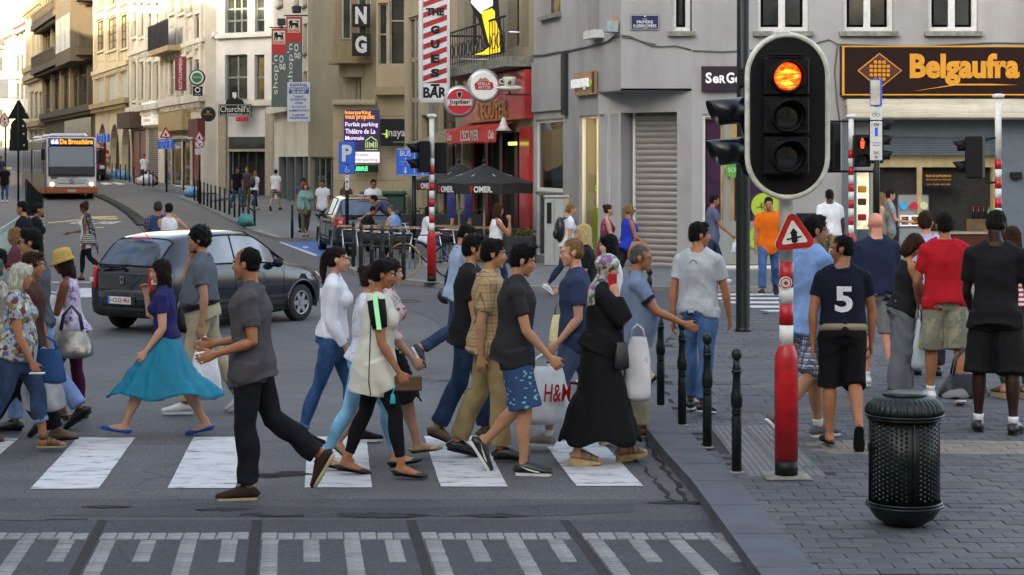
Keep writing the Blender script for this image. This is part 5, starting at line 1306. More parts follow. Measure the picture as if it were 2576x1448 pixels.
def quadw(c,a,b,p,q):c.add([(a,0,p),(b,0,p),(b,0,q),(a,0,q)],[(0,1,2,3)])
quadw(c,0,op[0],zc,H2);quadw(c,op[0],W2,zc,op[2]);quadw(c,op[0],W2,op[3],H2);c.add([(0,0,H2),(W2,0,H2),(W2,12,H2),(0,12,H2)],[(0,1,2,3)])
for u in(op[0],W2):c.add([(u,0,op[2]),(u,.45,op[2]),(u,.45,op[3]),(u,0,op[3])],[(0,1,2,3)])
c.build('wall',GREYW,G2.root,fix=False);c=MB();c.box(op[0]-.1,.47,zc,W2,.5,H2-.1);c.build('dark_room',INT,G2.root)
LX0,LD0=1342,46.6
G3=Fac('grey_side_building','street side of the pale grey corner building with lit narrow window and shop sign',LX0,LD0,1562,40,13.5,GREYW,9,base=0.05)
pA=G3.uz(1505,235);cutu=pA[0]
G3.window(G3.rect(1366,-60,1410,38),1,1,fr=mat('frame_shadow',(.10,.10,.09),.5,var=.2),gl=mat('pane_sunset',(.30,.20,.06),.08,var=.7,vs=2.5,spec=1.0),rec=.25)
u0,u1,z0,z1=G3.rect(1479,-120,1508,97);G3.cut([u0,u1,z0,z1]);G3.box('blind_window',mat('wall_blind',(.24,.25,.26),.8,var=.1),u0,u1,z0,z1,.25,.3)
u0,u1,z0,z1=G3.rect(1494,78,1520,98);G3.box('junction_box',FRAMEW,u0,u1,z0,z1,-.25,-.002)
u0,u1,z0,z1=G3.rect(1538,42,1553,80);G3.box('wall_plate',mat('plate_copper',(.42,.28,.2),.5,var=.3),u0,u1,z0,z1,-.04,-.002)
u0,u1,z0,z1=G3.rect(1548,55,1560,82);G3.box('alarm_box',mat('alarm_grey',(.3,.34,.34),.5,var=.2),u0,u1,z0,z1,-.28,-.04)
wire(G3,[(1343,141),(1370,139),(1400,133),(1433,128),(1480,118),(1515,110),(1535,103),(1548,92),(1561,90)],.022,m=CAB)
u0,u1,z0,z1=G3.rect(1421,135,1430,290);G3.box('drain_pipe',IRON,u0,u1,z0,z1,-.10,-.002)
u0,u1,z0,z1=G3.rect(1344,152,1417,280);G3.box('wall_panel',GREYW,u0,u1,z0,z1,-.07,-.002)
u0,u1,z0,z1=G3.rect(1456,182,1506,240);sg=G3.box('wooden_shop_sign',mat('sign_wood',(.34,.20,.10),.5,var=.1,vs=3),u0,u1,z0,z1,-.10,-.03)
c=MB();zm=z0+(z1-z0)*.47;c.text('SERGENT MAJOR',u0-.05,u1-.28,zm-.13,zm+.13,-.13,.05,bold=.03);c.build('sign_lettering',mat('lit_white',0),sg);c=MB();c.disc((u1-.2,-.13,zm),.08,.03,16);c.build('green_leaf',lime,sg)
c=MB();c.box(u1-.14,-.12,zm-.2,u1+.0,-.10,zm+.25);c.build('dark_patch',PURP,sg)
so,r=shopwin(G3,G3.rect(1457,290,1520,688),back=mat('shop_cream_lit',(.60,.50,.26),.7,var=.35,vs=1.5,emit=.34));u0,u1,z0,z1=r
LG_=mat('lamp_glow',(1.0,.80,.42),.4,var=0,emit=1.6);c=MB();c.ell(((u0+u1)/2+.1,.26,z1-.42),(.30,.08,.26));c.build('round_lamp',LG_,so)
c=MB();c.box(u0+.2,.28,z0+.1,u0+.5,.36,z0+1.3);c.build('green_display',lime,so);c=MB();c.disc(((u0+u1)/2+.15,.06,z0+1.75),.07,.01,14);c.build('apple_sticker',lime,so)
so2,r=shopwin(G3,G3.rect(1346,300,1416,482),back=mat('frosted',(.30,.36,.34),.6,var=.1),fw=.08);so3,r=shopwin(G3,G3.rect(1346,486,1416,660),back=mat('frosted2',(.20,.22,.22),.6,var=.15),fw=.06,nm='side_door')
ops=G3.ops;us=sorted(set([0,G3.W,cutu]+[v for r,_ in ops for v in r[:2]]));zc3=zc;zs=sorted(set([0,zc3,G3.H]+[v for r,_ in ops for v in r[2:]]));c=MB()
for a,b in zip(us,us[1:]):
 for p,q in zip(zs,zs[1:]):
  um,zm=(a+b)/2,(p+q)/2
  if b-a<1e-3 or q-p<1e-3 or any(r[0]<um<r[1]and r[2]<zm<r[3]for r,_ in ops)or(um>cutu and zm<zc3):continue
  c.add([(a,0,p),(b,0,p),(b,0,q),(a,0,q)],[(0,1,2,3)])
for r,_ in ops:
 u0,u1,z0,z1=r
 for u in(u0,u1):c.add([(u,0,z0),(u,.45,z0),(u,.45,z1),(u,0,z1)],[(0,1,2,3)])
 for z in(z0,z1):c.add([(u0,0,z),(u1,0,z),(u1,.45,z),(u0,.45,z)],[(0,1,2,3)])
c.add([(0,0,0),(0,9,0),(0,9,G3.H),(0,0,G3.H)],[(3,2,1,0)]);c.add([(0,0,G3.H),(G3.W,0,G3.H),(G3.W,9,G3.H),(0,9,G3.H)],[(0,1,2,3)])
c.build('wall',GREYW,G3.root,fix=False);c=MB();c.box(.05,.47,zc3,G3.W-.6,.5,G3.H-.1);c.box(.05,.47,0,cutu-.3,.5,zc3);c.build('dark_room',INT,G3.root)
pL=Vector((G3.A.x+G3.dx*cutu,G3.A.y+G3.dy*cutu,0));pR=Vector((G1.A.x,40,0));d=pR-pL;Wc=d.length
CR=thing('shuttered_entrance','recessed corner entrance closed by a grey roller shutter under the overhanging corner','shop entrance',(pL.x,pL.y,.05),math.atan2(d.y,d.x))
def uc(x):
 k=(x-CX)/F;dx,dy=d.x/Wc,d.y/Wc;return(k*pL.y-pL.x)/(dx-k*dy)
ua,ub=uc(1562),uc(1703);zt=zc-.50+.0;zt=CH-(283-HY)/F*40.6-.05;c=MB()
quadw(c,0,ua,0,zc);quadw(c,ub,Wc,0,zc);quadw(c,ua,ub,zt,zc)
c.add([(ua,0,0),(ua,1.0,0),(ua,1.0,zt),(ua,0,zt)],[(0,1,2,3)]);c.add([(ub,0,0),(ub,1.0,0),(ub,1.0,zt),(ub,0,zt)],[(0,1,2,3)]);c.add([(ua,0,zt),(ub,0,zt),(ub,1,zt),(ua,1,zt)],[(0,1,2,3)]);c.add([(ua,.46,0),(ub,.46,0),(ub,.46,zt),(ua,.46,zt)],[(0,1,2,3)])
c.build('wall',GREYW,CR,fix=False)
SHS=mat('shutter_steel',(.34,.31,.28),.38,.45,var=.12,aniso=(.5,1,6));c=MB();ub_=ub-.02;uw=ua+.13
ns=26
for i in range(ns):
 z0=.02+(zt-.05)*i/ns;c=MB();hh=(zt-.05)/ns;n=4
 v=[];
 for q in range(n+1):
  t=q/n;v+=[(uw,.40-.028*math.sin(PI*t),z0+hh*t*.94),(ub_,.40-.028*math.sin(PI*t),z0+hh*t*.94)]
 c.add(v,[(2*q,2*q+1,2*q+3,2*q+2)for q in range(n)],None,True);c.box(uw,.41,z0+hh*.90,ub_,.425,z0+hh*1.0);c.build('shutter_slat',SHS,CR,fix=False)
c=MB();c.box(uw-.05,.34,0,uw,.43,zt);c.box(ub_,.34,0,ub_+.04,.43,zt);c.build('shutter_rail',SHOPW,CR)
cl=MB();q=[(pL.x-.0,pL.y),(G2.A.x,40.0),(pR.x,40.0)];cl.slab(q,zc+.05,zc+.09);cl.build('corner_soffit',GREYW,None);so_=COL.objects['corner_soffit'];so_.parent=CR;so_.matrix_parent_inverse=Matrix.LocRotScale(Vector((pL.x,pL.y,.05)),Matrix.Rotation(math.atan2(d.y,d.x),3,'Z'),None).inverted()
# ---- C: the red bar front
BR=Fac('red_bar_building','bar with red fascia reading L\'Ecuyer under wrought iron balcony',1150,55.3,1341,46.7,15,plaster('bar_stone',(.30,.26,.18),.5),8,base=.05)
RF=mat('fascia_red',(.44,.022,.022),.4,var=.25,vs=1.2,coat=.4);GOLD=mat('gold_leaf',(.40,.25,.07),.4,.5,var=.2)
def stonejoints(B,z0,z1,u0,u1,m,sx=.9,sz=.5):
 c=MB();z=z0;k=0
 while z<z1-.05:
  zz=min(z1,z+sz);u=u0-(k%2)*sx/2
  while u<u1:
   a,b=max(u,u0),min(u+sx,u1)
   if b-a>.05:c.bbox(a+.01,-.02,z+.01,b-.01,-.0,zz-.01,.006)
   u+=sx
  z=zz;k+=1
 return c.build('stone_cladding',m,B.root)
for x0,x1,y0 in((1168,1198,-40),(1222,1250,-60),(1278,1306,-80),(1310,1330,-100)):BR.window(BR.rect(x0,y0,x1,118),1,2,fr=FRD,rec=.3,sill=False)
u0,u1,z0,z1=BR.rect(1185,190,1340,305);o=BR.box('red_fascia',RF,u0,BR.W,z0,z1,-.22,-.002)
a=BR.uz(1222,305);b=BR.uz(1300,270);c=MB();c.text("L'ECUYER",a[0],b[0]-.05,a[1]+.02,a[1]+.50,-.225,.03,bold=.02);c.build('fascia_lettering',GOLD,o)
c=MB();zb=BR.uz(1250,190)[1];c.box(BR.uz(1150,0)[0],-.75,zb+.05,BR.W,0,zb+.30);bal=c.build('balcony_slab',SILL,BR.root)
c=MB();ui=BR.uz(1165,0)[0]
c.tube([(ui,-.70,zb+1.3),(BR.W-.05,-.70,zb+1.3)],.03,6);c.tube([(ui,-.70,zb+.42),(BR.W-.05,-.70,zb+.42)],.02,6)
u=ui
while u<BR.W:c.tube([(u,-.7,zb+.3),(u,-.7,zb+1.3)],.012,5);u+=.30
u=ui
while u<BR.W-.5:c.tube([(u+.25+.2*math.cos(t),-.7,zb+.75+.2*math.sin(t))for t in np.linspace(0,2*PI,11)[:-1]],.013,4,closed=True);u+=.5
c.build('balcony_railing',IRON,bal)
RD=mat('bar_dark_red',(.10,.01,.012),.4,var=.2)
u0,u1,z0,z1=BR.rect(1160,335,1338,640)
BR.cut([u0+.2,BR.W-1.2,0,z1]);
for k in range(4):uu=u0+.3+k*(BR.W-1.5-u0)/4;BR.box('door_panel',RD,uu,uu+.35,0,z1,.25,.33)
BR.box('red_pillar',RF,BR.W-1.0,BR.W-.02,0,z1+.1,-.10,-.002)
a0=BR.uz(1170,332)[0];a1=BR.uz(1302,332)[0];zt=BR.uz(1235,325)[1];zb2=BR.uz(1235,356)[1]
c=MB();RA=mat('awning_red',(.60,.035,.02),.7,var=.08);v=[(a0,-.1,zt+.14),(a1,-.1,zt+.14),(a1,-.55,zt),(a0,-.55,zt)];c.add(v+[(x,y,z-.015)for x,y,z in v],[(0,1,2,3),(7,6,5,4),(0,3,7,4),(1,2,6,5),(3,2,6,7)])
n=26;
for i in range(n):x=a0+(a1-a0)*i/n;w=(a1-a0)/n;c.add([(x,-.555,zt),(x+w,-.555,zt),(x+w,-.565,zb2),(x+w/2,-.565,zb2-.08),(x,-.565,zb2)],[(0,1,2,3,4)])
aw=c.build('red_awning',RA,BR.root,fix=False);c=MB();w=a1-a0;h=zt-zb2;c.text("L'ECUYER",a0+w*.32,a0+w*.68,zb2+h*.02,zb2+h*.92,-.572,.006,bold=.02);c.text('Coca',a0+w*.03,a0+w*.13,zb2+h*.1,zb2+h*.8,-.572,.006,shear=.3,bold=.03);c.text('Cola',a0+w*.86,a0+w*.96,zb2+h*.1,zb2+h*.8,-.572,.006,shear=.3,bold=.03);c.build('awning_lettering',WHITE,aw)
c=MB();bx=BR.uz(1315,315);c.lathe([(.02,.35),(.05,.3),(.12,.1),(.22,0),(.2,0)],(bx[0],-.5,bx[1]-.15));c.build('outdoor_lamp',WHITE,BR.root)
u0,u1,z0,z1=BR.rect(1307,362,1322,366);BR.box('neon_tube',mat('neon_yellow',(.7,.9,.1),.4,var=0,emit=.5),u0,u1,z0,z1+.04,-.3,-.22)
u0,u1,z0,z1=BR.rect(1326,395,1340,480);o=BR.box('beer_poster',mat('poster_red',(.5,.03,.03),.5,var=.3,vs=5),u0,u1,z0,z1,-.13,-.102);
BR.finish()
c=MB();g=at(1150,370,56);cp=thing('brown_canopy','brown shop canopy with a pink neon strip beside the red awning','canopy',(g.x,g.y,g.z),math.radians(-62))
c.add([(-1.4,.2,.55),(1.2,.2,.55),(1.2,-1.2,-.1),(-1.4,-1.2,-.1),(-1.4,.2,.45),(1.2,.2,.45),(1.2,-1.2,-.2),(-1.4,-1.2,-.2)],[(0,1,2,3),(7,6,5,4),(0,3,7,4),(1,2,6,5),(3,2,6,7),(0,1,5,4)]);c.build('canopy_sheet',mat('canopy_brown',(.20,.16,.09),.8,var=.2),cp)
c=MB();c.box(-1.45,-1.26,-.38,1.25,-1.2,-.05);v_=c.build('valance',mat('valance_grey',(.22,.21,.19),.7,var=.1),cp);c=MB();c.box(-1.2,-1.275,-.30,-.1,-1.262,-.10);c.build('neon_strip',mat('neon_pink',(.55,.10,.25),.6,var=.3,vs=20,emit=.3),v_)
# ---- D: narrow dark building behind the striped bar sign, then the travertine buildings
NB=Fac('narrow_stone_building','narrow travertine-clad building with tall window above the pavement behind the blue bus sign',1018,63,1150,55.4,17,TRAV,8,base=.05)
NB.window(NB.rect(1027,42,1052,360),2,3,fr=mat('frame_tan',(.30,.25,.16),.5,var=.15),gl=GL2,rec=.12,bar=.08)
for y0 in(-160,-70):NB.window(NB.rect(1068,y0,1090,y0+70),1,1,fr=FRD);NB.window(NB.rect(1110,y0,1130,y0+70),1,1,fr=FRD)
u0,u1,z0,z1=NB.rect(1060,290,1085,560);NB.cut([u0,u1,.0,z1]);NB.box('dark_door',BLACK,u0,u1,0,z1,.2,.25);u0,u1,z0,z1=NB.rect(1095,180,1148,560);NB.box('stone_pier',SILL,u0,u0+.4,0,z1,-.2,-.002);NB.window([u0+.6,u1,.6,z1],2,3,fr=FRD,sill=False)
NB.finish()
IL=Fac('car_park_wall','low travertine-clad frontage carrying the purple car park display',838,70,946,70,4.42,TRAV,2.2,base=.05)
stonejoints(IL,0,4.4,0,IL.W,TRAV,1.2,.8);IL.finish()
IW=Fac('parking_garage_building','travertine building with tall window bays above the black beauty shop sign',946.5,70,1022,70,19,TRAV,8,base=.05)
stonejoints(IW,0,4.4,0,IW.W,TRAV,1.2,.8)
for x0,x1,y0,y1 in((952,976,8,165),(980,1020,-60,165)):IW.window(IW.rect(x0,y0,x1,y1),1,2,fr=FRC,gl=GL2,sill=False)
u0,u1,z0,z1=IW.rect(945,200,1022,240);IW.box('stone_ledge',WARM,u0,u1,z0,z0+.3,-.5,-.002)
u0,u1,z0,z1=IL.rect(838,255,946,262);IL.box('stone_ledge',TRAV,u0,u1,z0,z1+.05,-.35,-.002)
IW.finish()
def board(name,label,x0,y0,x1,y1,D,th,m,cat='sign',rz=0,group=None,back=None):
 a=at(x0,y1,D);b=at(x1,y0,D);w=b.x-a.x;h=b.z-a.z;o=thing(name,label,cat,(a.x,D,a.z),rz,group);c=MB();c.bbox(0,-th,0,w,0,h,min(.01,th*.3));bo=c.build('board',m,o);return o,bo,w,h
o,bo,w,h=board('car_park_display','purple car park display reading Interparking vous propose',866,277,955,381,69.6,.15,mat('led_purple',(.035,.025,.10),.3,var=.1,emit=.04))
LO=mat('led_orange',(1,.36,.06),.5,var=0,emit=.22);LP=mat('led_pinkwhite',(.9,.7,.9),.5,var=0,emit=.16)
c=MB();c.text('Interparking',w*.03,w*.76,h*.86,h*.985,-.152,.006,bold=.015);c.text('vous propose:',w*.03,w*.87,h*.74,h*.86,-.152,.006,bold=.015);c.build('orange_lettering',LO,bo)
c=MB();c.text('Forfait parking',w*.04,w*.96,h*.57,h*.70,-.152,.006,bold=.015);c.text('Théâtre de La',w*.04,w*.89,h*.42,h*.54,-.152,.006,bold=.015);c.text('Monnaie',w*.04,w*.56,h*.27,h*.37,-.152,.006,bold=.015);c.build('pale_lettering',LP,bo)
c=MB();LGN=mat('led_lime',(.45,.7,.08),.5,var=0,emit=.14)
c.prism([(w*.60,h*.26),(w*.77,h*.36),(w*.94,h*.26),(w*.92,h*.245),(w*.77,h*.335),(w*.62,h*.245)],-.158,-.152)
for q in(.62,.67,.72,.84,.89,.94):c.box(w*(q-.012),-.158,h*.08,w*(q+.008),-.152,h*.23)
c.box(w*.6,-.158,h*.03,w*.96,-.152,h*.045);c.build('temple_emblem',LGN,bo);c=MB();c.text('5€',w*.735,w*.83,h*.10,h*.20,-.153,.006);c.build('price_lettering',LP,bo)
o,bo,w,h=board('white_car_park_sign','white lit board reading Ecuyer Interparking under the purple display',892,383,955,410,69.6,.15,mat('lit_sheet',(.8,.78,.8),.5,var=.03,emit=.16));VIO=mat('violet_ink',(.2,.06,.35),.6,var=0)
c=MB();c.text('Ecuyer',w*.03,w*.60,h*.55,h*.92,-.152,.006);c.text('Interparking',w*.0,w*.93,h*.08,h*.45,-.152,.006);c.build('lettering',VIO,bo)
o,bo,w,h=board('free_spaces_display','narrow black display with green LIBRE letters',884,416,952,434,69.6,.15,BLACK);c=MB();c.text('LIBRE',w*.08,w*.62,h*.2,h*.8,-.152,.006,bold=.03);c.build('lettering',mat('led_green',(.08,.9,.25),.5,var=0,emit=.35),bo)
o,bo,w,h=board('black_beauty_sign','black shop sign with the white and green word inaya',957,300,1022,368,69.4,.12,BLACK);c=MB();c.text('naya',w*.32,w*.97,h*.26,h*.56,-.122,.006,bold=.01);c.box(w*.2,-.128,h*.32,w*.27,-.122,h*.5);c.text('institut de beauté',w*.5,w*.97,h*.13,h*.18,-.122,.006);c.build('lettering',WHITE,bo);c=MB();c.text('i',w*.22,w*.29,h*.30,h*.6,-.124,.008,bold=.03);c.prism([(w*.02,h*.46),(w*.2,h*.40),(w*.22,h*.45)],-.128,-.122);c.build('green_mark',LGN,bo)
OW=Fac('old_concrete_building','stained olive-brown concrete building with a bare side wall left of the NG sign',775,78,870,74,24,OLIVE,10)
OW.window(OW.rect(780,395,842,540),4,1,fr=FRG,gl=GL2,sill=False);
OW.finish()
ORL=Fac('oriel_building','brown stone building with a projecting oriel above the car park sign',862,72.5,950,70.5,24,OLIVE,1.9)
for x0,x1 in((868,882),(888,903),(930,944)):ORL.window(ORL.rect(x0,-160,x1,-60),1,1,fr=FRC)
for x0,x1 in((893,908),):ORL.window(ORL.rect(x0,175,x1,260),1,1,fr=FRC)
ORL.finish()
c=MB();a=at(825,160,71);b=at(945,0,71);orr=thing('stone_oriel','weathered stone oriel bay with tall sash windows behind the N and G boards','oriel',(a.x,72.2,a.z));w=b.x-a.x
c.slab([(0.0,0),(.5,-1.3),(w-.1,-1.3),(w,0)],0.15,6.5);c.slab([(-.15,0),(.42,-1.45),(w,-1.45),(w+.1,0)],0,.15);c.build('bay_wall',WARM,orr)
c=MB();c.slab([(.3,0),(.7,-.9),(w-.5,-.9),(w-.3,0)],-.5,-.001);c.build('bay_corbel',OLIVE,orr)
for u in(.55,1.15,1.6):
 c=MB();c.box(u,-1.34,.9,u+.34,-1.301,3.9);q=c.build('window',FRC,orr);c=MB();c.box(u+.05,-1.352,.95,u+.29,-1.342,3.85);c.build('pane',GL2,q)
for i,ch in enumerate('NG'):
 y0,y1=((12,69),(85,142))[i];o,bo,w,h=board('letter_board','black projecting board with a white letter %s'%ch,887,y0,932,y1,70.3,.25,BLACK,group='letter boards');c=MB();c.text(ch,w*.18,w*.82,h*.12,h*.88,-.252,.02,bold=.05);c.build('letter',WHITE,bo)
DB=Fac('grocery_building','narrow old building with ornate cornice behind the red and grey banners',690,92,785,80,20,LIGHT,8)
for x0,x1 in((700,712),(740,752),(762,772)):
 for y0 in(-60,60,180):DB.window(DB.rect(x0,y0,x1,y0+75),1,2,fr=FRC)
u0,u1,z0,z1=DB.rect(700,395,775,500);DB.cut([u0,u1,0,z1])
for i in range(4):uu=u0+(u1-u0)*i/3.6;DB.box('grey_pillar',mat('pillar_grey',(.12,.14,.14),.6,var=.15),uu,uu+.35,0,z1,.02,.3)
DB.band('stone_ledge',LIGHT,DB.uz(740,280)[1],.35,.4)
DB.finish()
BANN=mat('banner_grey',(.10,.125,.115),.6,var=.12);BRED=mat('banner_red',(.48,.02,.02),.6,var=.08)
for i,(x0,y0,x1,y1,D,rz)in enumerate(((721,43,760,244,79,0),(684,73,722,270,84,0))):
 o,bo,w,h=board('shop_banner',['taller projecting red and grey banner reading shop\'n go, nearest the white discount sign','shorter projecting red and grey banner reading shop\'n go, on the left'][i],x0,y0,x1,y1,D,.14,BANN,'banner',group='red and grey shop banners')
 c=MB();c.box(.02,-.146,h*.68,w-.02,-.141,h-.02);c.build('red_field',BRED,bo)
 c=MB();c.bbox(w*.1,-.152,h*.80,w*.9,-.147,h*.97,.002);c.build('emblem_field',mat('banner_cream',(.65,.58,.45),.6,var=.05),bo)
 lx,lz,lw,lh=w*.16,h*.855,w*.68,h*.10;lion=[(.0,.0),(.12,.0),(.16,.3),(.24,.3),(.22,0),(.34,0),(.38,.35),(.62,.35),(.66,0),(.76,0),(.76,.35),(.84,.0),(.96,.0),(.9,.5),(.88,.75),(.98,.8),(.98,.9),(.70,.95),(.62,.9),(.66,.82),(.82,.8),(.80,.65),(.38,.68),(.34,.95),(.18,1.0),(.04,.85),(.0,.6),(.08,.5)]
 c=MB();c.prism([(lx+p*lw,lz+q*lh)for p,q in lion],-.158,-.152);c.build('lion_emblem',BLACK,bo);c=MB();c.text('DELHAIZE',w*.14,w*.86,h*.808,h*.845,-.153,.005,bold=.03);c.build('emblem_lettering',BRED,bo)
 c=MB();c.text("shop'n",w*.08,w*.5,h*.16,h*.66,-.142,.006,vert=1);c.text('go',w*.52,w*.92,h*.47,h*.66,-.142,.006,vert=1);c.build('banner_lettering',mat('banner_white',(.7,.7,.66),.6,var=0),bo)
 c=MB();c.tube([(-.1,-.07,h+.05),(w+.9,-.07,h+.05)],.03,6);c.bbox(w*.4,-.25,h+.15,w*.4+.35,.05,h+.45,.03);c.build('bracket',IRON,bo)
o,bo,w,h=board('discount_shop_sign','white hanging sign reading Kanwal Discount Shop in blue letters',724,208,781,307,76,.16,mat('sign_pale',(.62,.64,.66),.5,var=.05));BI=mat('ink_blue',(.03,.07,.35),.6,var=0)
c=MB();c.box(w*.07,-.166,h*.71,w*.95,-.161,h*.87);c.build('blue_field',BI,bo);c=MB();c.text('DISCOUNT',w*.10,w*.92,h*.80,h*.86,-.167,.004,bold=.03);c.text('SHOP',w*.20,w*.80,h*.72,h*.785,-.167,.004,bold=.03);c.build('white_lettering',WHITE,bo)
c=MB();c.text('KANWAL',w*.12,w*.90,h*.89,h*.97,-.162,.005,bold=.04);c.build('blue_lettering',BI,bo)
for t,a,b,z in(('TABAC',.25,.75,.61),('BOISSONS',.15,.85,.535),('VINS',.32,.68,.445),('ALCOOLS',.18,.82,.35),('ALIMENTATION',.06,.94,.255),('CARTES',.22,.78,.14),('TELEPHONE',.08,.92,.065)):c=MB();c.text(t,w*a,w*b,h*z,h*(z+.055),-.162,.005,bold=.03);c.build('blue_lettering',BI,bo)
# ---- E: white corner pub
CHB=Fac('white_corner_pub','white rounded corner building with the English pub on its ground floor',548,97,690,95,24,WHT,9,side_l=1)
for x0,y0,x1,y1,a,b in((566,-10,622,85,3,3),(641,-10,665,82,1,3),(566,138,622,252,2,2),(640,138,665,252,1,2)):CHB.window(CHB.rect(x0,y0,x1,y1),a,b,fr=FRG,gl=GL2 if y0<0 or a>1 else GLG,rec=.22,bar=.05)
CHB.window(CHB.rect(566,-150,622,-60),3,3,fr=FRG);CHB.window(CHB.rect(641,-150,665,-60),1,3,fr=FRG)
CHB.band('string_course',WHT,CHB.uz(600,96)[1],.25,.22);CHB.band('string_course',LIGHT,CHB.uz(600,268)[1],.3,.3)
u0,u1,z0,z1=CHB.rect(573,345,670,482);CHB.cut([u0,u1,0,z1]);CHB.box('pub_transom',mat('pub_stone',(.34,.29,.20),.8,var=.15),u0,u1,z1-.75,z1-.62,-.05,.3);CHB.box('transom_glass',GL2,u0,u1,z1-.62,z1,.1,.14)
for i in range(5):uu=u0+(u1-u0)*i/4.4;CHB.box('door_frame',IRON,uu,uu+.12,0,z1-.75,.12,.2)
for a,b in((553,572),(671,690)):u0,u1,z0,z1=CHB.rect(a,280,b,482);CHB.box('stone_pier',mat('pub_stone',0),u0,u1,0,z1,-.14,-.002)
CHB.finish()
CC=Fac('white_curved_corner','curved left flank of the white corner pub with slim windows',515,101.5,549,97.1,24,WHT,5)
for x0,x1 in((518,525),(531,538)):
 for y0,y1 in((-10,90),(170,255)):CC.window(CC.rect(x0,y0,x1,y1),1,2,fr=FRG)
CC.band('string_course',WHT,CC.uz(535,98)[1],.25,.22);CC.finish()
o,bo,w,h=board('pub_sign','black pub sign with white frame reading Churchill\'s The English Pub',551,263,632,293,95.4,.18,BLACK)
c=MB();c.text("Churchill's",w*.06,w*.94,h*.34,h*.86,-.182,.01);c.text('THE ENGLISH PUB',w*.26,w*.74,h*.12,h*.22,-.182,.01,bold=.03);c.box(w*.08,-.19,h*.155,w*.22,-.182,h*.18);c.box(w*.78,-.19,h*.155,w*.92,-.182,h*.18);c.box(.03,-.19,.03,w-.03,-.182,.05);c.box(.03,-.19,h-.05,w-.03,-.182,h-.03);c.box(.03,-.19,.05,.05,-.182,h-.05);c.box(w-.05,-.19,.05,w-.03,-.182,h-.05);c.build('lettering',WHITE,bo)
c=MB();mx_=w*.48;c.prism([(mx_-.45,h+.0),(mx_-.4,h+.2),(mx_-.15,h+.32),(mx_-.14,h+.62),(mx_-.22,h+.66),(mx_-.20,h+.72),(mx_-.12,h+.72),(mx_-.08,h+.90),(mx_+.08,h+.90),(mx_+.12,h+.72),(mx_+.20,h+.72),(mx_+.2,h+.66),(mx_+.14,h+.62),(mx_+.16,h+.32),(mx_+.45,h+.18),(mx_+.5,h)],-.1,-.02);fg=c.build('bowler_figure',BLACK,bo);c=MB();c.prism([(mx_-.10,h+.60),(mx_+.11,h+.60),(mx_+.12,h+.4),(mx_+.04,h+.26),(mx_-.08,h+.36)],-.11,-.101);c.build('white_face',WHITE,fg)
o,bo,w,h=board('red_neon','small red neon word under the pub sign',594,295,624,306,95.2,.06,BLACK);c=MB();c.text('PRIMUS',w*.03,w*.97,h*.1,h*.9,-.062,.02);c.build('neon_word',mat('neon_red',(.8,.02,.03),.4,var=0,emit=.12),bo)
def rsign(name,label,x,y,D,r,m,th=.16,rim=None):
 p=at(x,y,D);o=thing(name,label,'sign',p);c=MB();c.disc((0,0,0),r,th,32);b=c.build('disc',m,o)
 c=MB();c.tube([(r*math.cos(a),0,r*math.sin(a))for a in np.linspace(0,2*PI,33)[:-1]],th*.5,8,closed=True);c.build('rim',rim or IRON,o);return o,b
o,b=rsign('stout_sign','round black beer sign on the pub corner',524,288,94,.30,BLACK);c=MB();c.text('GUINNESS',-.22,.22,-.05,.03,-.082,.008);c.prism([(-.08,.06),(.06,.06),(.08,.22),(.0,.12),(-.04,.22)],-.092,-.082);c.build('lettering',GOLD,b)
o,b=rsign('green_beer_sign','round green and white beer sign beside the red ricotta banner',496,196,96,.34,WHITE);c=MB();c.disc((0,-.09,0),.26,.02,24);c.build('green_disc',mat('beer_green',(.02,.14,.05),.4),b);c=MB();c.text('Carlsberg',-.2,.2,-.04,.06,-.102,.01);c.build('lettering',WHITE,b)
o,bo,w,h=board('small_black_sign','small black square sign with a white ring under the green beer sign',486,218,510,242,96,.1,BLACK);c=MB();c.tube([(w/2+.12*math.cos(a),-.11,h*.62+.12*math.sin(a))for a in np.linspace(0,2*PI,17)[:-1]],.03,5,closed=True);c.text('NORMAND',w*.2,w*.8,h*.12,h*.22,-.102,.006);c.build('white_ring',WHITE,bo)
o,bo,w,h=board('maroon_banner','tall maroon banner reading Ricotta & Parmesan',441,143,469,229,99,.12,mat('banner_maroon',(.16,.008,.02),.6,var=.1),'banner');c=MB();c.text('RICOTTA & PARMESAN',w*.35,w*.65,h*.04,h*.96,-.122,.008,vert=1);c.build('lettering',mat('banner_white',0),bo)
# ---- F: the terrace of old houses running down the street
def rowD(x):return 18.9/((x-CX)/F+.357)
def rowfac(name,label,x0,x1,H,wall,**k):
 B=Fac(name,label,x0,rowD(x0),x1,rowD(x1),H,wall,10,group='old town houses down the street',**k)
 B.sur=wall;return B
R1=rowfac('town_house','cream stone house with iron balcony and ricotta banner',412,516,26,LIGHT)
for x0,x1 in((430,442),(455,467),(478,490)):
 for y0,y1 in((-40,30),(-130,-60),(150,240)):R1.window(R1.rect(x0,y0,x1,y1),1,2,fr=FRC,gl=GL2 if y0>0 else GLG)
R1.window(R1.rect(496,40,508,110),1,2,fr=FRC);R1.window(R1.rect(496,155,508,240),1,2,fr=FRC)
zb=R1.uz(440,135)[1];ua_,ub_=R1.uz(395,0)[0],R1.uz(463,0)[0];ua_=max(0,ua_);bal=R1.box('balcony_slab',WARM,ua_,ub_,zb,zb+.3,-.9,-.002)
c=MB();c.box(ua_,-.9,zb+.3,ub_,-.86,zb+1.7);
u=ua_
while u<ub_:c.box(u,-.94,zb+.3,u+.08,-.9,zb+1.75);u+=.45
c.build('balcony_railing',IRON,bal)
R1.band('cornice',LIGHT,R1.uz(470,262)[1],.4,.35);R1.band('string_course',LIGHT,R1.uz(470,120)[1],.25,.2)
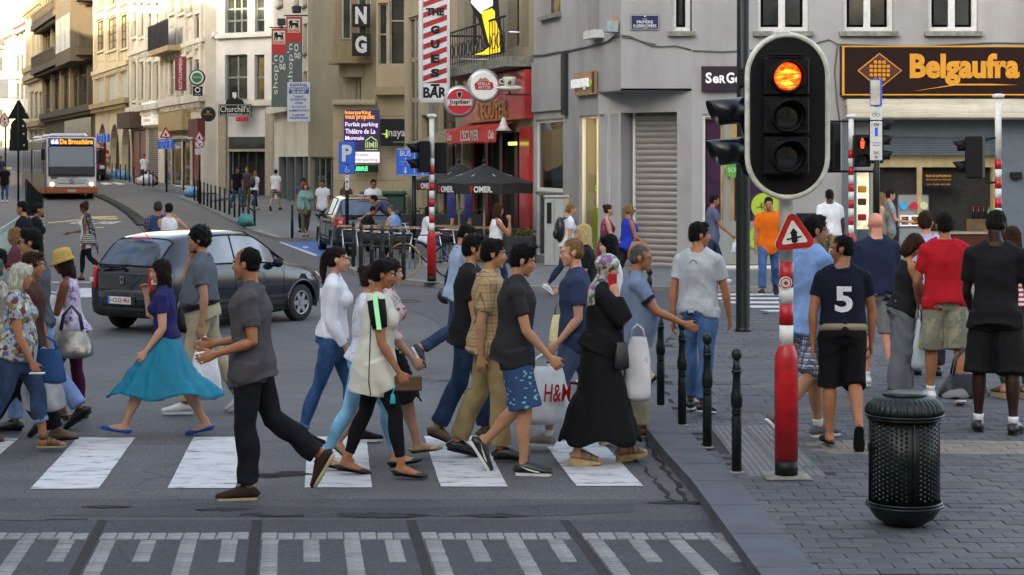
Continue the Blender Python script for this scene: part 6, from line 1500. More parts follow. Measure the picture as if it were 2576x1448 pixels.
for x in(420,448,472,494,510):u=R1.uz(x,0)[0];R1.box('pilaster',LIGHT,u-.25,u+.25,R1.uz(470,262)[1]+.4,22,-.16,-.002)
u0,u1,z0,z1=R1.rect(414,275,512,470)
YW=mat('shopfront_ochre',(.36,.27,.12),.7,var=.2,dirt=.3);R1.box('ochre_fascia',YW,R1.uz(420,0)[0],R1.uz(480,0)[0],R1.uz(450,330)[1],R1.uz(450,285)[1],-.5,-.002);R1.box('maroon_fascia',mat('fascia_maroon',(.10,.015,.015),.5,var=.2),R1.uz(492,0)[0],R1.W,R1.uz(500,345)[1],R1.uz(500,300)[1],-.4,-.002)
for a,b in((416,430),(436,456),(462,478),(486,500)):u0,u1,z0,z1=R1.rect(a,355,b,470);R1.window([u0,u1,.3,z1],1,1,fr=FRD,gl=GLG if a!=486 else mat('pane_redlit',(.20,.04,.02),.3,var=.6,vs=4,emit=.01),sill=False)
R1.finish()
R2=rowfac('town_house','house with grey shutter and white menu board',332,411,27,plaster('sun_stone',(.60,.54,.42),.35))
for x0,x1 in((338,346),(356,364),(376,384),(394,403)):
 for y0,y1 in((-60,0),(10,90),(160,250),(-150,-80)):R2.window(R2.rect(x0,y0,x1,y1),1,2,fr=FRC,gl=GL2)
for x in(334,351,370,389,408):u=R2.uz(x,0)[0];R2.box('pilaster',LIGHT,max(0,u-.3),min(R2.W,u+.3),R2.uz(370,290)[1],24,-.18,-.002)
R2.band('cornice',LIGHT,R2.uz(370,280)[1],.35,.45);R2.band('string_course',LIGHT,R2.uz(370,130)[1],.3,.3)
u0,u1,z0,z1=R2.rect(368,258,398,315);R2.box('menu_board',mat('menu_white',(.75,.72,.66),.5,var=.15,vs=6,emit=.1),u0,u1,z0,z1,-.3,-.002);c=MB();w=u1-u0;h=z1-z0
for i,t in enumerate(('MENU','PIZZA','PASTA','GRILL')):c.text(t,u0+w*.2,u1-w*.2,z1-h*(.25+.2*i),z1-h*(.14+.2*i),-.302,.01,bold=.02)
c.build('menu_lettering',mat('menu_orange',(.5,.25,.05),.6),R2.root)
u0,u1,z0,z1=R2.rect(370,322,398,440);R2.cut([u0,u1,0,z1])
for i in range(26):R2.box('shutter_slat',SHS,u0,u1,z1*i/26+.02,z1*(i+.86)/26,.1+.0,.15)
u0,u1,z0,z1=R2.rect(333,300,366,440);R2.box('brown_awning',mat('awning_brown',(.06,.035,.02),.7,var=.3),u0,u1,z1-.6,z1+.4,-1.0,-.002);R2.window([u0+.3,u1-.3,.3,z1-.7],2,1,fr=FRD,sill=False,gl=mat('pane_redlit',0))
R2.finish()
R3=rowfac('town_house','sunlit cream house with three tall gridded windows over stone arches',240,331,26,CREAM)
for x0,x1,yo in((247,265,0),(275,300,-4),(307,329,-8)):
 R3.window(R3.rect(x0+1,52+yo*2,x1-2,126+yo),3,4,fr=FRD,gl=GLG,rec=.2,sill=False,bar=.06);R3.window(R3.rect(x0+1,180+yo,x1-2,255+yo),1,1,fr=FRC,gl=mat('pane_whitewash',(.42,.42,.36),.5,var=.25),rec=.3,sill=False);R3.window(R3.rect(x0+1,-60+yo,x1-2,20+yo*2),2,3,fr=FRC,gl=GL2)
for x in(243,270,303,330):u=R3.uz(x,0)[0];R3.box('pilaster',CREAM,max(0,u-.35),min(R3.W,u+.35),R3.uz(285,268)[1],25,-.22,-.002)
R3.band('cornice',WARM,R3.uz(285,268)[1],.35,.5);R3.band('string_course',CREAM,R3.uz(285,178)[1],.3,.35)
for a,b in((247,268),(276,300),(306,328)):u0,u1,z0,z1=R3.rect(a,312,b,428);R3.cut([u0,u1,0,z1],True)
R3.finish()
R4=rowfac('town_house','dark bronze and stone house with heavy wooden oriel and balcony',112,239,34,BRONZ)
for x0,x1 in((120,132),(142,154),(166,178),(190,202),(212,224)):
 for y0,y1 in((-30,22),(55,128),(195,275),(-120,-60)):R4.window(R4.rect(x0,y0,x1,y1),1,2,fr=FRC if y0<150 else FRD,gl=GL2,sill=False)
for x in(115,137,160,184,207,230):u=R4.uz(x,0)[0];R4.box('pilaster',WARM if x<200 else BRONZ,max(0,u-.4),min(R4.W,u+.4),R4.uz(175,292)[1],33,-.3,-.002)
for y,o_ in((165,1.3),(290,.5),(42,1.3)):R4.band('balcony_ledge',BRONZ,R4.uz(175,y)[1],.5,o_)
for y in(150,30):
 c=MB();z=R4.uz(175,y)[1];c.box(0,-1.25,z+1.0,R4.W,-1.12,z+1.15);u=0
 while u<R4.W:c.box(u,-1.22,z+.1,u+.18,-1.15,z+1.0);u+=.42
 c.build('balustrade',BRONZ,R4.root)
u0,u1,z0,z1=R4.rect(188,60,236,130);c=MB();c.slab([(u0,0),(u0+.8,-1.6),(u1-.8,-1.6),(u1,0)],z0-1,z1+5);ob_=c.build('oriel',BRONZ,R4.root)
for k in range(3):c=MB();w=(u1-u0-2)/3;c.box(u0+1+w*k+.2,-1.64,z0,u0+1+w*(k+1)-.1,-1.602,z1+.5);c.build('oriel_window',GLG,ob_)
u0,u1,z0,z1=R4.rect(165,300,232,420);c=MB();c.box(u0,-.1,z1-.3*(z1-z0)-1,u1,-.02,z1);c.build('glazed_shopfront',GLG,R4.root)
R4.finish()
R5=rowfac('town_house','tall pale gold stone house with stone oriel at the far end of the terrace',70,111,36,CREAM)
for x0,x1 in((78,84),(90,96),(101,107)):
 for y0,y1 in((-60,20),(70,165),(235,300),(330,390)):R5.window(R5.rect(x0,y0,x1,y1),1,2,fr=FRC,gl=GL2,sill=False)
for y in(28,178,200,320):R5.band('string_course',WARM,R5.uz(90,y)[1],.5,.6)
for x in(73,87,99,109):u=R5.uz(x,0)[0];R5.box('pilaster',CREAM,max(0,u-.4),min(R5.W,u+.4),R5.uz(90,200)[1],35,-.3,-.002)
R5.finish()
for nm,lb,x0,D0,x1,D1,top,m in(('town_house','far white house with red tiled roof at the bend',40,215,72,205,55,LIGHT),('town_house','far cream house left of the red roofed one',12,238,41,226,78,CREAM),('town_house','farthest pale house at the left edge of the street view',-60,262,13,246,120,WARM)):
 H=(HY-top)/F*(D0+D1)/2+CH-gz(235);B=Fac(nm,lb,x0,D0,x1,D1,H,m,12,group='old town houses down the street')
 n=3;
 for i in range(n):
  a=x0+(x1-x0)*(i+.25)/n;b=x0+(x1-x0)*(i+.7)/n
  if b<0:continue
  for y0,y1 in((top+25,top+60),(top+85,top+125),(top+155,top+195),(top+235,top+275)):
   if y1<400:B.window(B.rect(a,y0,b,y1),1,1,fr=FRC,gl=GL2,sill=False)
 B.band('cornice',LIGHT,H-.5,.4,.5)
 c=MB();W=B.W;c.add([(0,-.3,H),(W,-.3,H),(W,12,H),(0,12,H),(0,5,H+3.5),(W,5,H+3.5)],[(0,1,5,4),(2,3,4,5),(0,4,3),(1,2,5)]);c.build('roof',mat('roof_tile',(.20,.07,.045),.8,var=.3,vs=3),B.root)
 B.finish()
# ---- unseen blocks left, right and behind, added to shade the junction and cut sky light
for i,(x0,y0,x1,y1,H)in enumerate(((-21.0,-60,-21.0,23,24),(-23,23.5,-23,72.5,25),(-32,75,-37,96,17.0),(16,2,16,-40,20),(22,-34,-22,-34,20),(-38,97,-52,140,17.0),(-53,141,-74,200,19))):
 d=Vector((x0-x1,y0-y1,0));L=d.length;o=thing('shade_block',['unseen stone block left of the crossing, added for its shade','unseen stone block at the near end of the bus street, added for its shade','unseen grey block left of the bus, added for its shade','building on the right-hand side of the near pavement','unseen long building behind the viewer, added to hold back sky light','unseen stone block further up the bus street, added for its shade','unseen last block on the left of the bus street, added for its shade'][i],'building',(x0,y0,gz(min(y0,y1))-.1),math.atan2(-d.y,-d.x))
 c=MB();c.box(0,0,-.5,L,12,H);c.build('wall',(WHT,LIGHT,WARM,WARM,WARM,CREAM,LIGHT)[i],o)
 gp=MB();gp.box(-.08,-.08,H,L+.08,12.08,H+.5);gp.build('cornice',LIGHT,o)
 wm_=MB();wm_.box(0,-.05,0,1.2,.03,1.9);me=wm_.mesh('window',FRC);pm_=MB();pm_.box(.1,-.07,.1,1.1,-.052,1.8);pme=pm_.mesh('pane',GL2)
 u=1.5
 while u<L-2:
  z=4.2
  while z<H-2.5:w=link('window',me,o,(u,0,z));link('pane',pme,w);z+=3.3
  u+=3.0
# ---------------------------------------------------------------- street furniture
LENSD=mat('lens_dark',(.012,.014,.016),.08,var=.4,vs=20,spec=1.0);LENSG=mat('lens_green_dim',(.02,.10,.06),.15,var=.3,vs=20,emit=.04)
HOUS=mat('signal_black',(.004,.004,.005),.55,var=.4,vs=12,bump=.3,spec=.22,dirt=.2)
m,N,L,b=nodes_mat('lit_red_lens',.2);tc=N.new('ShaderNodeTexCoord');n=N.new('ShaderNodeTexNoise');n.inputs['Scale'].default_value=16;n.inputs['Detail'].default_value=3;n.inputs['Distortion'].default_value=.6;mp=N.new('ShaderNodeMapping');mp.inputs['Scale'].default_value=(1,1,3);mp.inputs['Rotation'].default_value=(0,.7,0);L.new(tc.outputs['Object'],mp.inputs[0]);L.new(mp.outputs[0],n.inputs[0])
o_=ramp(N,L,n.outputs[0],[(0,(.9,.02,.0)),(.36,(1,.06,.004)),(.48,(1,.22,.01)),(.60,(1,.48,.04)),(.8,(1,.7,.18))],'LINEAR');
pw=N.new('ShaderNodeVectorMath');pw.operation='DISTANCE';L.new(tc.outputs['Object'],pw.inputs[0]);pw.inputs[1].default_value=(-.029,-.16,.286);rr_=N.new('ShaderNodeMapRange');rr_.inputs[1].default_value=.055;rr_.inputs[2].default_value=.105;L.new(pw.outputs['Value'],rr_.inputs[0]);mr=N.new('ShaderNodeMix');mr.data_type='RGBA';L.new(rr_.outputs[0],mr.inputs[0]);L.new(o_,mr.inputs[6]);mr.inputs[7].default_value=(.75,.004,.0,1);L.new(mr.outputs[2],b.inputs['Emission Color']);b.inputs['Emission Strength'].default_value=.5;b.inputs['Base Color'].default_value=(.3,.02,.01,1);LITR=m
def striped_post(name,label,px,D,h,top_px=None,flip=0,r0=.085,r1=.052,base=.95,n=9,cap=True,z=None,bands=None):
 g=at(px,700,D);z=ground(g.x,D)if z is None else z;o=thing(name,label,'post',(g.x,D,z),0,'red and white signal posts')
 c=MB();c.bbox(-.17,-.17,0,.17,.17,.02,.008);c.build('foot_plate',SILL,o)
 c=MB();c.lathe([(r0,.02),(r0,.13)],n=28);c.build('black_foot',BLACK,o)
 c=MB();c.lathe([(r0+.002,.13),(r0+.002,base-.07),(r0*.93,base-.03),(r1+.008,base+.02),(r1+.004,base+.03)],n=28);c.build('red_sleeve',RED,o)
 zz=base+.03;k=0
 while zz<h-.4 and k<n:
  s=bands[k]if bands else .155;m_=(WHITE if(k+flip)%2==0 else RED);c=MB();c.lathe([(r1,zz),(r1,min(zz+s-.001,h))],n=24);c.build('post_band',m_,o);zz+=s;k+=1
 c=MB();c.lathe([(r1-.001,zz),(r1-.001,h)],n=24);c.build('post_top',WHITE,o)
 if cap:c=MB();c.lathe([(r1+.02,h),(r1+.045,h+.02),(r1+.045,h+.06),(r1*.9,h+.075)],n=20);c.build('cap',WHITE,o)
 return o,Vector((g.x,D,z))
def visor(c,x,y,z,r,ln,d=(0,-1),droop=.25):
 n=14;v=[]
 for q in(0,1):
  for i in range(n+1):
   a=math.radians(-35+250*i/n);l=ln*(q*(1-.0*abs(math.cos(a))));l=ln*q*(.55+.45*max(0,math.sin(a)));v.append((x+d[0]*l+(-d[1])*r*math.cos(a),y+d[1]*l+d[0]*r*math.cos(a),z+r*math.sin(a)-droop*l*.3))
 f=[(i,i+1,n+2+i,n+1+i)for i in range(n)];c.add(v,f,None,True)
po,pp=striped_post('signal_post','foreground red and white signal post with thick red sleeve beside the litter bin',1978,13.93,3.05,flip=0,n=4,cap=False,z=KERB,bands=(.15,.16,.12,.19))
def stadium(w,h,n=18):
 r=w/2;return[(r*math.cos(a),h/2-r+r*math.sin(a))for a in np.linspace(0,PI,n)]+[(r*math.cos(a),-h/2+r+r*math.sin(a))for a in np.linspace(PI,2*PI,n)]
SD=13.8;s0=at(1980,293,SD);SC_K=1;tl_=thing('traffic_light','large foreground traffic light showing red on a white-rimmed oval board','traffic light',s0,math.radians(4))
w_,h_=210/F*SD,415/F*SD
c=MB();c.prism(stadium(w_-.045,h_-.045),-.02,.0);c.build('backing_board',HOUS,tl_)
c=MB();ol=stadium(w_-.02,h_-.02);c.tube([(x,-.012,z)for x,z in ol],.021,8,closed=True);c.build('white_rim',mat('rim_white',(.60,.62,.52),.5,var=.18,vs=14,dirt=.4),tl_)
c=MB();c.bbox(-.10,-.03,h_/2-.02,.02,.06,h_/2+.02,.006);c.build('top_clip',WHITE,tl_)
zz=[(293-y)/F*SD for y in(195,292,392)];xo=(1970-1980)/F*SD
for i,z in enumerate(zz):
 c=MB();c.bbox(xo-.165,-.14,z-.138,xo+.165,-.02,z+.138,.012);hs=c.build('signal_housing',HOUS,tl_)
 c=MB();c.tube([(xo+.115*math.cos(a),-.143,z+.115*math.sin(a))for a in np.linspace(0,2*PI,25)[:-1]],.010,6,closed=True);visor(c,xo,-.14,z,.123,.16);o=c.build('visor',HOUS,hs,fix=False);sm=o.modifiers.new('t','SOLIDIFY');sm.thickness=.006
 c=MB();c.ell((xo,-.142,z),(.107,.022,.107),28,10);c.build('lens',[LITR,LENSD,LENSD][i],hs)
c=MB();c.bbox(xo-.13,-.16,zz[0]+.15,xo+.13,-.10,zz[0]+.165,.004);c.build('top_ledge',HOUS,tl_)
for k,(y,lb)in enumerate(((277,'upper'),(378,'lower'))):
 q=at(1865,y,14.15);sgn=thing('side_signal','%s black side signal hood left of the large traffic light'%lb,'traffic light',q,math.radians(12))
 c=MB();c.bbox(-.0,-.06,-.09,.14,.13,.10,.012);c.build('signal_housing',HOUS,sgn)
 c=MB();n=20;v=[]
 for j,(x,r)in enumerate(((.02,.095),(-.10,.093),(-.215,.090))):
  for i in range(n):a=2*PI*i/n;v.append((x-.045*math.sin(a)*(j==2),.035+r*math.cos(a),r*math.sin(a)-.012*j))
 c.add(v,[(j*n+i,j*n+(i+1)%n,j*n+n+(i+1)%n,j*n+n+i)for j in range(2)for i in range(n)],None,True);o=c.build('visor',mat('visor_gloss',(.006,.007,.011),.28,var=.2,vs=8),sgn,fix=False);sm=o.modifiers.new('t','SOLIDIFY');sm.thickness=.006
 c=MB();c.tube([(.02,.05,-.08),(.05,.05,-.17),(.10,.05,-.19)],.02,6);c.build('bracket',HOUS,sgn)
ws_=thing('junction_warning_sign','tilted red-bordered triangular priority sign on the foreground post','road sign',at(1994,592,13.80),math.radians(6))
def tri(c,s,y0,y1,r=.04,rot=0.0,cz=0.0,nn=5):
 P_=[]
 for k in range(3):
  a=math.radians(90+120*k)+rot;cx_,cz_=(s-r*2)*math.cos(a),(s-r*2)*math.sin(a)
  for i in range(nn+1):b=a+math.radians(-60+120*i/nn);P_.append((cx_+r*math.cos(b),cz_+cz+r*math.sin(b)))
 c.prism(P_,y0,y1)
rt=math.radians(6)
c=MB();tri(c,.206,-.03,-.012,.045,rt);c.build('white_edge',mat('edge_pale',(.5,.42,.3),.6),ws_);c=MB();tri(c,.200,-.036,-.0305,.042,rt);b0=c.build('red_border',RED,ws_)
c=MB();tri(c,.120,-.040,-.0365,.012,rt);c.build('white_field',mat('sign_field',(.66,.66,.60),.5,var=.15,vs=10),b0)
c=MB();P_=[(-.022,-.048),(-.022,.015),(-.030,.015),(0,.055),(.030,.015),(.022,.015),(.022,-.048),(0,-.06)];c.prism([(x*1.0*math.cos(rt)-z*math.sin(rt),x*math.sin(rt)+z*math.cos(rt))for x,z in P_],-.044,-.0405);P_=[(-.055,-.025),(.055,-.002),(.055,-.014),(-.055,-.037)];c.prism(P_,-.0438,-.0403);c.build('arrow',BLACK,b0)
c=MB();c.disc((pp.x*0-.012,-.056,0),.048,.003,20);st=c.build('round_sticker',WHITE,po);st.location=(0,0,KERB*0+CH-(711-HY)/F*13.93-KERB);c=MB();c.tube([(-.012+.036*math.cos(a),-.059,.036*math.sin(a))for a in np.linspace(0,2*PI,21)[:-1]],.004,5,closed=True);c.prism([(-.03,.0),(-.012,.018),(.008,.0),(-.012,-.02)],-.0605,-.0576);c.build('sticker_print',RED,st)
g=at(1869,850,25.75);lp=thing('lamp_pole','tall dark green lamp pole rising out of the picture left of the large traffic light','lamp post',(g.x,25.75,KERB))
c=MB();n=32;c.lathe([(.115,0),(.10,.03),(.092,.06),(.092,2.3),(.088,2.35),(.082,2.4),(.080,7.5)],n=32,flute=.04,nf=16);c.build('pole',GREENP,lp);c=MB();c.tube([(0,0,7.4),(0,-.1,8.0),(-.8,-.3,8.4)],.05,8);c.bbox(-1.3,-.42,8.3,-.7,-.2,8.45,.03);c.build('lamp_arm',GREENP,lp)
c=MB();c.bbox(-.09,-.12,3.35,.06,-.09,3.6,.01);c.build('cover_plate',GREENP,lp)
def bollard(px,py,h=.94,label='',near_=True,D=None):
 global BO0
 g=foot(px,py);
 if BO0 is None:
  o=thing('bollard',label,'bollard',g,0,'green bollards along the near kerb');k=h
  c=MB();c.lathe([(.038,0),(.038,k*.44),(.034,k*.45),(.034,k*.47),(.040,k*.475),(.034,k*.485),(.034,k*.495),(.040,k*.50),(.034,k*.51),(.034,k*.52),(.042,k*.53),(.046,k*.58),(.044,k*.62),(.034,k*.66),(.029,k*.76),(.033,k*.80),(.040,k*.805),(.040,k*.815),(.030,k*.82),(.034,k*.83),(.034,k*.84),(.026,k*.86),(.028,k*.90)],n=18);c.build('shaft',GREENP,o)
  c=MB();c.ell((0,0,k*.945),(.040,.040,k*.052),16,10);c.build('ball_top',GREENP,o);c=MB();c.lathe([(.06,0),(.05,.012)],n=16);c.build('foot_ring',SILL,o);BO0=o;return o
 return dup(BO0,g,random.uniform(0,3),label)
BO0=None
for i,(x,y)in enumerate(((1853,1190),(1779,1127),(1716,1071),(1662,1023),(1620,980),(1634,856))):
 bollard(x,y,label=['nearest green bollard, left of the red post','second green bollard from the front','green bollard the grey-haired man reaches for','fourth green bollard back, behind the reaching arm','fifth green bollard back beside the grey-haired man','farthest green bollard on the near pavement corner'][i])
pb=None;PBM=mat('bollard_dark',(.02,.024,.022),.5,var=.3)
def plain_bollard(px,py,lab,grp,h=1.0):
 global pb
 g=foot(px,py)
 if pb is None:
  pb=thing('bollard',lab,'bollard',g,0,grp);c=MB();c.lathe([(.045,0),(.045,h*.5),(.050,h*.51),(.045,h*.53),(.036,h*.6),(.034,h*.8),(.042,h*.83),(.028,h*.86)],n=10);c.build('shaft',PBM,pb);c=MB();c.ell((0,0,h*.93),(.04,.04,h*.08),10,7);c.build('ball_top',PBM,pb);return pb
 o=dup(pb,g,0,lab);o['group']=grp;return o
for i,(x,y)in enumerate(((889,672),(908,682),(935,690),(962,698),(984,704),(1015,710))):plain_bollard(x,y,'dark bollard in the row before the cafe chairs, %s'%['first from the left','second from the left','third from the left','fourth from the left','second from the right','rightmost'][i],'bollards round the cafe terrace')
plain_bollard(735,604,'lone dark bollard at the kerb by the blue parking bay','bollards along the bus street')
row=[(640,568),(625,561),(612,556),(602,551),(590,547),(577,541),(565,536),(553,531),(542,528),(531,524),(522,520),(513,516),(505,513),(497,508),(489,505)]
for i,(x,y)in enumerate(row):plain_bollard(x,y,'dark bollard in the dense row before the grey cabinet, number %s from the near end'%('one two three four five six seven eight nine ten eleven twelve thirteen fourteen fifteen'.split()[i]),'bollards along the bus street')
for i,(x,y)in enumerate(((462,481),(385,478),(375,475),(361,471),(337,467),(326,463),(316,460),(303,458),(292,455),(282,452))):plain_bollard(x,y,'small dark bollard far up the bus street, %s'%('one two three four five six seven eight nine ten'.split()[i]+' from the right'),'far bollards up the bus street')
g=foot(2275,1322);bn=thing('litter_bin','dark green cast litter bin with studded sides and fluted lid','litter bin',g);bn.scale=(.94,.94,.97);
R_=.243;c=MB();c.lathe([(.10,0),(.13,.01),(.20,.05),(.235,.10),(R_,.14)],n=40);c.build('bowl_foot',GREENP,bn)
c=MB();c.lathe([(R_-.012,.14),(R_-.012,.72)],n=40);bd=c.build('body',GREENP,bn)
st=MB()
for i in range(44):
 a=2*PI*i/44
 if i%11 in(0,1):continue
 for j in range(17):
  z=.19+j*.030+(i%2)*.015;rr_=R_-.010;ct=Vector((rr_*math.cos(a),rr_*math.sin(a),z));t=Vector((-math.sin(a),math.cos(a),0));nrm=Vector((math.cos(a),math.sin(a),0))
  st.add([ct-t*.012,ct-Vector((0,0,.013)),ct+t*.012,ct+Vector((0,0,.013)),ct+nrm*.009],[(0,1,4),(1,2,4),(2,3,4),(3,0,4)],None,False)
o=st.build('studs',GREENP,bd,fix=False);o['kind']='stuff'
for zc_,rr_ in((.135,.258),(.155,.250),(.735,.262),(.715,.252)):c=MB();c.tube([(rr_*math.cos(a),rr_*math.sin(a),zc_)for a in np.linspace(0,2*PI,41)[:-1]],.009,8,closed=True);c.build('hoop',GREENP,bn)
for i in range(4):a=PI/2*i+.07;c=MB();c.tube([((R_-.002)*math.cos(a),(R_-.002)*math.sin(a),.15),((R_-.002)*math.cos(a),(R_-.002)*math.sin(a),.72)],.010,6);c.build('upright_rib',GREENP,bn)
c=MB();c.lathe([(.258,.74),(.262,.765),(.245,.81),(.205,.845),(.15,.865)],n=144,flute=.028,nf=36);c.build('lid',GREENP,bn);c=MB();c.lathe([(.15,.86),(.155,.875),(.12,.885),(.09,.89)],n=24);c.build('lid_collar',GREENP,bn)
c=MB();c.bbox(-.262,-.10,.50,-.245,-.04,.56,.004);c.build('lock_plate',GREENP,bn)
def signal_box(root,x,z,n=3,w=.30,y=-.1,lit=None,face=0,hh=.30,deep=.22,plain=False,mats=None):
 R=Matrix.Rotation(face,3,'Z')
 e=MB();e.bbox(-w/2,-deep,-hh*n/2,w/2,0,hh*n/2,.02)
 e.v=[tuple(R@Vector(v)+Vector((x,y,z)))for v in e.v];o=e.build('signal_housing',HOUS,root)
 for i in range(n):
  zc=hh*n/2-hh*(i+.5);c=MB();c.ell((0,-deep,zc),(.105,.02,.105),16,8)
  c.v=[tuple(R@Vector(v)+Vector((x,y,z)))for v in c.v];c.build('lens',(mats or[LENSD]*3)[i],o)
  c=MB();visor(c,0,-deep,zc,.115,.22);c.v=[tuple(R@Vector(v)+Vector((x,y,z)))for v in c.v];q=c.build('visor',HOUS,o,fix=False);sm=q.modifiers.new('t','SOLIDIFY');sm.thickness=.008
 return o
D2=34.9;po2,p2=striped_post('signal_post','red and white signal post by the waffle shop with vehicle and pedestrian lights',2141,D2,3.12,flip=0,n=10,z=KERB)
def zt2(y,D=D2):return CH-(y-HY)/F*D-KERB
signal_box(po2,-.29,zt2(370),3,.26,-.05,face=math.radians(-50),hh=.30,mats=[LENSD,LENSD,LENSG]);
RM=mat('red_man',(1,.05,.015),.4,var=0,emit=.7)
o=signal_box(po2,.17,zt2(380),2,.30,-.06,hh=.30,mats=[LENSD,LENSD])
c=MB();zz_=zt2(362);c.disc((.15,-.325,zz_+.075),.022,.012,12);c.prism([(.11,zz_+.045),(.19,zz_+.045),(.18,zz_-.02),(.175,zz_-.09),(.155,zz_-.09),(.15,zz_-.03),(.145,zz_-.09),(.125,zz_-.09),(.12,zz_-.02)],-.331,-.319);c.build('standing_man',RM,o)
signal_box(po2,.38,zt2(355),3,.22,.10,face=math.radians(100),hh=.28)
c=MB();c.tube([(-.5,0,zt2(432)),(.6,0,zt2(432))],.025,6);c.tube([(-.5,0,zt2(306)),(.45,0,zt2(306))],.02,6);c.build('crossbar',HOUS,po2)
D3=30.0;g=at(2206,700,D3);sp_=thing('sign_pole','green pole with narrow white and blue signs before the waffle shop','sign',(g.x,D3,KERB));c=MB();c.lathe([(.045,0),(.045,3.65)],n=14);c.build('pole',GREENP,sp_)
for nm,y0,y1,m_,w in(('blue_sign',200,268,BLUES,.20),('bicycle_panel',270,303,WHITE,.19),('zone_panel',306,404,WHITE,.19)):
 z0,z1=zt2(y1,D3),zt2(y0,D3);c=MB();c.bbox(-.12,-.075,z0,.07,-.045,z1,.006);q=c.build(nm,m_,sp_)
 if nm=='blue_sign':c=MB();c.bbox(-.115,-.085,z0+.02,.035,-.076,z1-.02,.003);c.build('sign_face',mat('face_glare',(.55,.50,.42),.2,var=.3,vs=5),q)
 elif nm=='bicycle_panel':
  c=MB()
  for dx in(-.06,.0):c.tube([(dx+.028*math.cos(a),-.077,(z0+z1)/2-.02+.028*math.sin(a))for a in np.linspace(0,2*PI,15)[:-1]],.003,4,closed=True)
  c.tube([(-.06,-.077,(z0+z1)/2-.02),(-.035,-.077,(z0+z1)/2+.03),(0,-.077,(z0+z1)/2-.02)],.003,4);c.build('bicycle_symbol',BLACK,q)
 else:
  c=MB();c.text('ZONE',-.07,.02,z1-.08,z1-.03,-.077,.002,bold=.02);c.text('uitgezonderd',-.10,.05,z0+.27,z0+.29,-.077,.002);c.text('riverains',-.08,.03,z0+.23,z0+.25,-.077,.002);c.text('bus',-.06,.01,z0+.10,z0+.16,-.077,.002);c.text('9h',-.05,.0,z0+.03,z0+.07,-.077,.002);c.build('black_print',BLACK,q);c=MB();c.box(-.05,-.079,z1-.24,.0,-.0755,z1-.10);c.build('blue_print',BLUES,q)
D4=30.0;po4,p4=striped_post('signal_post','white and red striped signal post at the right edge before the waffle counter',2511,D4,3.33,flip=1,n=11,z=KERB,base=.62)
signal_box(po4,-.20,CH-(396-HY)/F*D4-KERB,2,.24,.12,face=math.radians(-115),hh=.34,deep=.28)
c=MB();c.tube([(-.2,0,CH-(368-HY)/F*D4-KERB+.1),(0,0,CH-(368-HY)/F*D4-KERB+.14)],.02,6);c.tube([(-.2,0,CH-(460-HY)/F*D4-KERB),(0,0,CH-(460-HY)/F*D4-KERB)],.02,6);c.build('bracket',HOUS,po4)
g=foot(1086,713);po5,p5=striped_post('signal_post','red and white signal post at the cafe corner with black signals',1086,g.y,3.15,flip=0,n=9,z=ground(g.x,g.y))
z5=lambda y:CH-(y-HY)/F*g.y-p5.z
signal_box(po5,-.05,z5(395),2,.26,-.02,face=math.radians(-75),hh=.30);signal_box(po5,.16,z5(398),2,.24,.1,face=math.radians(170),hh=.30)
def road_post(px,py,top_y,label,r=.04,name='sign_post',D=None):
 g=foot(px,py)if D is None else Vector((at(px,0,D).x,D,ground(at(px,0,D).x,D)));h=CH-(top_y-HY)/F*g.y-g.z;o=thing(name,label,'road sign',g);c=MB();c.lathe([(r,0),(r,h)],n=10);c.build('pole',GREENP,o);return o,g
def panel(o,g,x0,y0,x1,y1,m_,nm='sign_panel',th=.03,yo=-.06,b=.01):
 k=g.y/F;u0,u1=(x0-CX)*k-g.x,(x1-CX)*k-g.x;z0,z1=CH-(y1-HY)*k-g.z,CH-(y0-HY)*k-g.z;c=MB();c.bbox(u0,yo-th,z0,u1,yo,z1,b);return c.build(nm,m_,o),u0,z0,u1-u0,z1-z0
def busmarks(c,u,z,w,h,y):
 c.text('BUS',u+w*.10,u+w*.42,z+h*.72,z+h*.92,y,.004,bold=.01);c.text('+',u+w*.22,u+w*.30,z+h*.58,z+h*.66,y,.004)
 for q in(.15,.36):c.tube([(u+w*(q+.0)+w*.055*math.cos(a),y-.002,z+h*.46+w*.055*math.sin(a))for a in np.linspace(0,2*PI,13)[:-1]],.004,4,closed=True)
 c.tube([(u+w*.15,y-.002,z+h*.46),(u+w*.24,y-.002,z+h*.54),(u+w*.36,y-.002,z+h*.46)],.004,4)
 c.prism([(u+w*.24,z+h*.32),(u+w*.28,z+h*.32),(u+w*.28,z+h*.18),(u+w*.32,z+h*.18),(u+w*.26,z+h*.07),(u+w*.20,z+h*.18),(u+w*.24,z+h*.18)],y-.004,y)
 c.box(u+w*.515,y-.004,z+h*.06,u+w*.53,y,z+h*.94);c.prism([(u+w*.75,z+h*.06),(u+w*.78,z+h*.06),(u+w*.78,z+h*.80),(u+w*.84,z+h*.80),(u+w*.765,z+h*.93),(u+w*.69,z+h*.80),(u+w*.75,z+h*.80)],y-.004,y)
 for(a,b_)in(((0,0),(w,.012)),((0,h-.012),(w,h))):c.box(u+.015+a[0]if False else u+.015,y-.003,z+a[1]+(.012 if a[1]==0 else-.012),u+w-.015,y,z+b_[1]+(.012 if a[1]==0 else-.012))
o,g=road_post(1041,651,440,'blue lane sign with BUS, bicycle and arrows on a green pole by the cafe',.055);p_,u,z,w,h=panel(o,g,998,374,1084,443,BLUES);c=MB();busmarks(c,u,z,w,h,-.092);c.build('white_print',WHITE,p_)
c=MB();zz_=CH-(420-HY)/F*g.y-g.z;c.tube([(0,0,zz_-.3),(0,0,zz_+.3)],.03,6);c.build('bracket',GREENP,o)
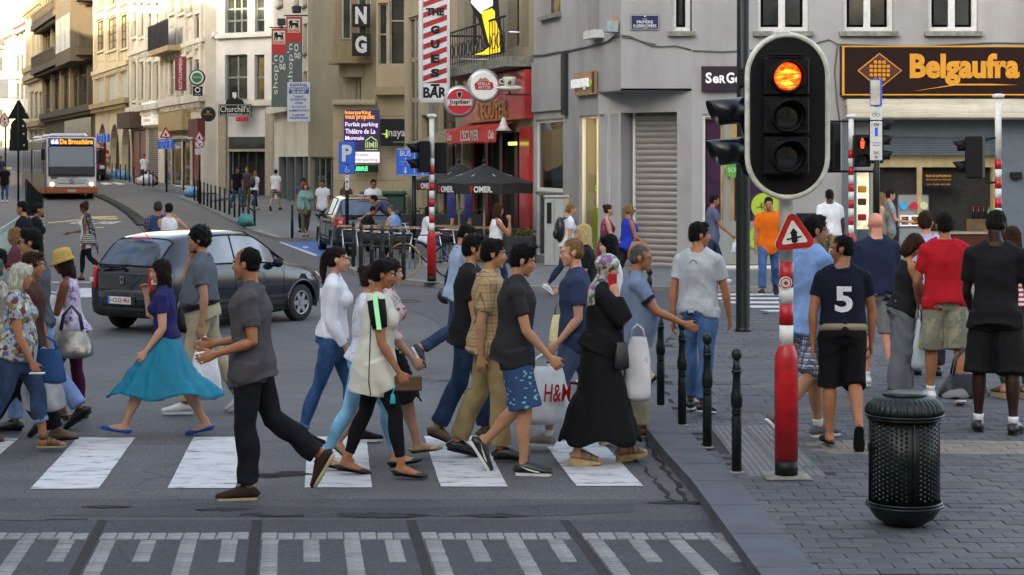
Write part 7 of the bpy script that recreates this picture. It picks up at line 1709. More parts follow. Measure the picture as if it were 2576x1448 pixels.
o,g=road_post(873,660,357,'blue P parking sign with wheelchair plate on a green pole behind the parked car',.045,D=45.5);p_,u,z,w,h=panel(o,g,853,357,894,415,BLUES,'parking_panel',b=.02);c=MB();c.text('P',u+w*.2,u+w*.82,z+h*.14,z+h*.86,-.092,.004,bold=.04);c.build('letter',WHITE,p_)
p_,u,z,w,h=panel(o,g,853,416,894,438,BLUES,'wheelchair_panel',b=.02);c=MB();c.tube([(u+w*.5+h*.22*math.cos(a),-.094,z+h*.38+h*.22*math.sin(a))for a in np.linspace(PI*.6,2*PI,9)],.006,4);c.tube([(u+w*.47,-.094,z+h*.75),(u+w*.49,-.094,z+h*.42),(u+w*.62,-.094,z+h*.42),(u+w*.68,-.094,z+h*.2)],.009,4);c.disc((u+w*.47,-.094,z+h*.85),h*.06,.004,10);c.build('wheelchair_symbol',WHITE,p_)
p_,u,z,w,h=panel(o,g,869,440,879,479,WHITE,'arrow_plate');c=MB();c.prism([(u+w*.42,z+h*.1),(u+w*.58,z+h*.1),(u+w*.58,z+h*.5),(u+w*.8,z+h*.5),(u+w*.5,z+h*.68),(u+w*.2,z+h*.5),(u+w*.42,z+h*.5)],-.096,-.092);c.text('11',u+w*.3,u+w*.7,z+h*.8,z+h*.93,-.092,.004);c.build('black_print',BLACK,p_)
def tri_sign(o,g,px,py,s):
 k=g.y/F;x,z=(px-CX)*k-g.x,CH-(py-HY)*k-g.z;c=MB();tri(c,s,-.08,-.06,.06);c.v=[(a+x,b,q+z)for a,b,q in c.v];t=c.build('triangle',RED,o);c=MB();tri(c,s*.62,-.088,-.081,.02);c.v=[(a+x,b,q+z)for a,b,q in c.v];c.build('white_field',WHITE,t)
 c=MB();q=s*.35;c.prism([(x-q*.28,z-q*.75),(x+q*.28,z-q*.75),(x+q*.28,z+q*.1),(x,z+q*.7),(x-q*.28,z+q*.1)],-.094,-.0885);c.box(x-q*.7,-.0935,z-q*.35,x+q*.7,-.089,z-q*.15);c.build('arrow',BLACK,t)
def noturn(o,g,px,py,r):
 k=g.y/F;x,z=(px-CX)*k-g.x,CH-(py-HY)*k-g.z;c=MB();c.disc((x,-.07,z),r,.02,24);t=c.build('round_sign',RED,o);c=MB();c.disc((x,-.084,z),r*.78,.006,24);f_=c.build('white_field',WHITE,t)
 c=MB();c.tube([(x,-.09,z-r*.55),(x,-.09,z),(x+r*.45,-.09,z+r*.1)],r*.09,4);c.build('arrow',BLACK,f_);c=MB();c.tube([(x-r*.55,-.095,z+r*.55),(x+r*.55,-.095,z-r*.55)],r*.07,4);c.build('red_bar',RED,f_)
o,g=road_post(419,484,345,'warning triangle above a blue bus lane sign on the far pavement',.05);p_,u,z,w,h=panel(o,g,398,350,438,376,BLUES);c=MB();busmarks(c,u,z,w,h,-.092);c.build('white_print',WHITE,p_);tri_sign(o,g,418,338,.42)
o,g=road_post(502,523,345,'warning triangle over a no right turn sign beside the grey cabinet',.05,D=84);tri_sign(o,g,502,346,.36);noturn(o,g,502,363,.22);p_,u,z,w,h=panel(o,g,492,375,512,390,WHITE);c=MB();c.text('excepté',u+w*.1,u+w*.9,z+h*.55,z+h*.8,-.092,.004);c.text('bus',u+w*.3,u+w*.7,z+h*.15,z+h*.4,-.092,.004);c.build('black_print',BLACK,p_)
o,g=road_post(14,436,300,'warning triangle over a no right turn sign at the far left edge',.06);tri_sign(o,g,12,299,.5);noturn(o,g,12,309,.32);o['label']='warning triangle and no right turn sign by the far left buildings'
o,g=road_post(262,452,337,'blue bus lane sign right of the bus',.06);p_,u,z,w,h=panel(o,g,244,337,277,359,BLUES);c=MB();busmarks(c,u,z,w,h,-.092);c.build('white_print',WHITE,p_)
o,g=road_post(46,508,262,'cluster of dark sign backs, triangle over discs, on the left pavement',.05)
k=g.y/F
for j,(kind,py,s)in enumerate((('t',283,.62),('d',318,.36),('r',338,.40),('r',366,.44))):
 z=CH-(py-HY)*k-g.z;c=MB()
 if kind=='t':tri(c,s,.05,.08,.06);c.v=[(a,b,q+z)for a,b,q in c.v]
 elif kind=='d':c.disc((0,.06,z),s,.03,24)
 else:c.bbox(-s,.05,z-.26,s,.08,z+.26,.01)
 c.build('sign_back',GREENP,o);c=MB();c.box(s*.5,.04,z-.03,s*.5+.07,.048,z+.05);c.build('maker_label',WHITE,o)
o,bo,w,h=board('white_street_banner','glaring white banner hung across the far street at the left edge',-20,202,22,246,120,.1,mat('banner_lit',(.8,.8,.78),.7,var=0),'banner');c=MB();c.tube([(-.2,-.05,h+.02),(w+.7,-.05,h+.02)],.05,6);c.tube([(-.2,-.05,-.02),(w+.7,-.05,-.02)],.05,6);c.build('rail',WHITE,bo)
RAIL=mat('railing_pale_green',(.38,.46,.40),.5,var=.15,vs=15);a=pl(58,640);b_=pl(-60,720);A_=Vector((a[0],a[1],KERB));B_=Vector((-9.6,24.5,KERB));A_=foot(60,648);B_=foot(-30,745);d=B_-A_;L__=d.length;rl=thing('pedestrian_railing','pale green pedestrian railing with ball tops at the left edge','railing',A_,math.atan2(d.y,d.x))
c=MB();c.tube([(0,0,1.0),(L__,0,1.0)],.022,8);c.tube([(0,0,.15),(L__,0,.15)],.018,6);c.build('rail',RAIL,rl)
bm_=MB();bm_.tube([(0,0,.02),(0,0,1.02)],.013,6);bm_.ell((0,0,1.05),(.028,.028,.035),8,6);bme=bm_.mesh('bar',RAIL)
for i in range(int(L__/.13)):link('bar',bme,rl,(i*.13,0,0))
g=foot(88,550);scr=thing('green_screen','dark green slanted mesh panel on the kerb in front of the bus','barrier',g,math.radians(50));c=MB();c.prism([(-.40,.1),(.35,.1),(.35,.8),(-.40,1.5)],-.03,.03);c.build('mesh_panel',GREENP,scr);c=MB();c.tube([(-.4,0,0),(-.4,0,1.5)],.04,6);c.tube([(.35,0,0),(.35,0,.8)],.04,6);c.build('frame',IRON,scr)
g=foot(529,478);cb=thing('utility_cabinet','pale grey street cabinet with a black and white V poster','cabinet',g,math.radians(-4));k=g.y/F;w=50*k;h=56*k;CBM=mat('cabinet_grey',(.36,.37,.34),.5,var=.1,dirt=.3)
c=MB();c.bbox(-w/2,-.35,.0,w/2,.35,h-.08,.02);bo=c.build('cabinet_body',CBM,cb);c=MB();c.bbox(-w/2-.03,-.39,h-.075,w/2+.03,.39,h,.02);c.build('lid',CBM,cb);c=MB();c.box(-w*.02,-.365,h*.25,w*.42,-.352,h*.85);q=c.build('poster',BLACK,bo)
c=MB();c.prism([(w*.06,h*.72),(w*.12,h*.72),(w*.20,h*.40),(w*.28,h*.72),(w*.34,h*.72),(w*.21,h*.30)],-.372,-.366);c.build('poster_letter',WHITE,q)
g=foot(1400,668);k=g.y/F;w=50*k;h=176*k;cb=thing('utility_cabinet','tall pale street cabinet against the grey wall behind the woman with a backpack','cabinet',(g.x,g.y,g.z),math.radians(-15));c=MB();c.bbox(-w/2,-.25,0,w/2,.25,h-.06,.02);bo=c.build('cabinet_body',CBM,cb);c=MB();c.bbox(-w/2-.02,-.28,h-.055,w/2+.02,.28,h,.02);c.build('lid',CBM,cb);c=MB();c.box(-w*.35,-.265,h*.60,-w*.12,-.252,h*.90);c.build('poster',BLACK,bo);c=MB();c.box(w*.02,-.256,.1,w*.03,-.251,h-.1);c.build('door_gap',BLACK,bo)
brm=mat('barrel_wood',(.03,.022,.012),.6,var=.4)
for i,(x,y)in enumerate(((563,482),(655,490))):
 g=foot(x,y);b_=thing('barrel',['dark barrel with brass hoops right of the grey cabinet','dark barrel with brass hoops at the pub door'][i],'barrel',g,0,'barrels outside the pub');c=MB();c.lathe([(.30,0),(.36,.25),(.38,.5),(.36,.75),(.30,1.0)],n=16);c.build('staves',brm,b_)
 for z,r in((.15,.345),(.38,.385),(.64,.385),(.88,.34)):c=MB();c.lathe([(r,z),(r+.008,z+.03),(r,z+.06)],n=16);c.build('hoop',GOLD,b_)
def rubbish(px,py,s,m_,label,seed):
 g=foot(px,py);o=thing('rubbish_bag',label,'rubbish bag',g,seed,'rubbish bags on the pavement');c=MB();r=random.Random(seed);v,f=ell_geo(18,12);v=v.copy();n=len(v)
 d=1+.10*np.sin(v[:,0]*6+seed)+.08*np.sin(v[:,1]*9+v[:,2]*5)+.06*np.sin(v[:,0]*17-v[:,1]*13);v=v*d[:,None]*np.array([s,s*.8,s*.62]);v[:,2]=np.maximum(v[:,2]+s*.5,0)
 c.add(v,f,None,True);c.build('sack',m_,o);c=MB();c.tube([(0,0,s*1.0),(.02,0,s*1.18),(.06,.02,s*1.3)],[.05,.02,.06],8);c.build('knot',m_,o)
SKYB=mat('sack_blue',(.10,.28,.48),.45,var=.25,vs=14);SACKW=mat('sack_white',(.62,.62,.60),.35,var=.2,vs=14);SACKP=mat('sack_pink',(.6,.15,.28),.4,var=.2)
for i,(x,y,s,m_,l)in enumerate(((482,497,.42,SKYB,'single blue rubbish bag left of the bollard row'),(617,570,.36,mat('sack_teal',(.06,.24,.24),.5,var=.2),'teal rubbish bag between the bollards'),(283,448,.5,SACKW,'pale rubbish bag leftmost on the far pavement'),(298,451,.45,SKYB,'blue rubbish bag in the middle of the far pile'),(311,453,.5,SKYB,'blue rubbish bag rightmost of the far pile'),(360,466,.42,SACKP,'pink rubbish bag by the man in white'),(371,467,.55,SACKW,'white rubbish bag by the bollards far up the street'),(380,466,.5,BLACK,'black rubbish bag at the far bollards'))):rubbish(x,y,s,m_,l,i+1)
def parasol(px,D,top_y,rim_y,r,label,txt):
 g=at(px,0,D);z=ground(g.x,D);zt,zr=CH-(top_y-HY)/F*D-z,CH-(rim_y-HY)/F*D-z;o=thing('parasol',label,'parasol',(g.x,D,z),math.radians(22),'black cafe parasols');PM=mat('parasol_black',(.016,.016,.017),.8,var=.15,vs=4)
 c=MB();n=8;v=[(0,0,zt)]
 for j,(q,dz_)in enumerate(((.5,.06),(1,0))):
  for i in range(n*2):a=PI*2*i/(n*2);sg=.06*(i%2)*q;v.append((r*q*math.cos(a)*(1-.04*(i%2)),r*q*math.sin(a)*(1-.04*(i%2)),zr+(zt-zr)*(1-q)-dz_*.6+sg*.4))
 m2=n*2;v+=[(x,y,z_-.24)for x,y,z_ in v[1+m2:1+2*m2]]
 f=[(0,1+i,1+(i+1)%m2)for i in range(m2)]+[(1+k2*m2+i,1+k2*m2+(i+1)%m2,1+(k2+1)*m2+(i+1)%m2,1+(k2+1)*m2+i)for k2 in range(2)for i in range(m2)]
 c.add(v,f,None,False);q=c.build('canopy',PM,o,fix=False);sm=q.modifiers.new('t','SOLIDIFY');sm.thickness=.006
 c=MB();c.tube([(0,0,0),(0,0,zt)],.03,8);c.build('pole',mat('pole_pale',(.5,.48,.44),.5,var=.1),o);c=MB();c.lathe([(.3,0),(.3,.06),(.05,.09)],n=16);c.build('base',BLACK,o);c=MB();c.ell((0,0,zt+.05),(.05,.05,.07));c.build('finial',BLACK,o)
 for i in range(8):a=2*PI*i/8;c=MB();c.tube([(0,0,zr+.35),(r*.6*math.cos(a),r*.6*math.sin(a),zr+(zt-zr)*.38)],.010,4);c.build('rib',STEEL,o)
 w_=r*.36
 for ang in(-PI*.625,-PI*.875):
  c=MB();c.text('OMER.',-w_*.5,w_*.5,zr-.20,zr-.05,0,.006,bold=.04);me=c.mesh('parasol_lettering',WHITE);rr_=r*.96+.035;link('parasol_lettering',me,q,(rr_*math.cos(ang),rr_*math.sin(ang),0),(0,0,ang+PI/2))
  c=MB();c.prism([(-w_*.72,zr-.05),(-w_*.56,zr-.05),(-w_*.60,zr-.2),(-w_*.68,zr-.2)],-.006,0);link('parasol_emblem',c.mesh('parasol_emblem',RED),q,(rr_*math.cos(ang),rr_*math.sin(ang),0),(0,0,ang+PI/2))
parasol(1218,44.5,413,462,1.2,'nearer black parasol with OMER lettering over the cafe tables','OMER.');parasol(1155,48.5,412,455,1.15,'farther black parasol half hidden behind the first one','OMER.')
WOOD=mat('table_wood',(.30,.18,.09),.5,var=.3,vs=8);CHB_=mat('chair_weave',(.016,.016,.018),.7,var=.3,vs=60)
def table(px,py,label,rz=0,D=None):
 g=foot(px,py)if D is None else Vector((at(px,0,D).x,D,KERB));o=thing('cafe_table',label,'table',g,rz,'cafe tables');c=MB();c.bbox(-.52,-.35,.74,.52,.35,.78,.008);c.build('table_top',WOOD,o);c=MB();c.tube([(0,0,.02),(0,0,.70)],.03,8);c.build('pedestal',STEEL,o);c=MB();c.box(-.28,-.03,0,.28,.03,.03);c.box(-.03,-.28,.001,.03,.28,.031);c.build('foot',STEEL,o);return o
ch0=None;CHF=mat('chair_aluminium',(.62,.62,.62),.3,.9,var=.05)
def chair(px,py,rz,label,D=None):
 global ch0
 g=foot(px,py)if D is None else Vector((at(px,0,D).x,D,KERB))
 if ch0 is None:
  o=ch0=thing('cafe_chair',label,'chair',g,rz,'cafe chairs');c=MB();c.bbox(-.22,-.22,.42,.22,.22,.46,.02);c.build('seat',CHB_,o)
  c=MB();v=[];
  for j in range(3):
   for i in range(7):a=math.radians(-70+140*i/6);v.append((-.26*math.cos(a)*.95,.25*math.sin(a),.48+.13*j))
  c.add(v,[(j*7+i,j*7+i+1,j*7+8+i,j*7+7+i)for j in range(2)for i in range(6)],None,True);q=c.build('backrest',CHB_,o,fix=False);sm=q.modifiers.new('t','SOLIDIFY');sm.thickness=.015
  for s in(1,-1):
   c=MB();c.tube([(.20,s*.23,0),(.22,s*.24,.46),(.18,s*.27,.62),(-.05,s*.28,.64)],.017,6);c.build('leg',CHF,o);c=MB();c.tube([(-.27,s*.22,0),(-.22,s*.22,.45),(-.12,s*.25,.76)],.017,6);c.build('leg',CHF,o)
  c=MB();c.tube([(-.27*math.cos(a),.25*math.sin(a),.765)for a in np.linspace(-1.2,1.2,9)],.017,6);c.build('back_rail',CHF,o);return o
 return dup(ch0,g,rz,label)
for i,(x,y,r,l)in enumerate(((890,662,90,'leftmost metal and black weave chair at the cafe table'),(925,668,95,'second cafe chair from the left with its back to the bollards'),(965,672,88,'third cafe chair from the left with its back to the bollards'),(1012,676,80,'cafe chair between the lane sign pole and the bollards'),(930,640,-60,'cafe chair under the bald man in black'),(1000,642,200,'cafe chair under the man in the light blue vest'),(1078,660,20,'cafe chair of the seated dark-haired woman'),(1125,662,110,'empty cafe chair in front of the dark door'),(1165,664,100,'empty cafe chair right of the signal post'))):chair(x,y,math.radians(r),l)
for i,(x,y,l)in enumerate(((905,650,'wooden cafe table leftmost in the row'),(950,655,'wooden cafe table before the man in light blue'),(1000,656,'wooden cafe table rightmost in the row'),(1130,650,'dark cafe table under the parasol with glasses'),(1175,655,'dark cafe table beside the planter'))):table(x,y,l)
for i,(x,l)in enumerate(((1133,'beer glass on the parasol table'),(1178,'beer glass on the table beside the planter'))):g=foot(x,650);gl_=thing('beer_glass',l,'glass',(g.x+.05,g.y,g.z+.78),0,'beer glasses');c=MB();c.lathe([(.03,0),(.04,.14)],n=12);c.build('beer',mat('beer_amber',(.6,.3,.03),.2,var=.1),gl_);c=MB();c.lathe([(.04,.14),(.041,.165)],n=12);c.build('foam',WHITE,gl_)
LEAFS=[mat('leaf_%s'%n,c,.6,var=.3,vs=20)for n,c in(('dark',(.02,.05,.012)),('mid',(.045,.09,.02)),('olive',(.07,.10,.03)))]
def planter(px,py,w,d,h,label,rz):
 g=foot(px,py);o=thing('planter',label,'planter',g,rz);c=MB();c.bbox(-w/2,-d/2,0,w/2,d/2,h,.02);c.build('box',mat('planter_black',(.018,.018,.02),.5,var=.2),o);r=random.Random(int(px));c=MB()
 for i in range(420):
  p=Vector((r.uniform(-w/2,w/2),r.uniform(-d/2,d/2),h+r.uniform(0,.16)));s=r.uniform(.025,.055);a=Vector((r.uniform(-1,1),r.uniform(-1,1),r.uniform(-.3,1))).normalized();b_=a.orthogonal().normalized();q=a.cross(b_);c.add([p-b_*s,p+q*s*.5,p+b_*s,p-q*s*.5],[(0,1,2,3)],r.randrange(3))
 q=c.build('plants',LEAFS,o,fix=False);q['kind']='stuff'
planter(1285,662,1.1,.45,.62,'black planter with low greenery at the end of the bar terrace',math.radians(-10));planter(1150,610,3.4,.4,.8,'long black planter with herbs behind the cafe tables',math.radians(-8))
for i,(x,c_)in enumerate(((1135,(.10,.10,.35)),(1178,(.10,.10,.35)))):
 g=at(x,500,50.5);o=thing('banner_flag',['narrow blue and orange beer flag left of the parasol pole','narrow blue and orange beer flag right of the parasol pole'][i],'flag',(g.x,50.5,KERB),0,'beer flags');c=MB();c.bbox(-.10,-.02,.7,.10,.02,2.0,.005);f_=c.build('cloth',mat('flag_blue',(.08,.08,.32),.7,var=.3),o);c=MB();c.box(-.10,-.026,1.5,.10,-.021,1.75);c.build('orange_band',mat('flag_orange',(.6,.15,.04),.7),f_);c=MB();c.tube([(0,0,0),(0,0,.7)],.02,6);c.build('stand',STEEL,o)
g=foot(1000,556);wb=thing('wheelie_bin','large green wheelie bin against the travertine wall','bin',(g.x,62,KERB),0);c=MB();c.bbox(-.72,-.5,.15,.72,.5,1.15,.04);c.build('tub',mat('bin_green',(.02,.07,.04),.5,var=.2,dirt=.3),wb);c=MB();c.bbox(-.76,-.54,1.15,.76,.54,1.30,.06);c.build('lid',mat('bin_green',0),wb)
for s in(1,-1):c=MB();c.disc((s*.55,-.4,.09),.09,.05,12);c.build('wheel',BLACK,wb)
g=foot(1068,700);bi=thing('bicycle','bicycle with tan tyres leaning behind the red signal post','bicycle',g,math.radians(-8));TAN=mat('tyre_tan',(.45,.28,.08),.7,var=.2)
for x,m_ in((-.42,TAN),(.52,BLACK)):
 c=MB();c.tube([(x+.335*math.cos(a),0,.35+.335*math.sin(a))for a in np.linspace(0,2*PI,33)[:-1]],.016,6,closed=True);q=c.build('wheel',m_,bi)
 for i in range(12):a=PI*2*i/12;c=MB();c.tube([(x,0,.35),(x+.32*math.cos(a),0,.35+.32*math.sin(a))],.002,3);c.build('spoke',STEEL,q)
c=MB();P_={'bb':(0.05,0,.30),'st':(.15,0,.85),'ht':(-.32,0,.85),'hb':(-.36,0,.70),'ra':(.52,0,.35),'fa':(-.42,0,.35)}
for a,b in(('bb','st'),('bb','hb'),('st','ht'),('bb','ra'),('st','ra'),('ht','hb'),('hb','fa')):c.tube([P_[a],P_[b]],.014,6)
c.build('frame',BLACK,bi);c=MB();c.tube([(-.30,-.25,1.0),(-.36,-.1,1.03),(-.31,0,.95),(-.36,.1,1.03),(-.30,.25,1.0)],.011,6);c.tube([(-.31,0,.95),(-.32,0,.85)],.012,6);c.build('handlebar',STEEL,bi);c=MB();c.ell((.18,0,.95),(.13,.06,.03));c.tube([(.15,0,.85),(.17,0,.93)],.012,6);c.build('saddle',BLACK,bi);c=MB();c.disc((.05,0,.30),.09,.01,16);c.tube([(.05,-.05,.30),(.10,-.06,.14)],.01,5);c.build('crank',STEEL,bi);c=MB();c.bbox(-.02-.42,-.03,.18,.03-.42,-.01,.21,.004);c.build('reflector',mat('refl',(.9,.25,.02),.3),bi)
g=foot(470,470);rk=thing('bicycle_rack','chrome bicycle hoops left of the grey cabinet','bicycle rack',g,math.radians(60))
for i in range(4):c=MB();c.tube([(i*.55,-.4,0),(i*.55,-.4,.8),(i*.55,-.25,.95),(i*.55,.25,.95),(i*.55,.4,.8),(i*.55,.4,0)],.03,6);c.build('hoop',STEEL,rk)
D5=48.3;g=at(1181,140,D5);bt=thing('boot_sign','yellow neon sign shaped like a tall boot over the bar balcony','sign',g,0);k=D5/F
def P5(pts):return[((x-1181)*k,-(y-140)*k)for x,y in pts]
c=MB();c.prism(P5([(1181,140),(1196,133),(1222,132),(1254,137),(1268,133),(1270,120),(1263,80),(1257,40),(1254,0),(1252,-60),(1185,-60),(1180,0),(1184,14),(1200,45),(1206,60),(1216,95),(1222,118),(1214,128)]),-.02,.14);bo=c.build('black_outline',BLACK,bt)
c=MB();c.prism(P5([(1193,138),(1216,131),(1232,118),(1224,88),(1217,60),(1211,32),(1238,22),(1245,30),(1245,48),(1252,66),(1262,100),(1258,126),(1262,134),(1240,137),(1228,138)]),-.05,-.021);c.build('yellow_boot',mat('neon_yellow_panel',(.95,.62,.01),.4,var=.1,vs=2,emit=.16),bo)
c=MB();c.prism(P5([(1184,8),(1210,36),(1216,28),(1240,15),(1240,-60),(1188,-60)]),-.05,-.021);c.build('white_stocking',mat('neon_white_panel',(.75,.80,.75),.4,var=.05,emit=.1),bo)
c=MB();c.tube([(-.25,.05,-.1),(1.1,.05,-.1)],.02,6);c.tube([(1.0,.05,.6),(2.2,.6,.6)],.03,6);c.build('bracket',STEEL,bt)
D6=52.0;o,bo,w,h=board('striped_bar_sign','tall red and white striped projecting sign reading THE GUEST BAR',1064,-40,1127,252,D6,.30,mat('sign_white_panel',(.66,.68,.70),.5,var=.05,emit=.02),group=None)
c=MB();pitch=26.4/F*D6;sl_=22/F*D6
nst=14
for i in range(-2,nst):
 z=h*.155+i*pitch;a0,a1=z,z+pitch*.5;
 pts=[(0.02,a0),(w-.02,a0+sl_),(w-.02,a1+sl_),(.02,a1)]
 lo=h*.14
 if a1<lo or a0+sl_>h:
  if a1+sl_<lo or a0>h:continue
 pts=[(x,min(max(z_,lo),h-.02))for x,z_ in pts];c.prism(pts,-.306,-.3005)
c.build('red_stripes',RED,bo);c=MB()
zp=lambda y:(252-y)/F*D6
c.text('THE',w*.14,w*.86,zp(42),zp(23),-.310,.008,bold=.05)
for ch,y in zip('GUEST',(78,114,150,186,224)):c.text(ch,w*.33,w*.68,zp(y+10),zp(y-11),-.310,.008,bold=.06)
c.text('BAR',w*.03,w*.97,zp(248),zp(221),-.304,.008,bold=.04);c.build('black_lettering',BLACK,bo);c=MB();c.box(-.06,-.33,-.08,w+.04,.02,-.0);c.box(-.10,-.33,0,-.0,.02,h);c.box(w+.0,-.33,0,w+.06,.02,h);c.build('metal_frame',STEEL,bo);c=MB();c.tube([(w,-.1,h*.55),(w+1.2,.3,h*.55)],.03,6);c.tube([(w,-.1,h*.1),(w+1.2,.3,h*.1)],.03,6);c.build('bracket',IRON,bo)
o,b=rsign('round_beer_sign','round red lit beer sign reading Jupiler',1156,256,49.6,.335,mat('disc_red',(.50,.015,.03),.3,var=.05,emit=.02),.18,mat('rim_pale',(.5,.5,.5),.3,.5));c=MB();c.box(-.325,-.098,-.11,.325,-.091,.06);c.build('white_band',WHITE,b);c=MB();c.text('Jupiler',-.27,.27,-.10,.05,-.099,.008,bold=.02);c.build('lettering',BLACK,b);c=MB();c.prism([(-.06,.26),(.06,.26),(.08,.22),(.05,.10),(0,.07),(-.05,.10),(-.08,.22)],-.098,-.091);q=c.build('shield',mat('rim_pale',0),b);c=MB();c.prism([(-.04,.24),(.04,.24),(.055,.21),(.03,.11),(0,.09),(-.03,.11),(-.055,.21)],-.104,-.099);c.build('shield_centre',BLACK,q)
o,b=rsign('round_beer_sign','round white lit beer sign reading Stella Artois',1218,217,47.6,.34,mat('disc_white',(.70,.70,.66),.3,var=.08,emit=.03),.18,mat('rim_pale',0));c=MB();c.prism([(-.22,-.10),(.18,-.10),(.24,-.04),(.22,.08),(.1,.12),(-.16,.12),(-.25,.04)],-.102,-.091);q=c.build('red_shield',RED,b);c=MB();c.text('STELLA',-.16,.16,.015,.09,-.104,.006,bold=.02);c.text('ARTOIS',-.16,.16,-.075,.0,-.104,.006,bold=.02);c.build('lettering',WHITE,q);c=MB();c.prism([(-.16,.125),(-.10,.2),(-.03,.18),(.02,.22),(.08,.18),(.14,.125)],-.098,-.091);c.build('ornament',GOLD,b)
g=at(1282,212,45.8);o=thing('coffee_cup_sign','coffee cup and saucer shaped sign beside the round beer signs','sign',g);CUPM=mat('cup_cream',(.62,.64,.52),.3,var=.05);c=MB();c.ell((0,0,-.10),(.33,.12,.07));c.build('saucer',CUPM,o);c=MB();c.lathe([(.08,-.12),(.13,-.02),(.155,.10),(.16,.17),(.14,.17)],n=20);q=c.build('cup',CUPM,o);c=MB();c.tube([(-.15+.0,0,.12),(-.24,0,.10),(-.23,0,.02),(-.14,0,.0)],.018,6);c.build('handle',CUPM,q);c=MB();c.disc((0,0,.172),.135,.008,18,ax='z');c.build('coffee',mat('coffee',(.3,.14,.03),.3),q);c=MB();c.text('d',-.04,.03,-.01,.08,-.160,.01,bold=.04);c.build('letter',BLACK,q);c=MB();c.tube([(-.1,.1,-.25),(.5,.5,-.25)],.02,6);c.tube([(0,.1,-.15),(0,.15,-.25)],.02,5);c.build('bracket',IRON,o)
# ---------------------------------------------------------------- the people
WSOLE=mat('sole_white',(.62,.62,.60),.6,var=.1);TANS=mat('sole_tan',(.35,.27,.15),.7,var=.15);SOCKW=cloth('sock_white','#d6d8dc');LACE=mat('lace_white',(.6,.6,.58),.7,var=0)
LEATH=mat('leather_black',(.015,.015,.016),.35,var=.2);LEATHB=mat('leather_brown',(.11,.06,.03),.5,var=.25)
def sh(kind,m,sole=None,**k):return dict(kind=kind,mat=m,sole=sole or BLACK,**k)
def prop_phone(P,i,m=None,label='dark mobile phone held to the ear',up=True):
 p=P['world'](P['hand'][i]);o=thing('phone',label,'phone',p,P['face']);c=MB()
 if up:c.bbox(-.035,-.008,-.065,.035,.008,.065,.004)
 else:c.bbox(-.06,-.035,-.006,.06,.035,.006,.003)
 c.build('phone_body',m or BLACK,o);return o
N_SW=(8,7,16,2,28);N_BK=(-14,7,-2,2,28)
FWD={'passF':[(8,-2,0),(2,-52,58)]}
# --- the main figures on the crossing, from the left
P1=person(42,1142,1.58,0,'blonde woman in patterned blouse and turned-up jeans holding a phone at the left edge',[(24,6,0),(-14,-30,24)],((-10,6,5,0,30),(12,6,26,0,70)),2,0,(0,8),'f',1.12,'tan',('bob','white'),dict(mat=printed('print_blue_grey','#8d959c',['#3d5876','#c3c0b4','#5f2a2e','#7a6a3c'],16,.56),sleeve=.55,ease=.02),dict(kind='pants',mat=denim('capri','#31425e'),len=1.62,ease=.016,cuff=denim('cuff','#7d8fa8')),sh('sandal',LEATHB,TANS,ankle=1),belly=.3)
prop_phone(P1,1,WHITE,'white phone in the hand of the blonde woman',False)
P2=person(88,1085,1.83,180,'man in dark grey T-shirt and sunglasses behind the blonde woman',[(14,6,0),(-16,-36,34)],((-6,8,6,0,30),(8,8,20,0,30)),2,0,(10,2),'m',1.0,'olive',('short','black'),dict(mat=cloth('slate','#4a4f58'),sleeve=.6),dict(kind='pants',mat=denim('pale','#7e96c4'),straight=.042),sh('shoe',LEATH),glasses='dark')
P3=person(62,775,1.76,175,'man with black hair and black top by the pale green railing','stand',((-6,8,6,0,30),(8,8,20,0,30)),2,0,(0,4),'m',1.0,'olive',('short','black'),dict(mat=cloth('black','#17171a')),dict(kind='pants',mat=denim('dark','#1d2434'),straight=.042),sh('shoe',LEATH))
person(88,768,1.72,20,'dark-haired person turned away behind the man in black by the railing','stand',skin='tan',hair=('tied','black'),sex='f',top=dict(mat=cloth('black',0)),bottom=dict(kind='pants',mat=denim('dark',0),straight=.04),shoes=sh('shoe',LEATH))
person(47,905,1.62,175,'person with a pink cap beside the man in sunglasses','walkL',sex='f',skin='tan',hair=('long','fair',.2),head=(0,5),top=dict(mat=cloth('rose','#5a3038')),bottom=dict(kind='pants',mat=denim('dark',0)),shoes=sh('shoe',LEATH))
_c=MB();q=person
P4=person(8,1010,1.55,180,'dark-haired person at the left edge behind the blonde woman','walkR',sex='f',skin='tan',hair=('short','black'),top=dict(mat=cloth('grey_mid','#75757a')),bottom=dict(kind='pants',mat=denim('black','#15151a'),straight=.04),shoes=sh('shoe',LEATH))
P5_=person(-4,1105,1.60,180,'person in a pale grey knitted cap cut by the left edge','walkL',sex='f',skin='light',hair=('short','#6f7272'),top=dict(mat=printed('print_beige','#a79f8f',['#6b6255','#cfc8b8'],14),sleeve=1.8,ease=.03),bottom=dict(kind='pants',mat=denim('black',0),straight=.045),shoes=sh('shoe',LEATH))
P6=person(182,1062,1.60,180,'woman in straw bucket hat and maroon trousers carrying white and silver bags',[(22,-12,0),(-2,-8,4)],((15,5,80,25,50),(20,5,85,20,50)),6,0,(0,12),'f',.95,'brown',('longwavy','maroon',.26),dict(mat=printed('print_lilac','#b9a9c4',['#7a5b8c','#d8cfe0'],18),sleeve=0,ease=.012),dict(kind='pants',mat=cloth('maroon','#4e1731'),ease=.006,len=1.85),sh('flat',mat('shoe_bronze',(.25,.18,.14),.3,.4)))
ht=MB();hp=P6['hp'];n=28;v=[];HT=cloth('straw','#b99a55',bump=.8,bs=120)
for r,z,x in((.145,.008,.0),(.125,.036,-.004),(.108,.060,-.010),(.104,.11,-.014),(.092,.148,-.016),(.05,.163,-.016),(.0,.166,-.016)):
 for i in range(n):a=2*PI*i/n;w_=1+.03*math.sin(3*a)if r>.12 else 1;v.append(hp(x+r*w_*math.cos(a),r*w_*.92*math.sin(a),z-(.012*math.cos(a)if r>.12 else 0)))
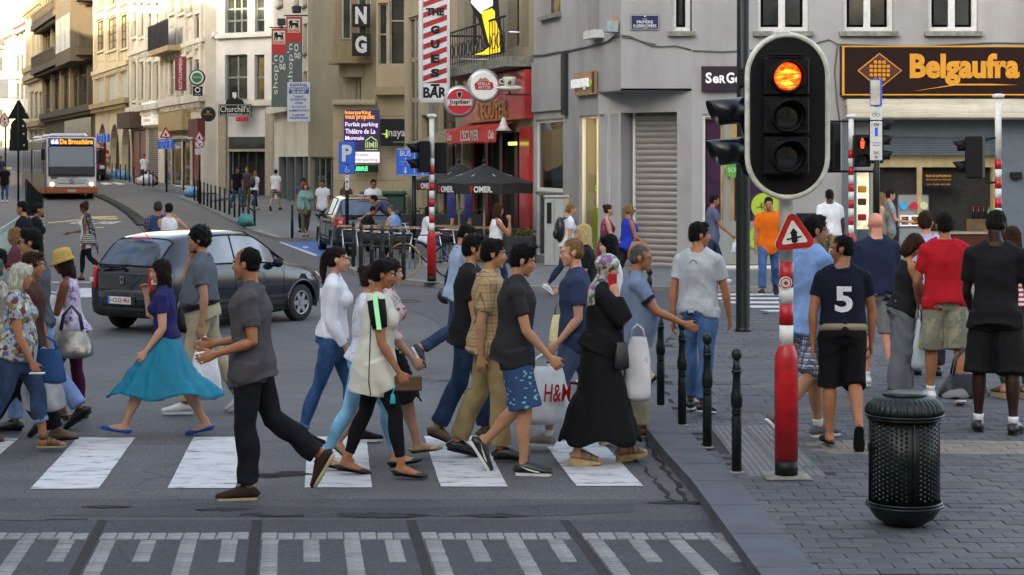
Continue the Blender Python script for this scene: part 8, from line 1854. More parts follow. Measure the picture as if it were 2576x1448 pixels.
ht.add(v,[(j*n+i,j*n+(i+1)%n,j*n+n+(i+1)%n,j*n+n+i)for j in range(6)for i in range(n)],None,True);hh=ht.build('straw_hat',HT,P6['root'],fix=False);s_=hh.modifiers.new('t','SOLIDIFY');s_.thickness=.006
w6=P6['world']
PLW=mat('plastic_white',(.66,.68,.70),.35,var=.1,vs=10,bump=.4,bs=18);PLC=mat('plastic_clear',(.55,.58,.60),.2,var=.2,vs=10,bump=.8,bs=14,alpha=.6)
SILV=mat('bag_silver',(.30,.28,.23),.28,.6,var=.25,vs=12,bump=.5,bs=30)
bag('carrier_bag','white plastic bag hugged by the woman in the straw hat','plastic bag',.34,.42,.22,w6((.20,.10,1.22)),0,PLW,hl=.03,seed=5)
bag('handbag','silver grey leather handbag of the woman in the straw hat','handbag',.38,.26,.2,w6((-.05,.24,1.10)),0,SILV,(LEATH,.012),hl=.22,seed=2,lumpy=.01)
bag('carrier_bag','crumpled see-through bag carried low beside the blonde woman','plastic bag',.34,.42,.24,P1['world']((.16,.25,.86)),0,PLC,hl=.12,seed=8)
g=P1['world']((.20,.22,.95));bag('handbag','blue shoulder bag on the far side of the blonde woman','handbag',.30,.30,.14,g,0,cloth('bag_blue','#2b4a74'),hl=.1,seed=4,lumpy=.012)
person(70,1118,1.66,0,'dark-clad walker mostly hidden behind the blonde woman','walkR',sex='m',skin='tan',hair=('short','brown'),top=dict(mat=cloth('rust','#4a2f28')),bottom=dict(kind='pants',mat=denim('black',0),straight=.045),shoes=sh('shoe',LEATHB),arms=(N_SW,N_BK))
P7=person(418,1100,1.62,180,'woman in navy top, teal skirt and blue flat shoes holding a hand to her mouth',[(32,20,-12),(-20,-30,12)],((-4,9,36,0,40),(32,2,172,12,60)),3,0,(12,4),'f',1.05,'light',('long','dark',.20),dict(mat=cloth('royal_navy','#232558'),sleeve=.55,ease=.010,hem=.02,hemw=.014),dict(kind='skirt',waist=.045,mat=cloth('teal','#1c7690',rough=.6),len=.235,flare=.085,pleat=.11),sh('flat',cloth('shoe_blue','#2f56a0'),mat('sole_blue','#274a90')))
P8=person(512,1042,1.80,180,'man in grey polo shirt and khaki trousers with a phone at his ear',[(14,6,0),(-14,-34,30)],((-10,8,4,0,35),(46,6,196,8,70)),2,0,(4,4),'m',1.08,'olive',('curly','black'),dict(mat=cloth('polo_grey','#555c66'),sleeve=.65,collar=cloth('polo_grey',0),ease=.018,hem=.05,hemw=0),dict(kind='pants',mat=cloth('khaki','#a0957c'),straight=.048,belt=LEATH,fold=.008,waist=.08),sh('sneaker',cloth('shoe_white','#cfcfcf'),WSOLE),belly=.5)
prop_phone(P8,1,None,'dark phone at the ear of the man in the grey polo shirt')
bag('carrier_bag','white plastic bag held by the man in the grey polo shirt','plastic bag',.30,.46,.14,P8['world'](P8['hand'][0]+Vector((-.04,.03,.02))),0,PLW,hl=.14,seed=9)
def backpack(P,m,label,s=1.0):
 p=P['sp'](-.105*s,0,.17);g=P['world'](p);o=thing('backpack',label,'backpack',g,P['face']);c=MB();k=P['h']*s;c.ell((0,0,-.01),(.055*k,.085*k,.14*k),16,10);c.build('pack',m,o);c=MB();c.ell((-.045*k,0,-.05*k),(.03*k,.06*k,.06*k));c.build('pocket',m,o)
 for s_ in(1,-1):c=MB();c.tube([(.02,s_*.05*k,.10*k),(.09*k,s_*.058*k,.135*k),(.16*k,s_*.06*k,.09*k),(.175*k,s_*.062*k,0),(.12*k,s_*.075*k,-.06*k)],.012,6);c.build('strap',m,o)
 return o
P9=person(632,1252,1.82,180,'man in dark grey T-shirt and black trousers striding left, nearest the camera',[(4,-3,0),(-18,-52,60)],((-8,6,72,0,12),(4,6,80,6,12)),1,0,(-12,4),'m',1.02,'tan',('balding','black'),dict(mat=cloth('charcoal','#4b494b'),sleeve=.68,ease=.026,hem=-.08),dict(kind='pants',mat=denim('black2','#14151b'),straight=.046,fold=.008),sh('shoe',cloth('shoe_brown','#33261d'),mat('sole_cream',(.42,.36,.20),.6),lace=LACE))
P10=person(838,1118,1.72,0,'tall girl with ponytail in white long-sleeved top and dark blue jeans',[(18,10,0),(-16,-20,6)],((-12,5,0,0,25),(-2,4,30,4,30)),2,0,(0,3),'f',.92,'light',('pony','dark'),dict(mat=cloth('white_knit','#d4d6dc'),sleeve=1.9,ease=.016,hem=.0,sease=.010),dict(kind='pants',mat=denim('mid','#2f4a72'),ease=.005,len=1.86,cuff=denim('cuff2','#566f93')),sh('sneaker',cloth('shoe_black','#141414'),WSOLE,high=.03,lace=LACE))
P11=person(918,1180,1.66,0,'girl with brown bun in floral blouse and pale blue jeans, partly behind the white tunic',[(24,10,-8),(-18,-28,6)],((-10,5,0,0,25),(8,5,22,4,30)),3,0,(0,8),'f',.92,'light',('bun','brown'),dict(mat=printed('print_white_floral','#c9cfd8',['#8f9fc0','#d9c3cf'],30),sleeve=.5,ease=.02,hem=-.02),dict(kind='pants',mat=denim('sky','#7fb6d6'),ease=.005,len=1.86),sh('flat',LEATH))
P12=person(946,1202,1.70,0,'young woman in long white tunic with neon shoulder stripe and black leggings',[(-12,-22,10),(22,6,4)],((-6,5,6,0,30),(8,6,30,0,45)),3,0,(0,10),'f',.96,'tan',('tied','black'),dict(mat=cloth('tunic','#cccbbc',bump=.5),sleeve=0,ease=.030,hem=-.155,hemw=.012,fit=.3,name='tunic'),dict(kind='leggings',mat=cloth('legging_black','#131316'),ease=.006,len=1.82),sh('flat',LEATH))
for i in(0,1):
 S_,E_,W_=P12['AR'][i][:3];c=MB();h12=P12['h'];ltube(c,[P12['OFF']+S_.lerp(E_,t)for t in(-.12,.3,.62)],[.041*h12,.040*h12,.034*h12],(1,.2,0),14,False);sl__=c.build('black_sleeve',cloth('legging_black',0),P12['root'])
 s=P12['AR'][i][6];c=MB();v=[]
 for t in(-.25,.1,.4,.64):
  p=P12['OFF']+S_.lerp(E_,t)
  for dxx in(-.018,.018):v.append(p+Vector((dxx*h12/1.7,s*(.0425-.004*t)*h12,.012 if t<0 else 0)))
 c.add(v,[(2*j,2*j+1,2*j+3,2*j+2)for j in range(3)]);q_=c.build('neon_stripe',mat('neon_mint',(.35,.85,.40),.7,var=0,emit=.05),P12['root'],fix=False);sm=q_.modifiers.new('t','SOLIDIFY');sm.thickness=.006;sm.offset=0
sh_=root_shirt[P12['root'].name];c=MB()
bv=BVHTree.FromPolygons([v_.co for v_ in sh_.data.vertices],[tuple(p_.vertices)for p_ in sh_.data.polygons]);pts=[]
for t in np.linspace(0,1,16):
 zz=P12['sp'](0,0,.25-.40*t).z;xx=P12['sp'](-.028+.010*t,0,.25-.40*t).x;hit=bv.ray_cast(Vector((xx+.02*max(0,t-.85)*6,-.6,zz)),Vector((0,1,0)))
 if hit[0]:pts.append(hit[0]+Vector((0,-.002,0)))
if len(pts)>3:c.tube(pts,.0045,6);c.build('dark_piping',BLACK,sh_)
w12=P12['world'];hd12=P12['hand'][1];clt=thing('clutch_bag','dark clutch bag with turquoise tassel in the hand of the woman in the white tunic','bag',w12(hd12),0);c=MB();c.bbox(-.09,.01,-.05,.12,.05,.07,.01);c.build('clutch',LEATHB,clt)
c=MB();c.tube([(-.08,-.01,.0),(-.10,-.02,-.06)],.006,5);c.lathe([(.006,-.06),(.016,-.075),(.022,-.13),(.020,-.14)],(-.10,-.02,0),10);c.build('tassel',mat('tassel_teal',(.02,.35,.38),.7),clt)
P13=person(968,1158,1.66,0,'woman in pale pink top and black skirt hidden behind the three girls','walkL',(N_SW,(12,6,40,0,50)),sex='f',skin='light',hair=('long','dark',.2),top=dict(mat=printed('print_pink','#c9b2b0',['#4a4448','#8d8188'],22,.6),sleeve=1.3,ease=.022,hem=-.05),bottom=dict(kind='skirt',mat=cloth('black',0),len=.30,flare=.02,pleat=.05),shoes=sh('flat',mat('shoe_gold',(.45,.36,.2),.35,.5)))
P14=person(1152,940,1.72,20,'man in light blue shirt with a shoulder strap walking away behind the plaid shirt',[(16,8,0),(-14,-62,62)],((-6,8,6,0,30),(12,8,70,10,40)),6,0,(-10,30),'m',1.0,'olive',('short','black'),dict(mat=cloth('shirt_pale_blue','#8fa3bb'),sleeve=1.85,ease=.024,hem=-.07,collar=cloth('shirt_pale_blue',0)),dict(kind='pants',mat=denim('mid2','#2b3d58'),straight=.043),sh('sneaker',cloth('shoe_grey','#3d4248'),WSOLE))
c=MB();f_=P14['sp'];pts=[f_(.07,.06,.10),f_(.06,.03,.20),f_(.01,-.045,.285),f_(-.07,.0,.20),f_(-.078,.05,.10),f_(-.06,.10,.02)];c.tube(pts,.014,6);g_s=thing('shoulder_bag','dark bag strap across the back of the man in the light blue shirt','bag',P14['g'],P14['face']);c.build('strap',LEATH,g_s);c=MB();c.ell(f_(-.03,.13,-.03),(.12,.05,.10));c.build('pouch',LEATH,g_s)
P15=person(1180,1117,1.79,0,'man in black long shirt and jeans just behind the plaid shirt',[(14,4,0),(-10,-26,20)],(N_BK,N_SW),2,0,(0,4),'m',1.0,'asian',('short','black'),dict(mat=cloth('black',0),sleeve=.65,ease=.022,hem=-.09),dict(kind='pants',mat=denim('ink','#23344f'),straight=.044),sh('shoe',LEATHB))
P16=person(1228,1158,1.80,0,'man in beige plaid short-sleeved shirt and khaki trousers',[(-10,-24,14),(14,0,0)],(N_SW,(-12,8,0,0,30)),2,0,(0,4),'m',1.02,'asian',('short','black'),dict(mat=plaid('plaid_beige','#a48a62','#4a3526','#84694a',13,16,.10,.07),sleeve=.72,ease=.026,hem=-.075,collar=cloth('collar_beige','#a88a5a')),dict(kind='pants',mat=cloth('khaki2','#94835c'),straight=.048,fold=.009),sh('shoe',LEATH))
P17=person(1292,1192,1.79,0,'young man with spiky mohawk in black T-shirt and blue patterned shorts',[(10,-46,58),(12,-2,0)],((-12,8,0,0,30),(14,10,42,0,55)),4,0,(0,14),'m',.96,'asian',('spike','black'),dict(mat=cloth('tee_black','#29282a'),sleeve=.62,ease=.020,hem=-.075),dict(kind='shorts',mat=printed('print_shark','#27426b',['#69b8b6'],24,.69,0,aniso=(1,1,2.0)),len=1.02,flare=.012,ease=.02,straight=.062),sh('sneaker',LEATH,WSOLE,lace=LACE))
for i in(0,1):
 L_=P17['LG'][i];A_,q__,s=L_[2],L_[3],L_[4];c=MB();h17=P17['h'];pts=[(.080,-.030),(.055,-.026),(.020,-.018),(-.008,-.010),(.022,-.024),(.055,-.033),(.072,-.034)];v=[A_+P17['OFF']+q__@Vector((x*h17,sd*(.0285-.0*abs(x))*h17,z*h17))for sd in(-1,)for x,z in pts];v2=[A_+P17['OFF']+q__@Vector((x*h17,-.0250*h17,z*h17))for x,z in pts];n=len(pts)
 c.add(v+v2,[tuple(range(n)),tuple(range(2*n-1,n-1,-1))]+[(j,n+j,n+(j+1)%n,(j+1)%n)for j in range(n)]);c.build('white_swoosh',WSOLE,P17['root'])
P18=person(1452,1128,1.79,180,'man in navy polo shirt and slate shorts holding a white bag with red letters',[(22,12,-6),(-16,-34,26)],((-2,6,40,0,60),(-8,8,0,0,30)),2,0,(6,4),'m',.98,'light',('crop','fair'),dict(mat=cloth('polo_navy','#2e3a56'),sleeve=.66,collar=cloth('polo_navy',0),ease=.022,hem=-.07),dict(kind='shorts',mat=cloth('slate_short','#4a5876'),len=.98,ease=.016,flare=.008),sh('sneaker',cloth('shoe_suede','#8a8271'),WSOLE,sock=SOCKW,lace=LACE))
b18=bag('carrier_bag','white carrier bag with red H&M letters','plastic bag',.40,.48,.16,P18['world'](P18['hand'][0]+Vector((.02,.02,.02))),math.radians(8),PLW,hl=.12,seed=12)
c=MB();c.text('H&M',-.04,.19,-.40,-.25,-.135,.004,bold=.01,shear=.15);c.build('red_letters',RED,b18)
P19=person(1510,1168,1.67,0,'woman in floral headscarf and long black robe on wedge sandals with a red phone',[(16,10,-4),(-12,-14,6)],((-6,6,10,0,40),(38,10,196,16,70)),3,0,(0,6),'f',1.12,'light',('hijab','black',printed('print_scarf','#9b9c8f',['#c9c6b8','#6d7d66','#7d5a88','#44503f'],15,.55)),dict(mat=cloth('robe_black','#121214'),sleeve=1.9,ease=.030,hem=-.02,name='robe_top',sease=.022,fold=.009),dict(kind='robe',mat=cloth('robe_black',0),len=.115,flare=.050,pleat=.06),sh('wedge',mat('suede_tan',(.24,.17,.11),.9,var=.2),mat('wedge_wood',(.48,.34,.16),.6,var=.2,vs=20)),belly=.4)
prop_phone(P19,1,RED,'red phone at the ear of the woman in the headscarf')
bag('carrier_bag','white plastic bag with faint pink print hanging from the robed woman\'s arm','plastic bag',.22,.52,.12,P19['world']((.30,.02,1.12)),0,printed('bag_pinkprint','#cfd0d2',['#d09aa8'],8,.62,rough=.4),hl=.10,seed=21)
g=P19['world']((.16,-.20,1.02));bag('handbag','small black handbag against the black robe','handbag',.12,.22,.07,g,0,LEATH,hl=.02,seed=3,lumpy=.008)
P20=person(1478,930,1.70,180,'woman with long blond hair and black top behind the man in the navy polo','walkL',((10,6,45,5,50),(10,6,60,5,50)),sex='f',skin='light',hair=('long','blond',.30),top=dict(mat=cloth('black',0),sleeve=.6),bottom=dict(kind='pants',mat=denim('mid',0),ease=.006),shoes=sh('sneaker',LEATH,WSOLE))
bag('tote_bag','cream tote bag with black letters held by the long-haired blond woman','tote bag',.24,.34,.06,P20['world'](P20['hand'][0]),.2,cloth('canvas','#c9c08f'),(LEATHB,.008),hl=.16,seed=6,lumpy=.006)
P21=person(1543,985,1.67,180,'pale woman with short dark hair and white T-shirt above the headscarf','walkR',(N_SW,N_BK),sex='f',skin='pale',hair=('bob','black'),top=dict(mat=cloth('tee_white','#d8dade'),sleeve=.5),bottom=dict(kind='pants',mat=denim('ink',0),ease=.008),shoes=sh('flat',LEATH))
P22=person(1590,1098,1.70,0,'grey-haired man in glasses and blue-grey polo reaching towards a bollard',[(-4,-60,55),(10,0,0)],((-8,8,0,0,30),(36,8,66,0,20)),5,0,(-6,4),'m',1.1,'tan',('crop','grey'),dict(mat=cloth('polo_steel','#6b7a93'),sleeve=.62,collar=cloth('collar_dark','#1c2030'),cuffs=cloth('cuff_dark','#1c2030'),ease=.022,hem=-.06),dict(kind='pants',mat=cloth('khaki3','#8f8770'),straight=.05,fold=.009),sh('shoe',LEATHB,TANS),belly=.6,glasses='clear')
P23=person(1756,1040,1.76,62,'man in light grey T-shirt and blue jeans walking away beside the bollards',[(8,2,0),(-6,-12,8)],((-10,9,-4,0,30),(12,12,22,0,35)),2,0,(-52,4),'m',1.0,'tan',('short','black'),dict(mat=cloth('tee_grey','#a6abb0'),sleeve=.62,ease=.020,hem=-.05),dict(kind='pants',mat=denim('blue','#48658f'),straight=.042,fold=.008),sh('shoe',LEATH,WSOLE))
c=MB();vv=[];nn=14
for i in range(nn):a=math.radians(20+140*i/(nn-1));vv+=[(.5+.5*math.cos(a),.1+.8*math.sin(a),0),(.5+.42*math.cos(a),.1+.68*math.sin(a),0)]
decal(P23,(vv,[(2*i,2*i+1,2*i+3,2*i+2)for i in range(nn-1)]),'collar_print',mat('ink_grey',(.08,.09,.11),.8,var=0),P23['sp'](0,0,.245),(.045,.028),(1,0,0))
P24=person(2042,1107,1.90,22,'tall man in light blue T-shirt and checked shorts behind the red post',[(12,4,0),(-8,-44,46)],((-8,8,0,0,30),(6,8,14,0,30)),1,0,(-14,4),'m',1.0,'olive',('short','black'),dict(mat=cloth('tee_sky','#7f9fd0'),sleeve=.66,ease=.026,hem=-.085),dict(kind='shorts',mat=plaid('plaid_navy','#c3c8d6','#232a48','#3c4468',20,20,.42,.2),len=1.04,ease=.018,flare=.010,straight=.058),sh('sneaker',cloth('shoe_slate','#5d6068'),WSOLE,sock=SOCKW),glasses='clear')
P25=person(2120,1128,1.72,88,'man in black T-shirt with a large white 5 on the back and black shorts',[(8,-2,0),(6,-40,58)],((-6,13,2,0,35),(10,14,8,0,30)),3,0,(72,4),'m',1.06,'tan',('crop','black'),dict(mat=cloth('tee_night','#15192a'),sleeve=.55,ease=.014,hem=.028,fit=.75),dict(kind='shorts',mat=cloth('short_black','#131316'),len=1.10,ease=.014,straight=.055,belt=mat('belt_tan',(.25,.19,.12),.6)),sh('sandal',LEATH,BLACK))
t_,f_2,_=text_geo('5',.03);decal(P25,(t_,f_2),'number_five',mat('print_white',(.75,.76,.80),.7,var=.08,vs=40),P25['sp'](0,.004,.155),(.072,.105),(1,0,0))
bag('handbag','black wristband bag strap at the wrist of the man with the 5','bag',.05,.05,.05,P25['world'](P25['wrist'][0]+Vector((0,0,.0))),0,LEATH,hl=0,seed=1,lumpy=0)if False else None
P26=person(2205,978,1.78,95,'bald man in navy T-shirt and grey shorts seen from behind',[(4,-2,0),(-4,-30,30)],((6,8,18,0,30),(4,8,14,0,30)),2,0,(0,6),'m',1.1,'#c98d78',('none','grey'),dict(mat=cloth('tee_navy','#1f2740'),sleeve=.62,ease=.022),dict(kind='shorts',mat=cloth('short_grey','#7c7f80'),len=.98,ease=.016,flare=.008),sh('sneaker',cloth('shoe_white',0),WSOLE,sock=SOCKW),belly=.3)
P27=person(2270,1005,1.64,5,'woman with brown bob in black sleeveless top and grey trousers looking into her bag','stand',((26,6,78,12,40),(22,8,86,14,40)),8,0,(0,38),'f',1.12,'tan',('bob','brown'),dict(mat=cloth('vest_black','#17161a'),sleeve=0,ease=.016,hem=-.02),dict(kind='pants',mat=cloth('trouser_grey','#63656b'),straight=.062,flare=.006,fold=.010),sh('flat',LEATH))
bag('handbag','black handbag held open by the woman looking down','handbag',.34,.34,.12,P27['world'](P27['hand'][1]+Vector((0,.06,.06))),0,LEATH,(LEATH,.008),hl=.10,seed=7,lumpy=.008)
P28=person(2332,945,1.79,92,'man in lavender shirt waiting at the waffle counter','stand',((6,8,20,0,30),(6,8,20,0,30)),2,0,(-30,4),'m',1.0,'light',('short','brown'),dict(mat=cloth('shirt_lavender','#a9a9cc'),sleeve=1.8,collar=cloth('shirt_lavender',0),ease=.024),dict(kind='pants',mat=cloth('trouser_dark','#2a2c33'),straight=.045),sh('shoe',LEATH))
P29=person(2378,1018,1.82,90,'man in red polo shirt and grey-green cargo shorts seen from behind',[(6,3,0,4),(-6,-12,10,4)],((8,14,44,10,50),(6,12,50,12,50)),2,0,(0,6),'m',.98,'tan',('short','black'),dict(mat=cloth('polo_red','#a01420'),sleeve=.66,collar=cloth('polo_red',0),ease=.020,hem=-.05),dict(kind='shorts',mat=printed('cargo','#7b7a68',['#6a6a5a','#8c8a76'],9,.52),len=1.08,ease=.020,flare=.010,straight=.06),sh('sneaker',cloth('shoe_white',0),WSOLE,sock=SOCKW))
bag('carrier_bag','pale blue plastic bag hanging by the man in the red polo','plastic bag',.26,.50,.14,P29['world'](P29['hand'][0]+Vector((.0,.0,.0))),1.4,printed('bag_bluegreen','#b6c6cf',['#7fb4cf','#c7d25a'],7,.6,rough=.35),hl=.1,seed=33)
P30=person(2505,1090,1.92,70,'tall man in black T-shirt and long black shorts at the right edge',[(5,2,0,5),(-3,-5,0,5)],((10,10,40,6,50),(14,12,62,6,40)),3,0,(-20,24),'m',.93,'dark',('crop','black'),dict(mat=cloth('tee_jet','#151517'),sleeve=.72,ease=.020,hem=-.08),dict(kind='shorts',mat=cloth('short_jet','#161618'),len=1.12,ease=.012,flare=.010,straight=.062),sh('sneaker',LEATH,BLACK,sock=SOCKW))
P31=person(2552,1004,1.66,110,'woman in striped top and green trousers cut by the right edge','stand',sex='f',skin='light',hair=('long','brown',.25),top=dict(mat=stripes('stripe_redwhite','#8c2a30','#c9c2c2',22),sleeve=1.2),bottom=dict(kind='pants',mat=cloth('trouser_green','#2c4a34'),ease=.012),shoes=sh('wedge',LEATHB,TANS))
sb=bag('sports_bag','black, grey and white sports bag carried at knee height by the tall man','sports bag',.46,.22,.20,P30['world'](P30['hand'][0]+Vector((.05,.10,-.22))),.3,printed('bag_sport','#1b1b1e',['#8f9091'],5,.56,0,rough=.5),(LEATH,.010),hl=.22,seed=14,lumpy=.012)
person(1246,757,1.70,15,'woman in sleeveless white blouse with her hand at her mouth outside the bar','walkL',((4,5,20,0,30),(40,6,178,6,60)),sex='f',skin='tan',hair=('long','brown',.22),top=dict(mat=cloth('blouse_white','#dfe0e0'),sleeve=0,ease=.02),bottom=dict(kind='pants',mat=denim('ink',0),ease=.008),shoes=sh('flat',LEATH))
Q1=person(1430,744,1.66,10,'blond woman in white T-shirt with a black backpack by the street cabinet','walkR',sex='f',skin='light',hair=('tied','fair'),top=dict(mat=cloth('tee_white',0),sleeve=.5),bottom=dict(kind='pants',mat=denim('ink',0),ease=.01),shoes=sh('sneaker',cloth('shoe_white',0),WSOLE));backpack(Q1,LEATH,'black backpack on the blond woman in white')
Q2=person(1524,744,1.66,5,'woman in a red floral sleeveless dress walking past the shutter','walkL',(N_SW,(14,6,60,0,40)),sex='f',skin='light',hair=('bun','brown'),top=dict(mat=printed('print_redfloral','#6e1f38',['#b0587a','#2c1420'],16),sleeve=0,ease=.02,hem=-.16),bottom=dict(kind='pants',mat=cloth('black',0),ease=.006),shoes=sh('flat',LEATH))
Q3=person(1578,745,1.66,20,'woman with fair ponytail in royal blue top before the shutter','walkR',(N_SW,(14,6,50,0,40)),sex='f',skin='tan',hair=('pony','fair'),top=dict(mat=cloth('royal','#2438a8'),sleeve=0,ease=.014),bottom=dict(kind='pants',mat=cloth('trouser_dark',0),ease=.02),shoes=sh('flat',LEATH),glasses='dark')
bag('handbag','brown leather bag on the arm of the woman in royal blue','handbag',.40,.34,.14,Q3['world'](Q3['sp'](.06,-.16,.10)),0,mat('leather_tan',(.25,.11,.045),.5,var=.2),hl=.06,seed=2,lumpy=.008)
Q4=person(1790,713,1.72,5,'man in slate T-shirt and jeans with a small bag outside the toy shop',[(22,6,0),(-20,-42,30)],((-14,6,0,0,30),(26,8,50,0,50)),3,0,(0,5),'m',1.0,'tan',('short','black'),dict(mat=cloth('slate2','#565c72'),sleeve=.6),dict(kind='pants',mat=denim('mid2',0),straight=.042),sh('sneaker',cloth('shoe_white',0),WSOLE))
bag('carrier_bag','small white and grey bag in the hand of the man in slate','plastic bag',.20,.22,.08,Q4['world'](Q4['hand'][1]),.4,mat('bag_greywhite',(.45,.48,.5),.4,var=.3),hl=.05,seed=2)
Q5=person(1934,747,1.78,-100,'man in bright orange T-shirt and jeans walking towards the crossing','walkR',((2,8,8,0,30),(8,9,18,0,35)),2,0,(10,6),'m',1.0,'tan',('short','dark'),dict(mat=cloth('tee_orange','#d2640f'),sleeve=.62,ease=.018),dict(kind='pants',mat=denim('blue2','#3c5b86'),straight=.043),sh('sneaker',cloth('shoe_dark','#2b2a2c'),WSOLE))
Q6=person(2088,717,1.80,80,'man in white T-shirt and khaki shorts seen from behind near the far signal','walkL',(N_BK,(8,10,16,0,35)),2,0,(-35,4),'m',1.05,'deep',('crop','black'),dict(mat=cloth('tee_white',0),sleeve=.62,ease=.02),dict(kind='shorts',mat=cloth('khaki4','#7c7352'),len=1.05,ease=.018),sh('sneaker',LEATH,WSOLE))
Q7=person(2212,694,1.70,5,'woman with long fair hair standing at the waffle shop window','stand',sex='f',skin='light',hair=('long','fair',.30),top=dict(mat=cloth('tan_top','#8f7a5c'),sleeve=0),bottom=dict(kind='pants',mat=denim('mid',0)),shoes=sh('flat',LEATH))
Q8=person(2234,692,1.74,5,'man in grey T-shirt holding food at the waffle shop window','stand',((18,6,80,0,40),(18,6,84,0,40)),sex='m',skin='light',hair=('short','dark'),top=dict(mat=cloth('tee_grey2','#8b9294')),bottom=dict(kind='shorts',mat=cloth('khaki4',0)),shoes=sh('sneaker',LEATH))
Q9=person(218,706,1.60,180,'woman in white dress and black leggings with a dark scarf looking at her phone',[(-12,-46,30),(16,2,0)],((-4,8,6,0,30),(22,4,78,4,40)),3,0,(0,18),'f',.98,'brown',('afrobun','brown'),dict(mat=cloth('dress_white','#dcdde2'),sleeve=0,ease=.012,hem=-.13,hemw=.004),dict(kind='leggings',mat=cloth('legging_black',0),ease=.005,len=1.85),sh('flat',LEATH));prop_phone(Q9,1,None,'dark phone in the hand of the woman in white',False)
sc=MB();f_=Q9['sp'];ltube(sc,[f_(-.03,.02,.30),f_(-.06,.05,.20),f_(-.10,.07,.05),f_(-.14,.07,-.12),f_(-.15,.07,-.20)],[(.11,.06),(.12,.05),(.09,.05),(.05,.03),(.02,.02)],(0,1,0),14);scr_=thing('scarf','black and white patterned scarf trailing from the woman in white','scarf',Q9['g'],Q9['face']);link('scarf_cloth',remesh(sc,.018,printed('print_scarf2','#1e1d20',['#8f8f8c','#4a4a4a'],20,.55),'scarf',1,folds(3,.01)),scr_)
bag('handbag','cream and black woven bag at the hip of the woman in white','handbag',.30,.20,.10,Q9['world'](f_(-.06,.15,.12)),0,stripes('weave','#a8a08c','#39352e',26),hl=.1,seed=3,lumpy=.005)
Q10=person(397,748,1.70,95,'person with short grey-black hair and a backpack hidden behind the turning car','stand',sex='m',skin='tan',hair=('short','#3a3834'),top=dict(mat=plaid('plaid_dark','#4a3b52','#1b2440','#8c8ca8',16,16,.3,.12)),bottom=dict(kind='pants',mat=denim('dark',0)),shoes=sh('shoe',LEATH));backpack(Q10,cloth('bag_blue2','#2e3f5e'),'blue backpack on the person behind the turning car')
person(425,750,1.68,100,'dark-haired person rubbing the neck behind the turning car','stand',((8,8,14,0,20),(60,30,190,40,50)),sex='f',skin='light',hair=('short','black'),top=dict(mat=cloth('tee_white',0),sleeve=0),bottom=dict(kind='pants',mat=denim('dark',0)),shoes=sh('shoe',LEATH))
FAR_=[(12,510,1.72,-80,'man in black T-shirt and jeans on the left pavement','m','olive','#17171a','pants',denim('blue2',0),'black'),(2,470,1.70,-80,'person in blue at the left edge further up','m','tan','#2e3f5e','pants',denim('dark',0),'black'),(363,465,1.74,-80,'man in white T-shirt with a dark bag by the far shutter','m','tan','#d8dade','pants',denim('dark',0),'black'),(433,464,1.62,-60,'woman in striped top and mustard trousers','f','light',stripes('stripe_grey','#4a4d52','#b8b8b8',24),'pants',cloth('mustard','#a87a20'),'dark'),(452,463,1.72,-100,'man in green T-shirt with a strap beside the mustard trousers','m','tan','#3f7a4a','shorts',cloth('khaki4',0),'brown'),(536,466,1.60,-90,'dark-clad man at the pub wall behind the grey cabinet','m','light','#15151a','pants',denim('dark',0),'grey'),(583,479,1.78,150,'man in white T-shirt leaning at the barrel','m','light','#d8dade','shorts',cloth('blue_short','#3f5c94'),'brown'),(596,524,1.76,-60,'man in black polo and jeans walking between the bollards','m','tan','#15151c','pants',denim('blue2',0),'black'),(611,480,1.74,-60,'man in salmon T-shirt before the pub door','m','light','#a85a52','shorts',cloth('blue_short',0),'brown'),(622,520,1.72,-100,'man in dark T-shirt and olive trousers behind the bollards','m','light','#4a3c40','pants',cloth('olive','#5a5a30'),'fair'),(641,531,1.66,60,'woman with fair hair and white top walking away past the bollards','f','light','#dfe0e4','pants',denim('ink',0),'fair'),(693,531,1.72,80,'man in white T-shirt and checked shorts walking away','m','light','#e0e0e2','shorts',plaid('plaid_maroon','#8a7a78','#3a2428','#c8c0c0',12,12,.3,.1),'dark'),(271,440,1.66,-90,'woman in pale dress beyond the bus','f','tan','#a88a7a','shorts',cloth('khaki4',0),'dark'),(547,480,1.40,-90,'dark seated figure beside the cabinet','f','light','#2a2024','pants',denim('dark',0),'dark')]
for i,(x,y,h,fc,lb,sx,sk,tc_,bk,bm__,hr)in enumerate(FAR_):
 tm_=tc_ if not isinstance(tc_,str)else cloth('far_%s'%tc_.strip('#'),tc_)
 Qf=person(x,y,h,fc,lb,['stand','walkL','walkR'][i%3],sex=sx,skin=sk,hair=('short' if sx=='m' else 'long',hr,.2)if sx=='f' else('short',hr),top=dict(mat=tm_,sleeve=.6),bottom=dict(kind=bk,mat=bm__,ease=.014),shoes=sh('shoe',LEATH if i%2 else cloth('shoe_white',0)),extra='noface')
 if i in(2,10):backpack(Qf,LEATH,['','','black bag on the man in white by the far shutter'][i]if i==2 else 'black backpack on the fair-haired woman past the bollards')
Q=person(768,602,1.68,-75,'woman with red-brown hair and pale green jacket drinking beside the parked car','walkR',((40,8,172,10,60),(6,10,20,0,30)),sex='f',skin='light',hair=('long','red',.28),top=dict(mat=cloth('jacket_mint','#7fa39c'),sleeve=1.8,ease=.022),bottom=dict(kind='pants',mat=cloth('camo','#5c5748'),ease=.010),shoes=sh('flat',LEATHB),extra='noface')
bag('handbag','olive canvas shoulder bag of the woman in the pale green jacket','handbag',.34,.28,.12,Q['world'](Q['sp'](.10,-.02,.10)),-1.3,cloth('canvas_olive','#6a6544'),hl=.1,seed=4)
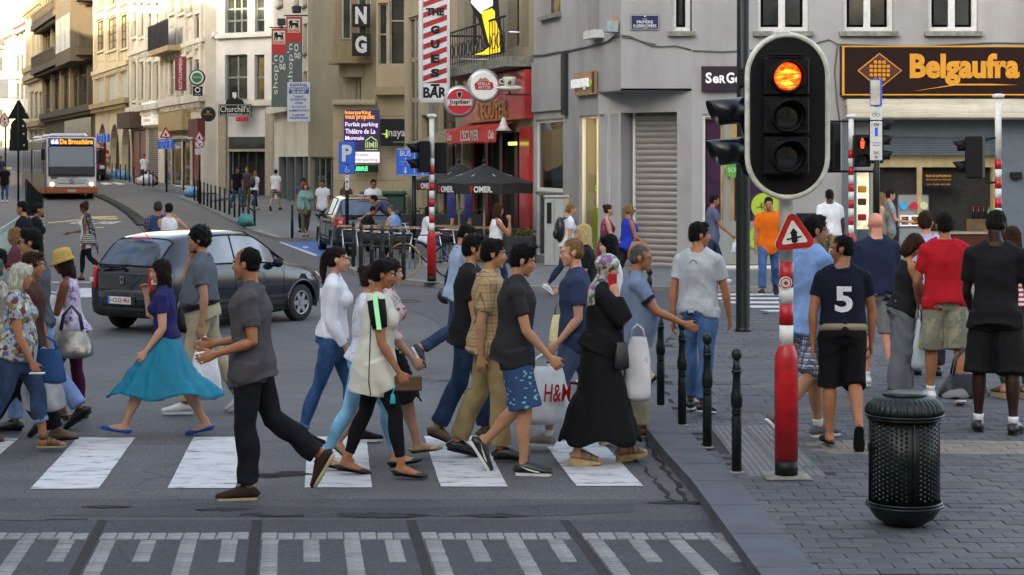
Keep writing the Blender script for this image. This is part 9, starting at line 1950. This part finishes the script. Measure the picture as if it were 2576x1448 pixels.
person(763,585,1.76,-90,'figure in dark grey wearing a helmet behind the woman in pale green','stand',sex='m',skin='tan',hair=('curly','#2a2c2a'),top=dict(mat=cloth('slate',0)),bottom=dict(kind='pants',mat=denim('dark',0)),shoes=sh('shoe',LEATH),extra='noface')
person(812,590,1.72,-100,'man in white T-shirt and black waistcoat behind the parked car','stand',sex='m',skin='tan',hair=('short','black'),top=dict(mat=cloth('tee_white',0)),bottom=dict(kind='pants',mat=denim('dark',0)),shoes=sh('shoe',LEATH),extra='noface')
person(871,580,1.64,-90,'woman with long brown hair in an olive jacket behind the parking sign','stand',sex='f',skin='light',hair=('long','brown',.25),top=dict(mat=cloth('jacket_olive','#4c4630'),sleeve=1.8),bottom=dict(kind='pants',mat=denim('dark',0)),shoes=sh('shoe',LEATH),extra='noface')
person(938,612,1.80,-70,'man in white shirt and black trousers standing beyond the cafe tables','stand',((6,8,10,0,30),(10,8,14,0,30)),sex='m',skin='tan',hair=('short','dark'),build=1.12,top=dict(mat=cloth('shirt_white','#dcdee2'),sleeve=1.5,ease=.03,collar=cloth('shirt_white',0)),bottom=dict(kind='pants',mat=cloth('trouser_dark',0),straight=.045),shoes=sh('shoe',LEATH),glasses='clear',extra='noface')
person(994,640,1.74,175,'man in slate shirt bending over the cafe table','stand',((50,6,60,0,20),(50,6,60,0,20)),52,0,(0,-10),'m',1.0,'light',('short','dark'),dict(mat=cloth('slate3','#4a4a60'),sleeve=1.2),dict(kind='pants',mat=cloth('trouser_dark',0)),sh('shoe',LEATH),extra='noface')
SIT=[(84,2,0,6),(80,-4,0,6)]
def sit(px,py,D,label,face,**k):
 x=at(px,0,D).x;h=k.pop('h',1.7);return person(px,0,h,face,label,SIT,loc=(x,D,KERB),root_z=.53,extra='noface',**k)
sit(998,600,44.4,'seated man in light blue vest over a striped shirt at the cafe',150,arms=((20,8,80,6,40),(24,8,84,6,40)),lean=12,sex='m',skin='light',hair=('crop','grey'),build=1.15,top=dict(mat=cloth('vest_blue','#7fa0d6'),sleeve=0,ease=.03),bottom=dict(kind='pants',mat=denim('dark',0)),shoes=sh('shoe',LEATH))
sit(908,600,45.4,'seated man with thinning hair in black leaning over the cafe table',20,arms=((30,8,80,6,40),(30,8,84,6,40)),lean=26,head=(0,20),sex='m',skin='tan',hair=('balding','dark'),top=dict(mat=cloth('black',0),sleeve=1.8),bottom=dict(kind='pants',mat=denim('dark',0)),shoes=sh('shoe',LEATH))
sit(1070,600,42.6,'seated woman with long dark hair and white T-shirt left of the signal post',10,arms=((20,8,80,6,40),(20,8,84,6,40)),lean=6,sex='f',skin='light',hair=('long','dark',.26),top=dict(mat=cloth('tee_white',0),sleeve=.5),bottom=dict(kind='pants',mat=denim('mid',0)),shoes=sh('flat',LEATH))
